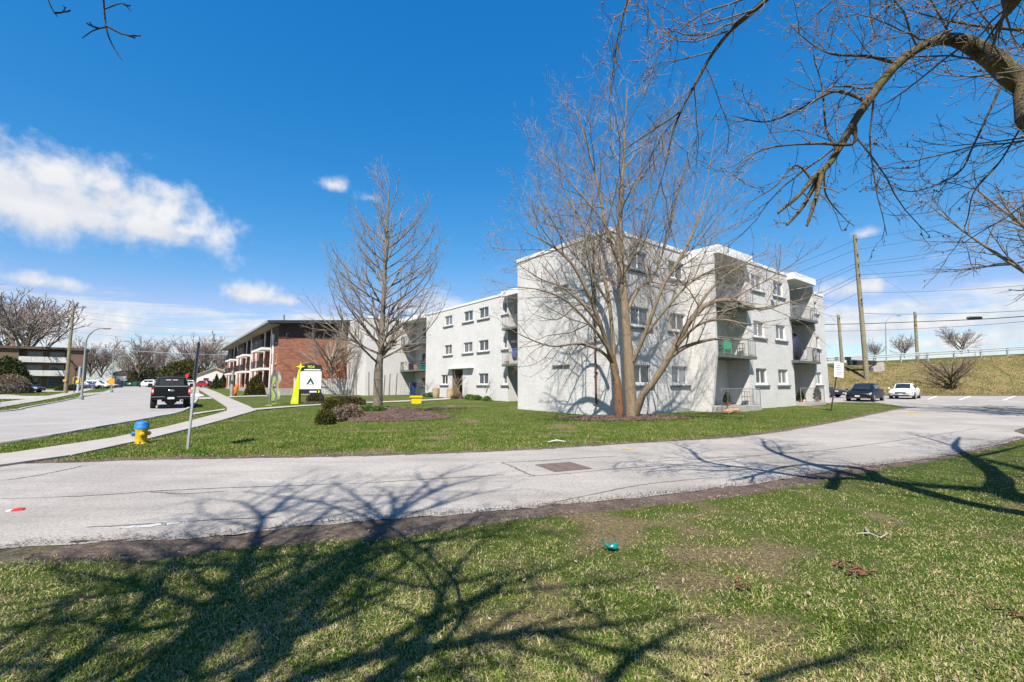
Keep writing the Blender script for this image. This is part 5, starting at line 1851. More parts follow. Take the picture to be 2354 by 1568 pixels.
# --- tree beyond the right edge of the picture
b4 = Vector((27.0, 19.5, tz(27.0, 19.5)))
st4 = fan_stems(b4, 13.0, 0.30, 18, 7.0, 3.2, 15)
L_far1 = [dict(per=0, per_len=1.5, ratio=0.42, ang=(0.4, 0.9), trop=-0.01, wander=0.12, n=7, rr=0.5, ulo=0.2, minr=0.012, maxlen=3.2),
          dict(per=0, per_len=2.4, ratio=0.45, ang=(0.4, 0.9), trop=-0.02, wander=0.15, n=5, rr=0.55, ulo=0.15, minr=0.007, maxlen=1.6),
          dict(per=0, per_len=3.6, ratio=0.5, ang=(0.4, 0.9), trop=0.0, wander=0.15, n=4, rr=0.6, ulo=0.1, minr=0.0045, maxlen=0.8)]
build_tree('bare_tree', st4, L_far1, ('bark_grey', 'bark_grey', 'twig_mauve'), 34, 'mauve-tinged bare tree whose branch tips reach in at the right edge', 'tree', tuple(b4), 'bare lawn trees')

# --- shrub on the embankment
b5 = at(2188, 898)
st5 = fan_stems(b5, 3.9, 0.17, 20, 3.7, 0.4, 25)
build_tree('bare_shrub', st5, L_bush, ('bark_dark', 'twig_dark', 'twig_mauve'), 35, 'bare spreading shrub at the foot of the embankment', 'shrub', tuple(b5))


# --- far trees: few crowns shared by many
L_far = [dict(per=0, per_len=1.5, ratio=0.5, ang=(0.35, 0.9), trop=0.04, wander=0.12, n=5, rr=0.5, ulo=0.2, minr=0.05, maxlen=4.0),
         dict(per=0, per_len=2.0, ratio=0.5, ang=(0.35, 0.9), trop=0.02, wander=0.15, n=4, rr=0.6, ulo=0.15, minr=0.035, maxlen=2.2),
         dict(per=0, per_len=1.7, ratio=0.55, ang=(0.35, 0.8), trop=0.02, wander=0.15, n=3, rr=0.6, ulo=0.1, minr=0.024, maxlen=1.3)]
FAR_PROTO = [build_tree('far_tree', fan_stems((0, 0, 0), 11.0, 0.28, 12, 4.2 + k * 0.8, 2.4, 60 + k), L_far, ('bark_grey', 'twig_mauve' if k != 1 else 'twig_grey', 'twig_mauve' if k != 1 else 'twig_grey'), 70 + k, 'x', 'tree', (0, 0, 0), 'bare trees in the distance') for k in range(3)]
far_spots = [
    (52, 893, 1.95, 0, 'big bare tree with a dark trunk on the far left lawn'),
    (4, 890, 2.1, 2, 'broad bare tree cut by the left edge of the picture'),
    (205, 882, 1.05, 1, 'tall bare tree behind the first street lamp'),
    (232, 881.5, 0.95, 0, 'bare tree between the two street lamps'),
    (176, 883, 0.8, 2, 'low bare tree beside the brown apartment block'),
    (318, 880, 1.0, 2, 'wide bare tree behind the blue-grey house'),
    (348, 880, 1.15, 0, 'tallest bare tree above the white van'),
    (376, 880, 0.8, 1, 'small bare tree left of the olive evergreen'),
    (440, 880, 1.05, 2, 'bare tree right of the olive evergreen'),
    (470, 880, 1.1, 1, 'bare tree behind the red car'),
    (505, 880, 0.9, 0, 'bare tree behind the tan-roofed house'),
    (533, 882, 0.8, 2, 'thin bare tree touching the brick house eaves'),
    (295, 880, 0.7, 1, 'low bare tree behind the green dumpster'),
]
first = {0: True, 1: True, 2: True}
for (dx, dy, sc, k, lab) in far_spots:
    near = dx < 100
    p = at(dx, dy) if near else None
    if p is None:
        Yd = 128 + 5 * ((dx * 7) % 9)
        q = atY(dx, 880, Yd)
        p = Vector((q.x, Yd, tz(q.x, Yd)))
    o = FAR_PROTO[k] if first[k] else copy_tree(FAR_PROTO[k])
    first[k] = False
    o.location = p
    s_ = sc if near else sc * 1.3
    o.scale = (s_, s_, s_)
    o.rotation_euler = (0, 0, dx * 0.37)
    tag(o, lab, 'tree', 'bare trees in the distance')
for i, (dx, Yd, sc, lab) in enumerate([(2015, 105, 0.5, 'small bare tree behind the guardrail beside the tall pole'), (2082, 100, 0.55, 'small bare tree behind the guardrail beside the third pole'), (2215, 92, 0.6, 'slender bare tree behind the right half of the guardrail')]):
    o = copy_tree(FAR_PROTO[i])
    q = atY(dx, 850, Yd)
    o.location = (q.x, Yd, tz(q.x, Yd) - 0.5)
    o.scale = (sc, sc, sc)
    tag(o, lab, 'tree', 'bare trees beyond the highway')


# ------------------------------------------------------------------ leafy masses
def leaf_mass(name, shape, n, size, mat, seed, parent=None, loc=(0, 0, 0)):
    """many small leaf faces filling a rounded volume; shape(u,rng)->points"""
    rg_ = np.random.default_rng(seed)
    P, Nn = shape(rg_, n)
    s = size * rg_.uniform(0.5, 1.4, n)[:, None]
    d = unit(Nn + rg_.normal(0, 0.75, (n, 3)))
    a = unit(np.cross(d, rg_.normal(size=(n, 3))))
    V = np.stack([P - a * s * 0.35, P + d * s, P + a * s * 0.35], 1).reshape(-1, 3)
    F = np.arange(3 * n).reshape(n, 3)
    return link(name, mesh_np(name, V, F, mat), parent, loc)


def egg(rx, ry, h, cone=0.0, lumps=5, seed=1):
    lr = np.random.default_rng(seed)
    lu = unit(lr.normal(size=(lumps, 3)))
    lu[:, 2] = np.abs(lu[:, 2])
    def f(rg_, n):
        d = unit(rg_.normal(size=(n, 3)))
        d[:, 2] = np.abs(d[:, 2]) * 1.0
        r = 1 - 0.32 * rg_.random(n) ** 1.6
        r *= 0.9 + 0.22 * np.max(np.clip(d @ lu.T, 0, 1) ** 6, axis=1)
        z = d[:, 2] * r
        k = 1 - cone * z
        P = np.stack([d[:, 0] * r * k * rx, d[:, 1] * r * k * ry, z * h], -1)
        return P, unit(np.stack([d[:, 0], d[:, 1], d[:, 2] * 0.8 + 0.3], -1))
    return f


def bush(name, dx, dy, rx, ry, h, mat, label, seed, n=5000, size=0.09, cone=0.0, cat='bush', dz=0.0, loc=None, group=None, core='twig_dark'):
    p = at(dx, dy) if loc is None else Vector(loc)
    root = empty(name, (p.x, p.y, p.z + dz), seed * 0.7, label, cat, group)
    leaf_mass('foliage', egg(rx, ry, h, cone, 6, seed), n, size, mat, seed, root)
    mb = MB()
    rgx = random.Random(seed)
    for i in range(7):
        a = i * 0.9
        mb.tube([(0.04 * math.cos(a), 0.04 * math.sin(a), -0.05), (rx * 0.35 * math.cos(a), ry * 0.35 * math.sin(a), h * 0.35), (rx * 0.6 * math.cos(a), ry * 0.6 * math.sin(a), h * rgx.uniform(0.5, 0.7))], [0.03, 0.02, 0.006], 5)
    mb.build('stem', core, root)
    return root


bush('evergreen_bush', 586, 909, 1.05, 1.05, 2.25, 'yew', 'tall cone-shaped clipped evergreen beside the brick house corner', 1, 9000, 0.13, 0.45)
bush('low_shrub', 748, 976, 0.36, 0.36, 0.62, 'yew', 'small round green shrub at the left tip of the mulch mound', 2, 3000, 0.06)
bush('low_shrub', 772, 968, 0.45, 0.4, 0.62, 'dry_shrub', 'dry brown shrub just right of the small round green one', 3, 3200, 0.07)
bush('low_shrub', 806, 958, 0.7, 0.5, 0.5, 'dry_shrub', 'wide dry brown shrub in the middle of the mulch mound', 4, 3600, 0.07)
bush('low_shrub', 790, 935, 1.35, 0.7, 0.72, 'juniper', 'long mounded juniper with brown patches behind the mulch mound', 5, 7000, 0.09)
bush('low_shrub', 763, 940, 0.6, 0.5, 0.6, 'yew', 'green end of the juniper row nearest the walk', 6, 3500, 0.08)
bush('low_shrub', 725, 922, 1.1, 0.6, 0.75, 'juniper', 'reddish-brown juniper under the lime sign', 7, 5000, 0.09)
bush('low_shrub', 840, 944, 0.5, 0.4, 0.28, 'garden_green', 'pale variegated ground plant left of the mound tree', 8, 1800, 0.06)
bush('low_shrub', 872, 945, 0.32, 0.26, 0.22, 'garden_green', 'clump of green shoots at the foot of the mound tree', 9, 1200, 0.07)
bush('low_shrub', 1515, 948, 1.0, 0.45, 0.34, 'dry_shrub', 'dry straw-coloured perennials right of the multi-stemmed tree', 10, 3000, 0.09)
bush('low_shrub', 1490, 945, 0.5, 0.35, 0.36, 'garden_green', 'pale green perennials beside the leaning stems', 11, 1500, 0.08)
for i, (s, t, rx, h, m_, lab) in enumerate([(4.6, 27.6, 0.8, 0.45, 'garden_green', 'leafy green bed left of the entrance under the balcony'), (4.7, 20.3, 0.6, 0.45, 'garden_green', 'leafy plants under the right-hand entrance windows'), (4.5, 19.0, 0.55, 0.4, 'garden_green', 'bright green clump below the wide ground-floor window'), (4.6, 22.4, 0.6, 0.4, 'dry_shrub', 'brownish low shrub right of the entrance barrels'), (4.6, 28.9, 0.5, 0.35, 'dry_shrub', 'brownish low shrub by the far balcony'), (4.4, 17.2, 0.6, 0.35, 'garden_green', 'low green plants near the inner corner of the wing')]):
    w = world_of(s, t)
    bush('garden_plant', 0, 0, rx, 0.4, h, m_, lab, 20 + i, 1500, 0.1, loc=(w[0], w[1], tz(*w)), cat='plant')
# small trees by the entrance
for i, (s, t, h, lab) in enumerate([(4.4, 21.9, 2.7, 'small bare crab-apple right of the entrance'), (4.4, 28.0, 1.9, 'tiny bare ornamental tree left of the entrance'), (4.6, 17.6, 2.0, 'thin bare sapling by the inner corner of the wing')]):
    w = world_of(s, t)
    bs = (w[0], w[1], tz(*w))
    build_tree('small_tree', fan_stems(bs, h, 0.055, 8 - 2 * i, h * 0.42, h * 0.38, 90 + i), [dict(per=0, per_len=3.0, ratio=0.5, ang=(0.4, 0.9), trop=0.02, wander=0.15, n=5, rr=0.55, ulo=0.2, minr=0.008, maxlen=0.8), dict(per=0, per_len=4.0, ratio=0.5, ang=(0.4, 0.9), trop=0.0, wander=0.18, n=4, rr=0.6, minr=0.006, maxlen=0.4)], ('bark_pale', 'twig_tan', 'twig_tan'), 95 + i, lab, 'tree', bs)


# evergreens and hedges far left
def conifer(dx, Yd, h, r, mat, label, seed, n=5000, loc=None, cone=0.55):
    q = atY(dx, 880, Yd)
    p = Vector((q.x, Yd, tz(q.x, Yd)))
    root = empty('evergreen_tree', p, seed, label, 'tree', 'evergreens in the distance')
    leaf_mass('crown', egg(r, r, h * 0.92, cone, 9, seed), n, 0.06 * h, mat, seed, root, (0, 0, h * 0.06))
    MB().tube([(0, 0, -0.2), (0.05, 0, h * 0.4), (0, 0.03, h * 0.85)], [0.18, 0.12, 0.03], 6).build('trunk', 'bark_dark', root)


conifer(418, 122, 7.2, 5.2, 'olive_tree', 'broad olive-green evergreen behind the pickup', 1, 9000, cone=0.15)
conifer(340, 150, 7.0, 5.5, 'olive_tree', 'dull olive tree behind the white van', 2, 5000, cone=0.2)
conifer(14, 70, 5.0, 3.2, 'conifer', 'dark green evergreen at the left edge', 3, 6000, cone=0.4)
conifer(497, 84, 2.6, 1.1, 'conifer', 'young blue-green spruce beside the red car', 4, 3000, cone=0.85)
conifer(513, 92, 2.9, 1.2, 'conifer', 'second young spruce nearer the brick house', 5, 3000, cone=0.85)
bush('hedge_bush', 145, 899, 1.5, 0.8, 0.95, 'conifer', 'clipped dark hedge under the wooden pole on the left', 31, 3500, 0.16)
bush('hedge_bush', 168, 899, 0.7, 0.7, 1.0, 'conifer', 'small round dark bush beside the clipped hedge', 32, 2500, 0.14)
bush('dry_bush', 18, 905, 2.6, 1.6, 2.3, 'dry_shrub', 'rounded bare brownish bush at the left edge', 33, 6000, 0.16)
# ------------------------------------------------------------------ street furniture and small things
def ground_pt(x, y):
    return Vector((x, y, tz(x, y)))


# hydrant
hp = at(323, 1020)
hy = empty('fire_hydrant', hp, 0.0, 'yellow fire hydrant with blue cap beside the sidewalk', 'hydrant')
MB().lathe([(0.165, -0.05), (0.165, 0.02), (0.138, 0.04), (0.142, 0.36), (0.16, 0.39), (0.16, 0.41)], 20).build('barrel', 'hydrant_yellow', hy, 40)
bn = MB().lathe([(0.172, 0.41), (0.172, 0.45), (0.162, 0.47), (0.158, 0.53), (0.14, 0.575), (0.08, 0.60), (0.0, 0.605)], 20).build('bonnet', 'hydrant_blue', hy, 40)
MB().lathe([(0.025, 0.60), (0.025, 0.64), (0.018, 0.645)], 5).build('operating_nut', 'hydrant_blue', bn)
for ang, rr, ln in ((math.radians(222), 0.062, 0.07), (math.radians(42), 0.06, 0.06), (math.radians(312), 0.06, 0.06)):
    c = MB().lathe([(rr * 0.8, 0.0), (rr * 0.8, 0.16), (rr, 0.16), (rr, 0.16 + ln * 0.5), (rr * 0.8, 0.16 + ln * 0.6), (rr * 0.35, 0.16 + ln * 0.6), (rr * 0.3, 0.16 + ln)], 12, (0, 0, 0), 'x')
    o = c.build('outlet_cap', 'hydrant_blue' if ang > 3.8 and ang < 4 else 'hydrant_yellow', hy, 40, (0, 0, 0.27), ang)
for k in range(6):
    a = k * math.pi / 3
    MB().lathe([(0.018, 0.0), (0.018, 0.05)], 6, (0.15 * math.cos(a), 0.15 * math.sin(a), 0.02)).build('bolt', 'iron', hy)

# street sign seen edge-on
sp = at(430, 1034)
top = atY(458, 790, sp.y)
sg = empty('sign_post', sp, 0, 'tall galvanised post with a sign seen edge-on beside the hydrant', 'sign')
ax_ = top - sp
MB().tube([(0, 0, -0.3), tuple(ax_ * 0.5), tuple(ax_)], 0.03, 6).build('post', 'galv', sg)
pl_ = MB().box(-0.02, 0.02, -0.30, 0.30, -0.92, 0.02).build('sign_plate', 'black', sg, loc=tuple(ax_ + Vector((0, -0.03, 0))), rz=math.radians(36.5))
pl_.rotation_euler = (0, math.atan2(ax_.x, ax_.z), math.radians(36.5))

# sign leaning by the parking lot
lp = at(1908, 946)
ls = empty('parking_sign', lp, 0, 'white parking notice on a leaning dark post beside the parking lot', 'sign')
dirp = (atY(1926, 848, lp.y) - lp)
pl = dirp.length
MB().tube([(0, 0, -0.2), tuple(dirp)], 0.035, 6).build('post', 'black_matte', ls)
b_ = MB().box(-0.31, 0.31, -0.012, 0.012, -0.42, 0.42).build('sign_plate', 'sign_white', ls, loc=tuple(dirp + Vector((0.02, -0.05, -0.06))))
b_.rotation_euler = (0, math.radians(6), math.radians(12))
for (z, w) in ((0.22, 0.36), (0.1, 0.42), (-0.02, 0.3), (-0.16, 0.4), (-0.28, 0.26)):
    MB().box(-w / 2, w / 2, -0.0165, -0.0135, z, z + 0.045).build('print_line', 'rail_grey', b_)
for z in (0.30, -0.36):
    MB().lathe([(0.016, -0.02), (0.016, -0.0125)], 6, (0, 0, z), 'y').build('bolt', 'steel', b_)

# property sign
gp = at(712, 928)
ps = empty('property_sign', gp, math.radians(14), 'black and lime property sign with white panel numbered 904', 'sign')
ps.scale = (0.92, 0.92, 0.92)
MB().box(-0.82, -0.70, -0.06, 0.06, -0.2, 1.15).box(0.70, 0.82, -0.06, 0.06, -0.2, 1.15).build('leg', 'black', ps)
MB().box(-0.82, 0.82, -0.07, 0.07, 0.78, 1.17).build('base_panel', 'black', ps)
MB().box(-0.80, 0.80, -0.075, 0.065, 1.171, 2.62).build('white_panel', 'sign_white', ps)
arc = [(-0.82, 2.62), (0.82, 2.62), (0.82, 3.05)] + [(0.82 - 1.64 * k / 10, 3.05 + 0.20 * math.sin(math.pi * k / 10)) for k in range(1, 10)] + [(-0.82, 3.05)]
hd = MB().prism(arc, 'y', -0.09, 0.075).build('header', 'black', ps)
MB().box(-0.5, 0.72, -0.096, -0.091, 2.68, 2.77).build('lettering_bar', 'sign_white', hd)
me = text_mesh("904", 0.36, 0.004)
me.materials.clear()
me.materials.append(MAT['lime'])
o = link('number', me, hd, (0.0, -0.098, 2.95))
o.rotation_euler = (math.pi / 2, 0, 0)
tri = MB().prism([(-0.30, 1.58), (0.30, 1.58), (0.0, 2.12)], 'y', -0.084, -0.0765).build('logo', 'sign_green', ps)
MB().prism([(-0.12, 1.583), (0.13, 1.583), (0.02, 1.80), (-0.05, 1.72)], 'y', -0.089, -0.0845).build('logo_inset', 'sign_white', tri)
MB().box(-0.32, 0.32, -0.082, -0.0765, 1.48, 1.53).build('logo_line', 'flag_light', ps)
MB().box(-0.5, 0.5, -0.08, -0.0765, 2.24, 2.26).build('rule_line', 'flag_light', ps)
MB().box(-0.05, 0.50, -0.078, -0.0705, 0.90, 1.02).build('lettering_bar', 'sign_white', ps)
MB().prism([(0.58, 1.08), (0.68, 1.05), (0.74, 0.97), (0.68, 0.88), (0.58, 0.86), (0.64, 0.97)], 'y', -0.08, -0.0705).build('badge', 'lime', ps)
MB().prism([(-1.42, 0.0), (-0.84, 0.0), (-0.84, 2.75), (-0.92, 2.75)], 'y', -0.10, 0.08).build('lime_wedge', 'lime', ps)
star = []
for k in range(8):
    r = 0.36 if k % 2 == 0 else 0.11
    star.append((-0.78 + r * math.sin(k * math.pi / 4), 2.98 + r * math.cos(k * math.pi / 4)))
MB().prism(star, 'y', -0.15, -0.095).build('star', 'lime', ps)
st2 = []
for k in range(8):
    r = 0.17 if k % 2 == 0 else 0.05
    st2.append((-1.10 + r * math.sin(k * math.pi / 4), 0.36 + r * math.cos(k * math.pi / 4)))
MB().prism(st2, 'y', -0.107, -0.101).build('small_star', 'sign_white', ps)

# feather flags
for i, (dx, dy, sc, ang, lab) in enumerate([(618, 933, 1.0, 25, 'dark feather flag with lime stripe, left of the pair'), (634, 929, 1.05, -30, 'pale grey and lime feather flag, right of the pair')]):
    p = at(dx, dy)
    fl = empty('feather_flag', p, math.radians(ang), lab, 'flag', 'feather flags by the walk')
    H = 2.5 * sc
    MB().tube([(0, 0, -0.1), (0.0, 0, H * 0.6), (0.06, 0, H * 0.9), (0.22, 0, H)], [0.022, 0.018, 0.012, 0.006], 6).build('pole', 'steel', fl)
    V, F = [], []
    n = 22
    for k in range(n + 1):
        z = 0.35 + (H - 0.38) * k / n
        w = 0.46 * (0.72 + 0.28 * math.sin(k * 0.5 + i)) * (1 - 0.55 * (k / n) ** 5)
        x0 = 0.02 + 0.2 * (k / n) ** 6
        for j in range(5):
            u = j / 4
            V.append((x0 + w * u, 0.06 * math.sin(k * 0.55 + u * 4 + i) * u, z))
    for k in range(n):
        for j in range(4):
            F.append((k * 5 + j, k * 5 + j + 1, k * 5 + j + 6, k * 5 + j + 5))
    for nm, mt, sel in (('cloth', 'flag_grey' if i == 0 else 'flag_light', lambda j, k: not (j in (1, 2) and k < 17)), ('stripe', 'lime_dull', lambda j, k: j in (1, 2) and k < 17)):
        fs = np.array([f for q, f in enumerate(F) if sel(q % 4, q // 4)])
        link(nm, mesh_np(nm, np.array(V), fs, mt, True), fl)
    MB().box(-0.2, 0.2, -0.2, 0.2, -0.02, 0.06).build('foot', 'lime_dull', fl)

# yellow bin
yb = at(956, 928)
bin_ = empty('storage_bin', yb, math.radians(20), 'bright yellow plastic bin with lid on the lawn by the building', 'bin')
MB().prism([(-0.33, 0.0), (0.33, 0.0), (0.39, 0.46), (-0.39, 0.46)], 'y', -0.28, 0.28).build('body', 'bin_yellow', bin_)
MB().box(-0.44, 0.44, -0.34, 0.34, 0.461, 0.53).box(-0.40, 0.40, -0.30, 0.30, 0.531, 0.57).build('lid', 'bin_yellow', bin_)
for x in (-0.2, 0.2):
    MB().box(x - 0.05, x + 0.05, -0.30, -0.281, 0.02, 0.08).build('foot', 'bin_yellow', bin_)

# white board fence
fa, fb = ground_near(676, -1.4), ground_near(800, -1.4)
fence = empty('board_fence', fa, math.atan2(fb.y - fa.y, fb.x - fa.x), 'white vertical board fence between the brick house and the white block', 'fence')
FLn = (fb - fa).length
pk = MB().box(0, 0.115, -0.012, 0.012, 0.1, 1.9).mesh('board', 'vinyl_white')
nb = int(FLn / 0.19)
for i in range(nb):
    link('board', pk, fence, (i * 0.19, -0.025, 0))
for z in (0.45, 1.0, 1.55):
    MB().box(0, FLn, -0.012, 0.03, z, z + 0.09).build('rail', 'vinyl_white', fence)
for i in range(int(FLn / 2.4) + 1):
    MB().box(i * 2.4 - 0.06, i * 2.4 + 0.06, 0.04, 0.15, -0.3, 2.0).build('post', 'vinyl_white', fence)

# dark garden stakes in front of the far block
names = ['leftmost dark stake before the white far block', 'second dark stake from the left, joined by a bar', 'third dark stake from the left, joined by a bar', 'dark stake left of the mound tree trunk', 'first dark stake right of the mound tree trunk', 'second dark stake right of the mound tree trunk', 'rightmost dark stake, nearest the yellow bin']
for i, (dx, y0, y1) in enumerate([(821, 862, 912), (835, 858, 912), (843, 853, 912), (872 - 35, 0, 0), (880 + 29, 861, 922), (893 + 17, 0, 0), (0, 0, 0)]):
    pass
stk = [(802, 857, 911, 0), (813, 860, 913, 0), (819, 855, 913, 0), (848, 855, 921, 0), (881, 862, 922, 4), (893, 860, 922, 4), (909, 858, 921, 4)]
for i, (dx, y1, y0, tilt) in enumerate(stk):
    p = at(dx, y0)
    q = atY(dx + tilt, y1, p.y)
    s = empty('garden_stake', p, 0, names[i], 'stake', 'dark stakes on the lawn')
    MB().tube([(0, 0, -0.2), tuple(q - p)], [0.045, 0.04], 6).build('post', 'wood_grey' if i == 0 else 'iron', s)
    if i == 2:
        MB().tube([(-0.35, 0, (q - p).z * 0.7), (0.12, 0, (q - p).z * 0.7)], 0.03, 5).build('bar', 'iron', s)

# clothes airer and blue board near the far balcony
p = at(940, 922)
ar = empty('folding_rack', ground_pt(*world_of(4.2, 34.2)), BANG, 'thin white folding rack leaning at the far block', 'rack')
mb = MB()
for x in (0, 0.5, 1.0):
    mb.tube([(x, 0, 0), (x + 0.3, 0.3, 1.5)], 0.018, 5)
for k in range(5):
    mb.tube([(0.06 * k, 0.06 * k, 0.3 * k + 0.05), (1.0 + 0.06 * k, 0.06 * k, 0.3 * k + 0.05)], 0.012, 4)
mb.build('frame', 'rail_grey', ar)
w = world_of(5.9, 34.9)
bl = empty('blue_board', ground_pt(*w), BANG, 'dark blue board leaning in the shade under the far balcony', 'board')
o = MB().box(-0.3, 0.3, -0.03, 0.03, 0, 1.5).build('panel', 'blue_plastic', bl)
o.rotation_euler = (0, math.radians(18), math.radians(-60))

# entrance barrels, ball
for i, (s_, t_, lab) in enumerate([(4.3, 25.9, 'tan planter barrel left of the entrance'), (4.2, 22.9, 'tan planter barrel right of the entrance')]):
    w = world_of(s_, t_)
    b = empty('planter_barrel', ground_pt(*w), 0.3 * i, lab, 'planter', 'planter barrels at the entrance')
    MB().lathe([(0.26, 0.0), (0.33, 0.2), (0.36, 0.5), (0.35, 0.85), (0.37, 0.92), (0.33, 0.92), (0.31, 0.84), (0.0, 0.84)], 16).build('pot', 'barrel', b, 40)
    mb = MB()
    for k in range(9):
        a = k * 0.7
        mb.tube([(0.1 * math.cos(a), 0.1 * math.sin(a), 0.8), (0.22 * math.cos(a), 0.22 * math.sin(a), 1.2), (0.4 * math.cos(a), 0.4 * math.sin(a), 1.4)], [0.01, 0.008, 0.004], 4)
    mb.build('dry_stems', 'twig_tan', b)
ob = at(1124, 922)
tag(MB().blob((0, 0, 0.15), (0.17, 0.17, 0.16), 14, 9).build('ball', 'orange', None, 60, ob), 'small orange ball on the lawn before the wing', 'ball')
# things in the inner-corner patio
w = world_of(5.4, 13.4)
ch = empty('patio_chair', ground_pt(*w), BANG, 'rust-red chair on the inner-corner patio', 'chair')
MB().box(-0.25, 0.25, -0.25, 0.25, 0.40, 0.46).build('seat', 'terracotta', ch)
MB().box(0.21, 0.26, -0.25, 0.25, 0.46, 0.95).build('backrest', 'terracotta', ch)
for x in (-0.22, 0.22):
    for y in (-0.22, 0.22):
        MB().box(x - 0.02, x + 0.02, y - 0.02, y + 0.02, 0, 0.40).build('leg', 'terracotta', ch)


# ---- on the balconies
def chair(loc, rz, mat, label, group=None):
    c = empty('plastic_chair', loc, rz, label, 'chair', group)
    MB().box(-0.26, 0.26, -0.25, 0.25, 0.38, 0.43).build('seat', mat, c)
    MB().prism([(-0.25, 0.43), (0.25, 0.43), (0.23, 0.9), (-0.23, 0.9)], 'y', 0.21, 0.26).build('backrest', mat, c)
    for x in (-0.22, 0.22):
        for y in (-0.21, 0.21):
            MB().box(x - 0.03, x + 0.03, y - 0.03, y + 0.03, 0, 0.379).build('leg', mat, c)
        MB().box(x - 0.035, x + 0.035, -0.24, 0.205, 0.60, 0.64).build('armrest', mat, c)
    return c


def bloc(s, o, z):
    w = world_of(s, -o)
    return (w[0], w[1], z)


chair(bloc(8.9, 0.95, 3.295), BANG + 2.6, 'green_plastic', 'green plastic chair on the nearest second-floor balcony')
mt = empty('balcony_mat', bloc(8.95, 1.0, 3.293), BANG, 'lime green mat covering the nearest second-floor balcony floor', 'mat')
MB().box(-1.8, 1.9, -0.7, 0.3, 0.0, 0.012).build('sheet', 'lime_mat', mt)


def stand(loc, rz, label):
    s = empty('wire_stand', loc, rz, label, 'stand')
    mb = MB()
    for x in (-0.2, 0.2):
        for y in (-0.15, 0.15):
            mb.tube([(x * 1.2, y, 0), (x, y, 0.8)], 0.018, 5)
    for z in (0.2, 0.5, 0.8):
        mb.box(-0.22, 0.22, -0.17, 0.17, z - 0.012, z + 0.012)
    mb.build('frame', 'rail_dark', s)


stand(bloc(10.5, 1.1, 3.29), BANG + 0.2, 'dark wire stand at the right end of the nearest second-floor balcony')
stand(bloc(10.4, 1.3, 0.40), BANG + 0.1, 'dark wire stand on the nearest ground-floor patio')
bk = empty('covered_bundle', bloc(18.5, 1.0, 3.295), BANG, 'tall dark navy covered bundle on the far second-floor balcony', 'bundle')
MB().blob((0, 0, 0.95), (0.75, 0.45, 1.0), 12, 9, 0.08, 3).build('cover', 'navy', bk, 40)
MB().tube([(0, -0.2, 1.6), (0.3, -0.3, 2.3)], 0.02, 5).build('stick', 'stick_pale', bk)
tg = empty('folded_furniture', bloc(18.9, 1.55, 3.295), BANG + 0.3, 'white folded plastic furniture behind the dark railing of the far balcony', 'furniture')
MB().box(-0.35, 0.35, -0.06, 0.06, 0.1, 0.75).build('panel', 'white_trim', tg)
MB().box(-0.25, 0.3, -0.14, -0.065, 0.3, 0.85).build('second_panel', 'white_trim', tg)
tb = empty('covered_grill', bloc(18.7, 1.1, 6.295), BANG, 'dark covered grill on the far third-floor balcony', 'grill')
MB().prism([(-0.4, 0), (0.4, 0), (0.36, 0.8), (0.2, 1.0), (-0.2, 1.0), (-0.36, 0.8)], 'y', -0.25, 0.25).build('cover', 'flag_grey', tb)
for i, (s_, o_, h, lab) in enumerate([(18.1, 1.5, 0.55, 'dark potted plant at the left end of the far patio'), (20.2, 1.8, 0.9, 'tall potted plant in a red pot on the far patio'), (8.6, 1.2, 0.5, 'dark leafy plant by the nearest patio door')]):
    pt = empty('potted_plant', bloc(s_, o_ - 0.1, 0.40), 0, lab, 'plant')
    MB().lathe([(0.12, 0), (0.17, 0.25), (0.18, 0.27), (0.0, 0.25)], 12).build('pot', 'terracotta', pt)
    leaf_mass('foliage', egg(0.22, 0.22, h, 0.3, 4, 50 + i), 700, 0.11, 'conifer', 51 + i, pt, (0, 0, 0.22))
# wing balconies
w = world_of(5.9, 14.6)
cy = empty('hanging_towel', (w[0], w[1], 3.3), BANG, 'cyan towel hanging on the inner-corner second-floor balcony', 'towel')
MB().box(-0.01, 0.012, -0.28, 0.28, 1.0, 2.6).build('cloth', 'cyan', cy)
w = world_of(5.5, 14.8)
jk = empty('blue_bundle', (w[0], w[1], 3.295), BANG, 'blue bundle hung over the inner-corner balcony rail', 'bundle')
MB().blob((0, 0, 0.8), (0.22, 0.35, 0.5), 10, 7, 0.15, 5).build('cloth', 'bin_blue', jk, 40)
w = world_of(5.35, 15.6)
ppt = empty('flower_pot', (w[0], w[1], 3.295), 0, 'orange pot with a pale stem on the inner-corner balcony', 'pot')
MB().lathe([(0.12, 0), (0.16, 0.28), (0.0, 0.26)], 12).build('pot', 'terracotta', ppt)
MB().tube([(0, 0, 0.25), (0.03, 0, 0.8), (-0.05, 0, 1.0)], [0.02, 0.015, 0.03], 5).build('stem', 'flag_light', ppt)
for i, (t_, mt_, lab) in enumerate([(31.4, 'teal', 'teal box on the far second-floor balcony'), (32.6, 'stone_tan', 'tan basket on the far second-floor balcony'), (33.9, 'navy', 'dark crate on the far second-floor balcony'), (35.2, 'siding_cream', 'cream box on the far second-floor balcony')]):
    w = world_of(5.5, t_)
    bx_ = empty('balcony_box', (w[0], w[1], 3.295), BANG + 0.2 * i, lab, 'box', 'clutter on the far balcony')
    MB().prism([(-0.28, 0), (0.28, 0), (0.33, 0.45 + 0.1 * i), (-0.33, 0.45 + 0.1 * i)], 'y', -0.3, 0.3).build('body', mt_, bx_)
    MB().box(-0.36, 0.36, -0.33, 0.33, 0.451 + 0.1 * i, 0.5 + 0.1 * i).build('rim', mt_, bx_)

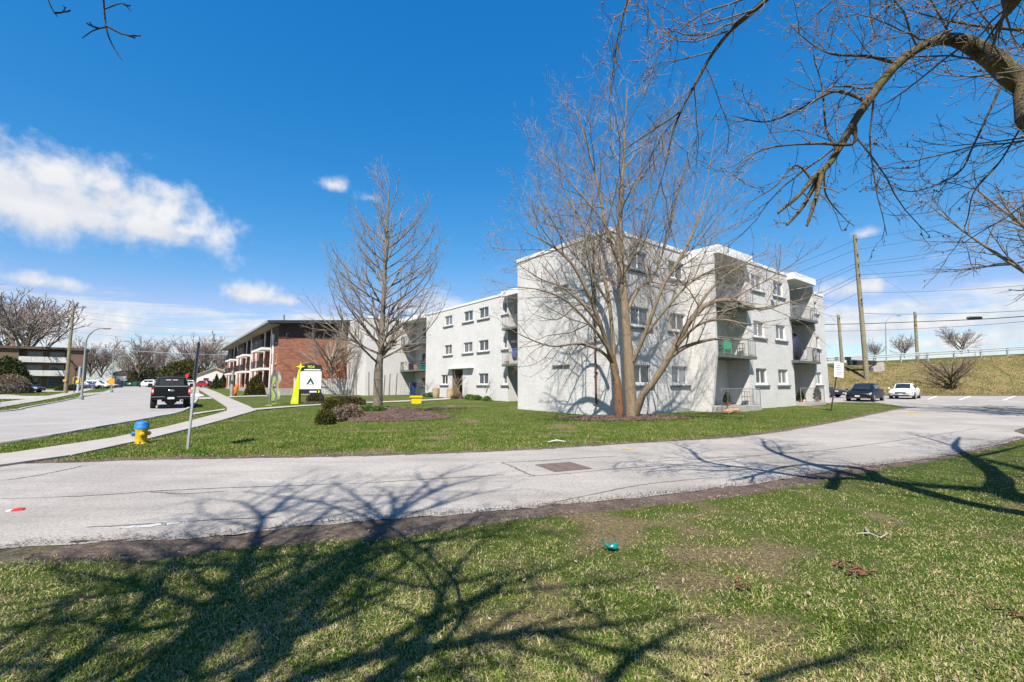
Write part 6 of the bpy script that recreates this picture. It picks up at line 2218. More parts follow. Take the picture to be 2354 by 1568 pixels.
# ---- catch basin in the driveway
cb = at(1294, 1074)
cbn = empty('catch_basin', (cb.x, cb.y, cb.z + 0.006), math.radians(24), 'rusty square catch basin grate sunk in the driveway', 'drain')
MB().box(-0.40, 0.40, -0.40, -0.34, 0, 0.012).box(-0.40, 0.40, 0.34, 0.40, 0, 0.012).box(-0.40, -0.34, -0.34, 0.34, 0, 0.012).box(0.34, 0.40, -0.34, 0.34, 0, 0.012).build('frame', 'iron', cbn)
MB().box(-0.34, 0.34, -0.34, 0.34, 0.001, 0.003).build('pit', 'soil', cbn)
br = MB().box(-0.335, 0.335, -0.032, 0.032, 0.004, 0.014).mesh('grate_bar', 'iron')
for k in range(7):
    link('grate_bar', br, cbn, (0, -0.29 + k * 0.0966, 0))
MB().box(-0.03, 0.03, -0.338, 0.338, 0.0042, 0.0125).build('cross_bar', 'iron', cbn)
# ---- litter
p = at(42, 1174)
rl = empty('crushed_carton', (p.x, p.y, p.z + 0.006), 0.5, 'crushed red and white carton on the driveway', 'litter')
MB().prism([(-0.06, 0), (0.06, 0), (0.045, 0.02), (0.0, 0.028), (-0.05, 0.018)], 'y', -0.035, 0.035).build('carton', 'red_litter', rl)
MB().box(-0.11, -0.062, -0.03, 0.035, 0.0, 0.012).build('flap', 'sign_white', rl)
p = at(1405, 1266)
tb = empty('plastic_bag', (p.x, p.y, p.z), 0.2, 'small knotted teal plastic bag on the grass', 'bag')
MB().blob((0.02, 0, 0.04), (0.058, 0.04, 0.032), 12, 8, 0.2, 9).build('bag', 'teal', tb, 70)
MB().tube([(-0.03, 0, 0.04), (-0.06, 0.0, 0.055), (-0.075, 0.01, 0.09), (-0.085, 0.0, 0.12)], [0.016, 0.012, 0.010, 0.003], 6).build('handle', 'teal', tb)
for i, (dx, dy, n, lab) in enumerate([(1975, 1326, 15, 'larger clump of rusty leaves on the grass'), (1930, 1305, 7, 'smaller clump of rusty leaves left of the larger one'), (1700, 1358, 5, 'little dark leaf clump in the middle of the lawn'), (2330, 1422, 8, 'brown leaf clump at the right edge of the lawn')]):
    p = at(dx, dy)
    cl = empty('leaf_clump', (p.x, p.y, p.z + 0.01), 0, lab, 'leaves', 'leaf clumps on the near lawn')
    rgx = random.Random(i + 3)
    for k in range(n):
        m = MB()
        L_ = rgx.uniform(0.03, 0.05)
        m.poly([(-L_, 0, 0), (-L_ * .3, -0.012, 0.006), (L_, 0, 0.0), (-L_ * .3, 0.012, 0.006)])
        m.poly([(-L_, 0, -0.004), (-L_ * .3, 0.012, 0.002), (L_, 0, -0.004), (-L_ * .3, -0.012, 0.002)])
        o = m.build('leaf', 'cone_brown', cl, None, (rgx.gauss(0, 0.055), rgx.gauss(0, 0.035), rgx.uniform(0.02, 0.05)))
        o.rotation_euler = (rgx.uniform(-0.6, 0.6), rgx.uniform(-0.6, 0.6), rgx.uniform(0, 6))
p = at(2000, 1235)
sk = empty('fallen_twig', p, 0, 'pale forked twig lying on the right of the lawn', 'twig')
mb = MB()
mb.tube([(0.12, 0.22, 0.03), (0.02, 0.06, 0.05), (-0.02, -0.02, 0.05), (0.03, -0.12, 0.03)], [0.006, 0.008, 0.007, 0.003], 5)
mb.tube([(-0.02, -0.02, 0.05), (-0.14, 0.0, 0.04)], [0.006, 0.003], 5)
mb.tube([(0.03, -0.1, 0.03), (0.12, -0.06, 0.045), (0.2, 0.0, 0.05)], [0.005, 0.005, 0.002], 5)
mb.build('twig', 'stick_pale', sk)
p = at(1282, 1019)
st_ = empty('fallen_twig', p, 0.4, 'pale broken stick at the far edge of the driveway', 'twig')
MB().tube([(-0.25, 0.1, 0.03), (0.0, 0.06, 0.07), (0.22, -0.05, 0.04)], [0.02, 0.03, 0.015], 6).build('twig', 'salt', st_)


def litter_pts():
    rg_ = np.random.default_rng(77)
    out = []
    e = resample(FAR_EDGE[2:], 400)
    k = rg_.integers(0, 400, 7600)
    out.append(e[k] + np.c_[rg_.normal(0, 0.05, 7600), np.abs(rg_.normal(0, 0.38, 7600)) - 0.03])
    e = resample(GRASS_EDGE[2:14], 400)
    k = rg_.integers(0, 400, 1500)
    out.append(e[k] + np.c_[rg_.normal(0, 0.05, 1500), rg_.normal(0, 0.14, 1500)])
    y = 1 / rg_.uniform(1 / 12, 1 / 2.2, 900)
    x = rg_.uniform(-1.2, 1.3, 900) * y
    ye = np.interp(x, GRASS_EDGE[:, 0], GRASS_EDGE[:, 1])
    out.append(np.c_[x, y][y < ye])
    return np.vstack(out)


scatter('leaf_litter', litter_pts(), 'litter', 0.008, 0.024, 0.02, 8, 0.5, label='dead leaves and scraps along the driveway edges', cat='leaf litter')


def slope_tufts():
    rg_ = np.random.default_rng(5)
    n = 32000
    x = rg_.uniform(37, 95, n)
    y = rg_.uniform(50.8, 65.0, n)
    return np.c_[x, y]


blades('slope_grass', slope_tufts(), 'slope_tufts', 0.22, 0.06, 15, 'rough dry grass on the highway embankment', lean=0.8)

# ------------------------------------------------------------------ guardrail along the highway
gtop = [(-1.0, 0)]
gx = np.arange(40.0, 92.0, 3.81)
gr = empty('guardrail', (40.0, 64.6, 0), 0, 'galvanised highway guardrail on top of the embankment', 'guardrail')
GY = 64.6


def gz(x):
    return tz(x, GY + 1.0) + 0.1


for i, x in enumerate(gx):
    z = gz(x)
    MB().box(-0.08, 0.08, -0.08, 0.08, -0.5, 1.15).build('post', 'galv', gr, None, (x - 40.0, 0, z))
    if i < 3:
        MB().box(-0.45, 0.45, -0.16, -0.09, 0.75, 1.15).build('end_plate', 'black_matte', gr, None, (x - 40.0, 0, z))
for k in range(len(gx) - 1):
    a, b = gx[k], gx[k + 1]
    for dz in (0.72, 1.0):
        V = [(a - 40, -0.09, gz(a) + dz), (a - 40, -0.16, gz(a) + dz + 0.04), (a - 40, -0.16, gz(a) + dz + 0.15), (a - 40, -0.09, gz(a) + dz + 0.2)]
        V2 = [(b - 40.02, v[1], v[2] - gz(a) + gz(b)) for v in V]
        m = MB()
        for j in range(3):
            m.quad(V[j], V2[j], V2[j + 1], V[j + 1])
        m.quad(V[3], V2[3], V2[0], V[0])
        m.build('rail', 'galv', gr)
# highway deck edge
mb = MB()
for k in range(len(gx) - 1):
    a, b = gx[k], gx[k + 1]
    mb.quad((a, GY + 0.3, gz(a) - 0.12), (b, GY + 0.3, gz(b) - 0.12), (b, GY + 12, gz(b) - 0.05), (a, GY + 12, gz(a) - 0.05))
    mb.quad((a, GY + 0.3, gz(a) - 0.6), (b, GY + 0.3, gz(b) - 0.6), (b, GY + 0.3, gz(b) - 0.12), (a, GY + 0.3, gz(a) - 0.12))
tag(mb.build('highway', 'street'), kind='structure')
# bridge abutment left of the embankment
ab = empty('bridge_abutment', ground_pt(46.5, 60.0), 0, 'concrete wing wall of the highway bridge behind the tall pole', 'wall')
MB().prism([(0.9, -1.0), (2.4, -1.0), (2.4, 1.3), (1.6, 1.1), (0.9, 0.6)], 'y', -0.2, 0.5).build('wing_wall', 'concrete_light', ab)
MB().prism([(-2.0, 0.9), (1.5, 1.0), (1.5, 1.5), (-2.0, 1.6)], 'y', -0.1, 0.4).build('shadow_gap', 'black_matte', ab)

# ------------------------------------------------------------------ poles, lamps, wires
def pole(dx0, dy0, dx1, dy1, Y, r0, r1, mat, label, name='utility_pole', foot=None):
    b = atY(dx0, dy0, Y)
    t = atY(dx1, dy1, Y)
    g = Vector((b.x, b.y, min(b.z, tz(b.x, b.y)) - 0.1)) if foot is None else foot
    o = empty(name, g, 0, label, 'pole')
    MB().tube([(0, 0, -0.4), tuple((t - g) * 0.5), tuple(t - g)], [r0, (r0 + r1) / 2, r1], 10).build('shaft', mat, o, 50)
    return o, g, t


P1, g1, t1 = pole(1992, 858, 1965, 540, 57.5, 0.30, 0.21, 'wood_pole', 'tall wooden transmission pole on the embankment')
for k, f in enumerate((0.97, 0.86, 0.79, 0.72, 0.55, 0.52)):
    q = (t1 - g1) * f
    MB().lathe([(0.05, 0), (0.09, -0.08), (0.05, -0.16), (0.09, -0.24), (0.05, -0.32)], 8, (q.x - 0.05, q.y - 0.22, q.z), 'y').build('insulator', 'steel' if k else 'galv', P1, 50)
P2, g2, t2 = pole(1938, 856, 1927, 724, 60.5, 0.22, 0.17, 'wood_pole', 'shorter wooden pole left of the tall one')
MB().lathe([(0.05, 0), (0.1, -0.1), (0.05, -0.2)], 8, (t2.x - g2.x, t2.y - g2.y - 0.15, t2.z - g2.z - 0.4), 'y').build('insulator', 'steel', P2)
P3, g3, t3 = pole(2110, 838, 2103, 717, 72.0, 0.24, 0.18, 'wood_pole', 'wooden pole standing beyond the guardrail')
MB().lathe([(0.05, 0), (0.1, -0.1), (0.05, -0.2)], 8, (t3.x - g3.x, t3.y - g3.y - 0.2, t3.z - g3.z - 0.6), 'y').build('insulator', 'steel', P3)
P4, g4, t4 = pole(152, 884, 168, 711, 58.0, 0.21, 0.15, 'wood_pole', 'wooden utility pole on the left lawn')
MB().box(-0.2, 0.2, -0.26, -0.2, 1.6, 1.9).build('notice', 'sign_orange', P4)
for f in (0.93, 0.78):
    q = (t4 - g4) * f
    MB().lathe([(0.04, 0), (0.08, -0.1), (0.04, -0.2)], 8, (q.x, q.y - 0.12, q.z), 'y').build('insulator', 'steel', P4)
P5, g5, t5 = pole(180, 884, 184, 845, 66.0, 0.16, 0.14, 'siding_blue', 'short blue-grey post behind the first street lamp', 'short_post')
MB().box(-0.2, 0.2, -0.22, -0.17, 1.4, 1.75).build('notice', 'bin_yellow', P5)
MB().lathe([(0.17, 0), (0.17, 0.06), (0.02, 0.14)], 10, (t5.x - g5.x, 0, t5.z - g5.z)).build('cap', 'siding_blue', P5)


def lamp(dx0, dy0, dx1, dy1, arm, Y, label, name='street_lamp', mat='lamp_green', cat='lamp'):
    b = atY(dx0, dy0, Y)
    b.z = tz(b.x, b.y)
    t = atY(dx1, dy1, Y)
    o = empty(name, b, 0, label, cat, 'street lamps')
    hh = (t - b)
    MB().tube([(0, 0, -0.3), tuple(hh * 0.5), tuple(hh)], [0.095, 0.075, 0.055], 8).build('post', mat, o, 50)
    MB().lathe([(0.16, 0), (0.16, 0.35), (0.12, 0.4)], 8).build('base', mat, o)
    pts = []
    for k in range(9):
        a = math.pi / 2 * k / 8
        pts.append(tuple(hh + Vector((arm * (1 - math.cos(a)), -arm * 0.1 * (1 - math.cos(a)), arm * 0.9 * math.sin(a)))))
    MB().tube(pts, [0.055] * 5 + [0.045] * 4, 6).build('arm', mat, o, 50)
    e = Vector(pts[-1])
    MB().blob((e.x + 0.35, e.y, e.z - 0.02), (0.42, 0.16, 0.09), 10, 6).build('lamp_head', 'flag_light', o, 60)
    return o


lamp(188, 906, 197, 790, 1.5, 40.0, 'first street lamp with curved arm on the left verge')
l2 = lamp(257, 889, 261, 805, 1.4, 62.0, 'second street lamp, carrying a small orange board')
MB().box(-0.42, 0.42, -0.16, -0.12, 1.1, 1.9).build('orange_board', 'sign_orange', l2)
lb = lamp(2038, 838, 2036, 748, 1.9, 78.0, 'thin highway lamp beyond the guardrail')
lb.scale = (1, 1, 1)


def wire(name, a, b, sag, r, mat, label, group, n=18):
    pts = []
    a, b = Vector(a), Vector(b)
    for k in range(n + 1):
        u = k / n
        p = a.lerp(b, u)
        p.z -= sag * 4 * u * (1 - u)
        pts.append(tuple(p))
    o = MB().tube(pts, r, 4).build(name, mat)
    return tag(o, label, 'wire', group)


ends_l = [(1700, 655), (1700, 672), (1700, 712), (1700, 722), (1700, 754), (1700, 764), (1700, 790)]
ends_r = [(2700, 385), (2700, 415), (2700, 470), (2700, 480), (2700, 538), (2700, 548), (2700, 620)]
mids = [(1966, 552), (1967, 574), (1970, 605), (1970, 613), (1972, 632), (1972, 641), (1977, 672)]
ordn = ['topmost', 'second', 'third', 'fourth', 'fifth', 'sixth', 'lowest']
for i in range(7):
    m_ = atY(*mids[i], 57.4)
    wire('power_line', atY(*ends_l[i], 92), m_, 0.3, 0.022, 'wire_dark', ordn[i] + ' power line running left from the tall pole', 'power lines at the tall pole')
    wire('power_line', m_, atY(*ends_r[i], 32), 0.5, 0.016, 'wire_dark', ordn[i] + ' power line running right from the tall pole', 'power lines at the tall pole')
wire('guy_wire', atY(1970, 600, 57.4), atY(2120, 700, 75), 0.0, 0.012, 'wire_dark', 'thin guy wire slanting down from the tall pole', 'power lines at the tall pole')
for i, (a, b_, c, r, lab) in enumerate([((1880, 746), (2103, 740), (2400, 724), 0.055, 'thick black cable with a splice case beyond the guardrail'), ((1980, 720), (2103, 722), (2400, 712), 0.03, 'upper thin cable beyond the guardrail'), ((1880, 762), (2105, 756), (2400, 735), 0.025, 'lower thin cable beyond the guardrail')]):
    pts = [tuple(atY(*a, 64)), tuple(atY((a[0] + b_[0]) / 2, (a[1] + b_[1]) / 2 + 1, 68)), tuple(atY(*b_, 71.7)), tuple(atY((b_[0] + c[0]) / 2, (b_[1] + c[1]) / 2 + 2, 62)), tuple(atY(*c, 52))]
    P_ = resample(np.array(pts), 24)
    o = MB().tube([tuple(q) for q in P_], r, 5).build('cable', 'wire_dark')
    tag(o, lab, 'cable', 'cables beyond the guardrail')
    if i == 0:
        q = atY(2240, 731, 62)
        sc_ = MB().lathe([(0.05, -1.1), (0.2, -0.9), (0.22, 0.9), (0.05, 1.1)], 8, (0, 0, 0), 'x').build('splice_case', 'black', None, 50)
        sc_.parent = o
        sc_.location = q
for i, (a, b_, s) in enumerate([((168, 714), (653, 735), 0.9), ((167, 728), (653, 750), 0.9), ((165, 746), (653, 764), 0.9), ((163, 761), (653, 778), 0.9), ((158, 793), (653, 806), 0.8)]):
    wire('power_line', atY(*a, 58), atY(*b_, 134.6), s * 1.5, 0.035, 'wire_light', ordn[i] + ' pale wire crossing the street from the left wooden pole', 'wires over the street')
P6, g6, t6 = pole(653, 860, 653, 724, 135.0, 0.3, 0.24, 'wood_pole', 'pole whose top shows above the brick house roof')
MB().lathe([(0.05, 0), (0.1, -0.1), (0.05, -0.2)], 8, (t6.x - g6.x, t6.y - g6.y - 0.2, t6.z - g6.z - 0.6), 'y').build('insulator', 'steel', P6)
# ------------------------------------------------------------------ vehicles (x forward, origin under the middle)
def loft(mb, rings):
    """rings: lists of equal length of 3D points; closed rings"""
    n = len(rings[0])
    i = len(mb.v)
    for r in rings:
        mb.v += [tuple(p) for p in r]
    for j in range(len(rings) - 1):
        for k in range(n):
            a, b = i + j * n + k, i + j * n + (k + 1) % n
            mb.f.append((a, a + n, b + n, b))
    mb.f.append(tuple(i + k for k in range(n)))
    m = i + (len(rings) - 1) * n
    mb.f.append(tuple(m + k for k in range(n))[::-1])
    return mb


def wheel_parts(root, x, y, r, w, rimmat='rim'):
    t = MB().lathe([(r * 0.62, -w / 2), (r * 0.93, -w / 2), (r, -w / 2 + 0.04), (r, w / 2 - 0.04), (r * 0.93, w / 2), (r * 0.62, w / 2)], 20, (0, 0, 0), 'y').build('wheel', 'rubber', root, 40, (x, y, r))
    s = 1 if y > 0 else -1
    MB().lathe([(r * 0.60, 0.0), (r * 0.60, 0.02), (r * 0.25, 0.035), (0.0, 0.035)] if s > 0 else [(0.0, -0.035), (r * 0.25, -0.035), (r * 0.60, -0.02), (r * 0.60, 0.0)], 14, (0, s * (w / 2 - 0.01), 0), 'y').build('rim', rimmat, t, 40)


def body_ring(x, hw, z0, z1, top_in=0.06, lip=0.12):
    return [(x, -hw * 0.9, z0), (x, -hw, z0 + lip), (x, -hw * 1.01, (z0 + z1) / 2), (x, -hw * 0.985, z1 - 0.10), (x, -hw + top_in, z1), (x, 0, z1 + 0.015), (x, hw - top_in, z1), (x, hw * 0.985, z1 - 0.10), (x, hw * 1.01, (z0 + z1) / 2), (x, hw, z0 + lip), (x, hw * 0.9, z0)]


def cabin_ring(x, hw0, hw1, z0, z1):
    return [(x, -hw0, z0), (x, -hw0 * 0.5 - hw1 * 0.5, (z0 + z1) / 2), (x, -hw1, z1 - 0.05), (x, -hw1 + 0.08, z1), (x, 0, z1 + 0.03), (x, hw1 - 0.08, z1), (x, hw1, z1 - 0.05), (x, hw0 * 0.5 + hw1 * 0.5, (z0 + z1) / 2), (x, hw0, z0)]


def sedan(loc, heading, paint, label, L=4.7, W=1.82, H=1.46, group='parked cars', kind='sedan', grille='black', detail=True):
    root = empty('parked_car', loc, heading, label, 'car', group)
    hl, hw = L / 2, W / 2
    belt = 0.93 if kind != 'van' else 1.02
    st = [(-hl, 0.82, 0.46, 0.80), (-hl + 0.12, 0.93, 0.30, belt + 0.02), (-hl + 0.6, 0.99, 0.24, belt + 0.05), (-0.4, 1.0, 0.22, belt), (hl * 0.35, 1.0, 0.22, belt - 0.02), (hl * 0.62, 0.98, 0.24, belt - 0.10), (hl - 0.25, 0.92, 0.27, 0.74), (hl - 0.05, 0.82, 0.34, 0.66), (hl, 0.74, 0.42, 0.60)]
    mb = MB()
    loft(mb, [body_ring(x, hw * k, z0, z1) for (x, k, z0, z1) in st])
    mb.build('body', paint, root, 38)
    if kind == 'sedan':
        cs = [(-hl + 0.45, 0.80, 0.60, belt + 0.04), (-hl + 1.05, 0.86, 0.66, H - 0.06), (-0.35, 0.90, 0.68, H), (0.35, 0.90, 0.67, H - 0.03), (hl * 0.48, 0.86, 0.72, belt - 0.03)]
    elif kind == 'van':
        cs = [(-hl + 0.08, 0.86, 0.80, H - 0.35), (-hl + 0.30, 0.92, 0.74, H - 0.04), (-0.6, 0.94, 0.75, H), (0.55, 0.94, 0.73, H - 0.04), (hl * 0.58, 0.88, 0.72, belt - 0.03)]
    else:
        cs = [(-hl + 0.15, 0.84, 0.70, belt + 0.1), (-hl + 0.55, 0.90, 0.70, H - 0.06), (-0.35, 0.92, 0.70, H), (0.35, 0.92, 0.69, H - 0.03), (hl * 0.48, 0.88, 0.74, belt - 0.03)]
    rings = [cabin_ring(x, hw * a, hw * b, belt - 0.06, max(z, belt)) for (x, a, b, z) in cs]
    mb = MB()
    loft(mb, rings)
    mb.build('cabin', paint, root, 38)
    # glass a little proud of the shell
    def glaze(name, ra, rb, idx, v0=0.08, v1=0.92, u0=0.06):
        A = [Vector(ra[i]) for i in idx]
        B = [Vector(rb[i]) for i in idx]
        ca, cb = sum(A, Vector()) / len(A), sum(B, Vector()) / len(B)
        A = [ca + (p - ca) * (1 - u0 * 2) for p in A]
        B = [cb + (p - cb) * (1 - u0 * 2) for p in B]
        out = (ca + cb) / 2 - Vector(((ca.x + cb.x) / 2 * 0.6, 0, 0.75))
        m_ = MB()
        k = len(idx)
        P = [a_.lerp(b_, v0) for a_, b_ in zip(A, B)] + [a_.lerp(b_, v1) for a_, b_ in zip(A, B)]
        n = (P[k - 1] - P[0]).cross(P[k] - P[0]).normalized()
        if n.dot(out) < 0:
            n = -n
        T_ = [p + n * 0.018 for p in P]
        S_ = [p - n * 0.03 for p in P]
        for j in range(k - 1):
            m_.quad(T_[j], T_[j + 1], T_[k + j + 1], T_[k + j])
        ring_ = list(range(k)) + [k + j for j in range(k - 1, -1, -1)]
        for j in range(len(ring_)):
            p, q = ring_[j], ring_[(j + 1) % len(ring_)]
            m_.quad(T_[p], S_[p], S_[q], T_[q])
        m_.build(name, 'glass_dark', root)
    r0, r1, r2, r3, r4 = rings
    glaze('windshield', r3, r4, [2, 3, 4, 5, 6], 0.06, 0.94, 0.05)
    glaze('rear_window', r1, r0, [2, 3, 4, 5, 6], 0.06, 0.90, 0.05)
    for ix in ([0, 1, 2], [8, 7, 6]):
        glaze('side_window', r1, r2, ix, 0.05, 0.96, 0.12)
        glaze('side_window', r2, r3, ix, 0.04, 0.95, 0.12)
    for x in (-hl * 0.60, hl * 0.62):
        for s in (-1, 1):
            wheel_parts(root, x, s * (hw - 0.10), 0.325, 0.22)
    for s in (-1, 1):
        MB().prism([(hl - 0.42, 0.60), (hl - 0.10, 0.55), (hl - 0.08, 0.66), (hl - 0.45, 0.74)], 'y', s * hw * 0.60, s * hw * 0.93).build('headlight', 'lens_clear', root)
        MB().box(-hl + 0.0, -hl + 0.2, min(s * hw * 0.60, s * hw * 0.92), max(s * hw * 0.60, s * hw * 0.92), 0.68, 0.84).build('tail_light', 'lens_red', root)
        MB().blob((hl * 0.40, s * (hw + 0.09), belt + 0.03), (0.09, 0.11, 0.08), 8, 6).build('mirror', paint, root, 60)
    MB().prism([(hl - 0.02, 0.50), (hl + 0.015, 0.50), (hl + 0.015, 0.62), (hl - 0.02, 0.64)], 'y', -hw * 0.42, hw * 0.42).build('grille', grille, root)
    MB().box(hl - 0.05, hl + 0.02, -hw * 0.6, hw * 0.6, 0.30, 0.40).build('bumper_intake', 'black_matte', root)
    MB().box(hl + 0.016, hl + 0.03, -0.16, 0.16, 0.40, 0.50).build('licence_plate', 'plate', root)
    MB().box(-hl - 0.02, -hl + 0.0, -0.16, 0.16, 0.60, 0.70).build('licence_plate', 'plate', root)
    MB().box(hl - 0.12, hl + 0.01, -hw * 0.72, hw * 0.72, 0.265, 0.285).build('chin_strip', 'chrome' if paint.endswith('midnight') else 'black_matte', root)
    return root


def face_to(p, q):
    return math.atan2(q[1] - p[1], q[0] - p[0])


def far_ground(dx, Y):
    q = atY(dx, 880, Y)
    return Vector((q.x, Y, tz(q.x, Y)))


bc = at(1990, 922)
sedan(bc, math.radians(-140), 'car_midnight', 'black sedan facing the camera beside the white building')
wc = at(2094, 917)
wc.y += 0.6
sedan(wc, math.radians(-138), 'car_white', 'white sedan parked in a stall below the embankment', H=1.42)
dc = far_ground(1878, 47.0)
sedan(dc, math.radians(-60), 'car_dark', 'dark car mostly hidden behind the right end of the white building')


sedan(far_ground(342, 112), math.radians(170), 'car_white', 'white van crossing behind the pickup', 4.9, 1.9, 1.72, 'cars down the street', 'van')
sedan(far_ground(466, 100), math.radians(165), 'car_red', 'red car parked beyond the stop sign', 4.4, 1.8, 1.55, 'cars down the street', 'suv')
sedan(far_ground(223, 92), math.radians(15), 'car_white', 'white hatchback left of the second street lamp', 4.5, 1.8, 1.6, 'cars down the street', 'suv')
sedan(far_ground(198, 86), math.radians(20), 'car_blue', 'dark blue car just left of the white hatchback', 4.4, 1.8, 1.45, 'cars down the street')
sedan(far_ground(242, 96), math.radians(10), 'car_silver', 'silver car just right of the white hatchback', 4.4, 1.8, 1.4, 'cars down the street')
sedan(far_ground(52, 62), math.radians(15), 'car_blue', 'blue car behind the dark trunk on the far left', 4.5, 1.8, 1.45, 'cars down the street')
sedan(far_ground(395, 118), math.radians(175), 'car_dark', 'dark car above the left of the pickup roof', 4.5, 1.8, 1.6, 'cars down the street', 'suv')
sedan(far_ground(418, 122), math.radians(175), 'car_grey', 'grey car above the right of the pickup roof', 4.5, 1.8, 1.5, 'cars down the street')
sedan(far_ground(436, 116), math.radians(172), 'car_silver', 'silver car just left of the red car', 4.5, 1.8, 1.6, 'cars down the street', 'suv')
sedan(far_ground(515, 98), math.radians(200), 'car_dark', 'dark vehicle behind the young spruces', 4.8, 1.9, 1.8, 'cars down the street', 'van')

# ---- pickup seen from behind
tp = at(391, 940)
tp = Vector((tp.x, tp.y, tz(tp.x, tp.y) + 0.014))
hd_ = math.atan2(0.80, -0.60)
tp = tp + Vector((math.cos(hd_), math.sin(hd_), 0)) * 2.9
pk_ = empty('pickup_truck', tp, hd_, 'black crew-cab pickup parked at the kerb seen from behind', 'truck')
hw = 1.0
mb = MB()
loft(mb, [body_ring(-2.82, hw * 0.97, 0.62, 1.36, 0.03), body_ring(-2.0, hw, 0.55, 1.38, 0.03), body_ring(-0.9, hw, 0.50, 1.38, 0.03), body_ring(1.0, hw, 0.48, 1.32, 0.05), body_ring(2.4, hw * 0.98, 0.5, 1.26, 0.08), body_ring(2.9, hw * 0.92, 0.55, 1.16, 0.1)])
mb.build('body', 'car_black', pk_, 35)
cab = [cabin_ring(-0.92, 0.90, 0.74, 1.28, 1.50), cabin_ring(-0.80, 0.92, 0.74, 1.28, 1.92), cabin_ring(0.2, 0.93, 0.76, 1.28, 1.97), cabin_ring(0.95, 0.93, 0.74, 1.26, 1.93), cabin_ring(1.75, 0.90, 0.76, 1.24, 1.32)]
mb = MB()
loft(mb, cab)
cb_ = mb.build('cab', 'car_black', pk_, 35)
rw = MB().prism([(-0.66, 1.42), (0.66, 1.42), (0.60, 1.83), (-0.60, 1.83)], 'x', -0.965, -0.925).build('rear_window', 'glass_dark', pk_)
MB().box(-0.972, -0.966, -0.30, -0.06, 1.74, 1.79).box(-0.972, -0.966, 0.06, 0.30, 1.74, 1.79).build('decal', 'sign_white', rw)
MB().box(-0.973, -0.966, -0.05, 0.05, 1.73, 1.80).build('decal', 'sign_red', rw)
tgt = MB().box(-2.875, -2.824, -0.80, 0.80, 0.78, 1.33).build('tailgate', 'car_black', pk_)
MB().box(-2.882, -2.826, -0.83, 0.83, 1.335, 1.39).build('tailgate_cap', 'flag_light', pk_)
MB().box(-2.879, -2.8755, -0.78, 0.78, 1.24, 1.255).build('crease', 'black', tgt)
MB().lathe([(0.0, -2.886), (0.13, -2.884), (0.15, -2.8755)], 16, (0, 0, 0), 'x').build('emblem', 'chrome', tgt, None, (0, 0, 1.10)).scale = (1, 1.0, 0.45)
for s in (-1, 1):
    a, b = sorted((s * 0.84, s * 0.975))
    tl = MB().box(-2.885, -2.81, a, b, 0.86, 1.30).build('tail_light', 'lens_red', pk_)
    MB().box(-2.889, -2.8855, a + 0.02, b - 0.02, 0.99, 1.16).build('reverse_lamp', 'lens_clear', tl)
    MB().prism([(0.95, 1.28), (1.15, 1.28), (1.15, 1.55), (0.95, 1.5)], 'y', s * 1.02, s * 1.26).build('mirror', 'black', pk_)
    for x in (-1.85, 1.95):
        wheel_parts(pk_, x, s * (hw - 0.14), 0.40, 0.27)
    MB().box(-2.35, -1.35, min(s * 0.80, s * 0.99), max(s * 0.80, s * 0.99), 0.55, 0.80).build('wheel_arch', 'black_matte', pk_)
bp = MB().box(-3.02, -2.80, -0.97, 0.97, 0.55, 0.76).build('rear_bumper', 'car_black', pk_)
MB().box(-3.026, -3.021, -0.95, -0.30, 0.71, 0.745).box(-3.026, -3.021, 0.30, 0.95, 0.71, 0.745).build('bumper_trim', 'chrome', bp)
MB().box(-3.032, -3.021, -0.17, 0.17, 0.58, 0.70).build('licence_plate', 'plate', bp)
MB().box(-2.6, 2.3, -0.45, 0.45, 0.42, 0.58).build('underbody', 'black_matte', pk_)
MB().lathe([(0.1, -2.7), (0.32, -2.6), (0.32, -2.35), (0.1, -2.2)], 12, (0, 0, 0.52), 'x').build('spare_wheel', 'rubber', pk_)
MB().tube([(-2.6, -0.55, 0.46), (-2.95, -0.58, 0.44)], 0.045, 8).build('exhaust', 'chrome', pk_)

# ------------------------------------------------------------------ far street things
p = far_ground(429, 98)
ss = empty('stop_sign', p, 0, 'small red octagonal sign beyond the pickup', 'sign')
MB().tube([(0, 0, -0.2), (0, 0, 2.9)], 0.05, 6).build('post', 'galv', ss)
MB().prism([(0.42 * math.cos(math.pi / 8 + k * math.pi / 4), 2.6 + 0.42 * math.sin(math.pi / 8 + k * math.pi / 4)) for k in range(8)], 'y', -0.08, -0.055).build('plate', 'sign_red', ss)
for i, (dx, lab) in enumerate([(428, 'left orange traffic cone beside the pickup'), (437, 'right orange traffic cone beside the pickup')]):
    p = far_ground(dx, 62)
    cn = empty('traffic_cone', p, 0, lab, 'cone', 'orange cones by the road')
    MB().box(-0.25, 0.25, -0.25, 0.25, 0, 0.05).build('base', 'orange', cn)
    k_ = MB().lathe([(0.20, 0.05), (0.05, 0.95), (0.03, 0.97)], 12).build('cone', 'orange', cn, 40)
    MB().lathe([(0.146, 0.40), (0.111, 0.61)], 12).build('band', 'sign_white', k_)
p = at(441, 906)
yb = empty('yellow_marker', p, 0, 'small yellow marker on a stub right of the pickup', 'marker')
MB().tube([(0, 0, -0.1), (0, 0, 0.5)], 0.04, 6).build('stub', 'green_plastic', yb)
MB().blob((0, 0, 0.62), (0.13, 0.13, 0.2), 8, 6).build('marker', 'bin_yellow', yb, 50)
p = at(450, 914)
rk = empty('boulder', p, 0, 'low pale boulder on the grass right of the pickup', 'boulder')
MB().blob((0, 0, 0.12), (0.85, 0.5, 0.28), 14, 8, 0.12, 4).build('rock', 'salt', rk, 50)
p = at(541, 912)
op = empty('orange_bundle', p, 0, 'bright orange bundle on a dark stand near the conical evergreen', 'bundle')
MB().tube([(0, 0, -0.1), (0.02, 0, 0.55)], 0.09, 8).build('stand', 'black', op)
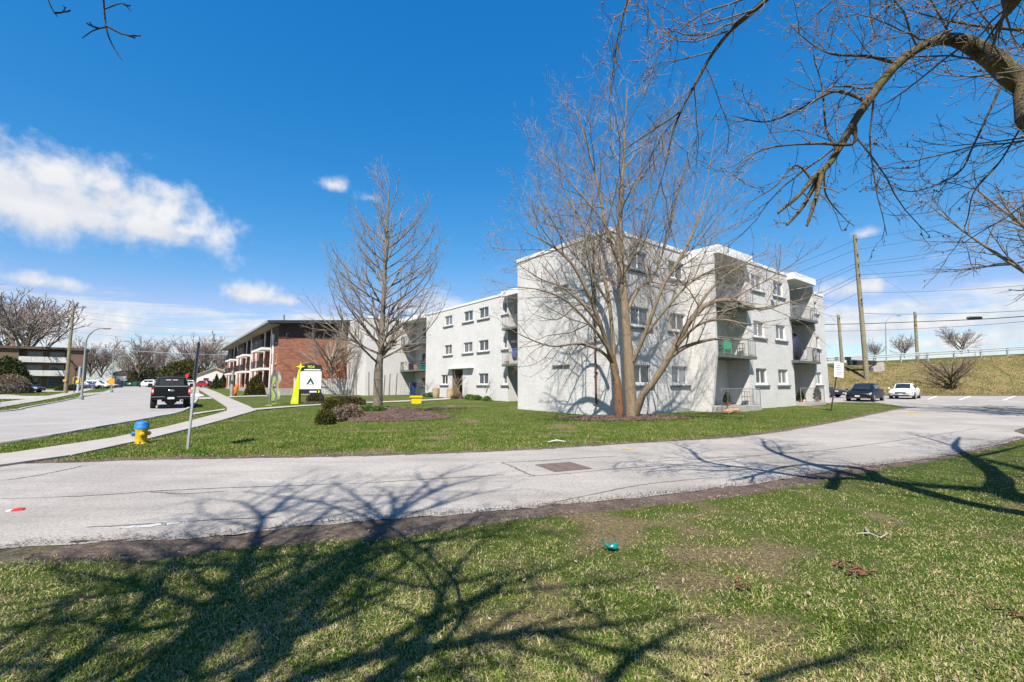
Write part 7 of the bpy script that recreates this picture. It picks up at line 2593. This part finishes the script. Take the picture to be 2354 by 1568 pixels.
MB().tube([(-0.05, 0, 0.3), (0.05, 0, 0.7), (0.12, 0, 1.05), (0.1, 0, 1.3), (0.16, 0, 1.42)], [0.10, 0.16, 0.2, 0.17, 0.05], 10).build('cover', 'orange', op, 60)
p = at(532, 912)
wp = empty('wooden_stub', p, 0, 'weathered beige post beside the orange bundle', 'post')
MB().tube([(0, 0, -0.2), (0.0, 0, 1.3), (0.02, 0, 2.7)], [0.16, 0.15, 0.13], 9).build('shaft', 'wood_grey', wp, 50)
MB().box(-0.1, 0.1, -0.2, -0.14, 1.4, 1.7).build('plate', 'sign_green', wp)
p = far_ground(301, 108)
dm = empty('dumpster', p, math.radians(8), 'green dumpster across the far end of the street', 'dumpster')
MB().prism([(-1.5, 0.15), (1.5, 0.15), (1.7, 1.35), (-1.7, 1.35)], 'y', -0.8, 0.8).build('body', 'dumpster_green', dm)
MB().box(-1.75, 1.75, -0.86, 0.86, 1.351, 1.43).build('lid', 'black', dm)
MB().box(-0.4, 0.4, -0.83, -0.805, 0.6, 1.0).build('label_plate', 'sign_white', dm)
for i, (dx, mt_, lab) in enumerate([(265, 'bin_blue', 'blue recycling cart left of the green dumpster'), (276, 'car_dark', 'dark waste cart between blue cart and dumpster')]):
    p = far_ground(dx, 100)
    rc = empty('waste_cart', p, 0.2, lab, 'bin', 'waste carts by the dumpster')
    MB().prism([(-0.38, 0.05), (0.38, 0.05), (0.48, 1.25), (-0.48, 1.25)], 'y', -0.4, 0.4).build('body', mt_, rc)
    MB().box(-0.52, 0.52, -0.45, 0.45, 1.251, 1.34).build('lid', mt_, rc)
# lantern post and yellow frame on the left lawn
p = far_ground(172, 60)
lt = empty('lantern_post', p, 0, 'thin black lantern post on the left lawn', 'lamp')
MB().tube([(0, 0, -0.2), (0, 0, 2.9)], 0.05, 6).build('post', 'black', lt)
MB().lathe([(0.07, 2.9), (0.16, 3.0), (0.16, 3.25), (0.22, 3.28), (0.03, 3.45)], 8).build('lantern', 'black', lt)
p = far_ground(176, 72)
yf = empty('yellow_hoop', p, 0, 'yellow bent-tube barrier on the left lawn', 'barrier')
MB().tube([(-0.55, 0, -0.1), (-0.55, 0, 2.0), (-0.4, 0, 2.15), (0.4, 0, 2.15), (0.55, 0, 2.0), (0.55, 0, -0.1)], 0.07, 6).build('tube', 'bin_yellow', yf, 50)

# ---- brown apartment block far left
bq = far_ground(113, 92)
bb = empty('brown_apartment_block', (bq.x, bq.y, bq.z), math.radians(40), 'brown three-storey block with pale balcony bands on the far left', 'building')
bw, bd, bh = 3.6, 7.0, 7.8
for bx4 in ((-bw - 4, -bw - 1.0, 0, bh), (bw - 0.9, bw + 1.4, 0, bh - 0.05), (-bw - 0.998, bw - 0.902, 1.6, bh - 0.1)):
    MB().box(bx4[0], bx4[1], bx4[2], bd, -0.5, bx4[3]).build('wall', 'brown_brick', bb)
MB().box(-bw - 4.2, bw + 1.6, -0.4, bd + 0.2, bh, bh + 0.5).build('roof', 'roof_brown', bb)
for k, z in enumerate((2.6, 5.3)):
    MB().box(-bw - 0.99, bw - 0.91, -0.1, 1.59, z - 0.15, z).build('balcony_slab', 'pale_panel', bb)
    for j in range(4):
        x0 = -bw - 0.98 + j * (2 * bw) / 4
        MB().box(x0 + 0.02, x0 + 2 * bw / 4 - 0.02, -0.16, -0.105, z - 0.1, z + 1.0).build('panel', 'pale_panel', bb)
for z in (0.3, 2.8, 5.5):
    for x in (-3.6, -0.4):
        f_ = MB().box(x, x + 2.2, 1.55, 1.598, z, z + 1.9).build('patio_door', 'rail_grey', bb)
        MB().box(x + 0.1, x + 2.1, 1.53, 1.549, z + 0.1, z + 1.8).build('pane', 'glass_mid', f_)


# ---- houses at the end of the street
def house(dx, Y, w, d, h, rise, wallm, roofm, label, rz=0.0):
    p = far_ground(dx, Y)
    o = empty('house', p, rz, label, 'house', 'houses at the end of the street')
    MB().prism([(-w / 2, -0.5), (w / 2, -0.5), (w / 2, h), (0, h + rise), (-w / 2, h)], 'y', -d / 2, d / 2).build('wall', wallm, o)
    m = MB()
    for s in (-1, 1):
        m.prism([(s * (w / 2 + 0.5), h - rise * 0.5 / (w / 2)), (0, h + rise), (0, h + rise + 0.2), (s * (w / 2 + 0.5), h - rise * 0.5 / (w / 2) + 0.2)], 'y', -d / 2 - 0.4, d / 2 + 0.4)
    rf_ = m.build('roof', roofm, o)
    MB().box(w * 0.2, w * 0.2 + 0.6, -0.3, 0.3, h + rise * 0.4, h + rise + 0.8).build('chimney', 'brown_brick', rf_)
    for x in (-w * 0.3, w * 0.12):
        f_ = MB().box(x, x + 1.3, -d / 2 - 0.05, -d / 2 - 0.003, 1.0, 2.2).build('window', 'white_trim', o)
        MB().box(x + 0.1, x + 1.2, -d / 2 - 0.07, -d / 2 - 0.051, 1.1, 2.1).build('pane', 'glass_dark', f_)
    for sx in (-1, 1):
        for y in (-d * 0.25, d * 0.15):
            a, b = sorted((sx * (w / 2 + 0.003), sx * (w / 2 + 0.05)))
            f_ = MB().box(a, b, y, y + 1.3, 1.0, 2.2).build('window', 'white_trim', o)
            a, b = sorted((sx * (w / 2 + 0.051), sx * (w / 2 + 0.07)))
            MB().box(a, b, y + 0.1, y + 1.2, 1.1, 2.1).build('pane', 'glass_dark', f_)
    return o


house(310, 155, 7.5, 10.0, 3.6, 1.2, 'siding_blue', 'roof_brown', 'pale blue-grey house with brown roof at the end of the street', math.radians(80))
house(500, 118, 8.0, 10.0, 2.7, 1.8, 'siding_cream', 'roof_tan', 'cream house with tan roof beside the brick apartment house', math.radians(25))
house(372, 165, 9.0, 12.0, 3.0, 2.0, 'siding_cream', 'roof_brown', 'low pale house behind the white van', math.radians(70))
# concrete walls and far tree line closing the view
def backdrop():
    rg_ = np.random.default_rng(9)
    n = 26000
    x = rg_.uniform(-330, -40, n)
    y = 185 + rg_.uniform(0, 40, n)
    h = 6.5 + 3.5 * vnoise(x, y, 0.06, 8) + 2 * vnoise(x, y, 0.25, 9)
    z = T(x, y) + h * rg_.random(n) ** 0.7
    P = np.c_[x, y, z]
    d = unit(rg_.normal(size=(n, 3)) + np.array([[0, 0, 1.2]]))
    a = unit(np.cross(d, rg_.normal(size=(n, 3))))
    s = rg_.uniform(0.8, 2.6, n)[:, None]
    V = np.stack([P - a * 0.05, P + d * s, P + a * 0.05], 1).reshape(-1, 3)
    o = link('distant_woods', mesh_np('distant_woods', V, np.arange(3 * n).reshape(n, 3), 'twig_mauve'))
    tag(o, 'bare mauve woods closing the view at the end of the street', 'woods', kind='stuff')


backdrop()
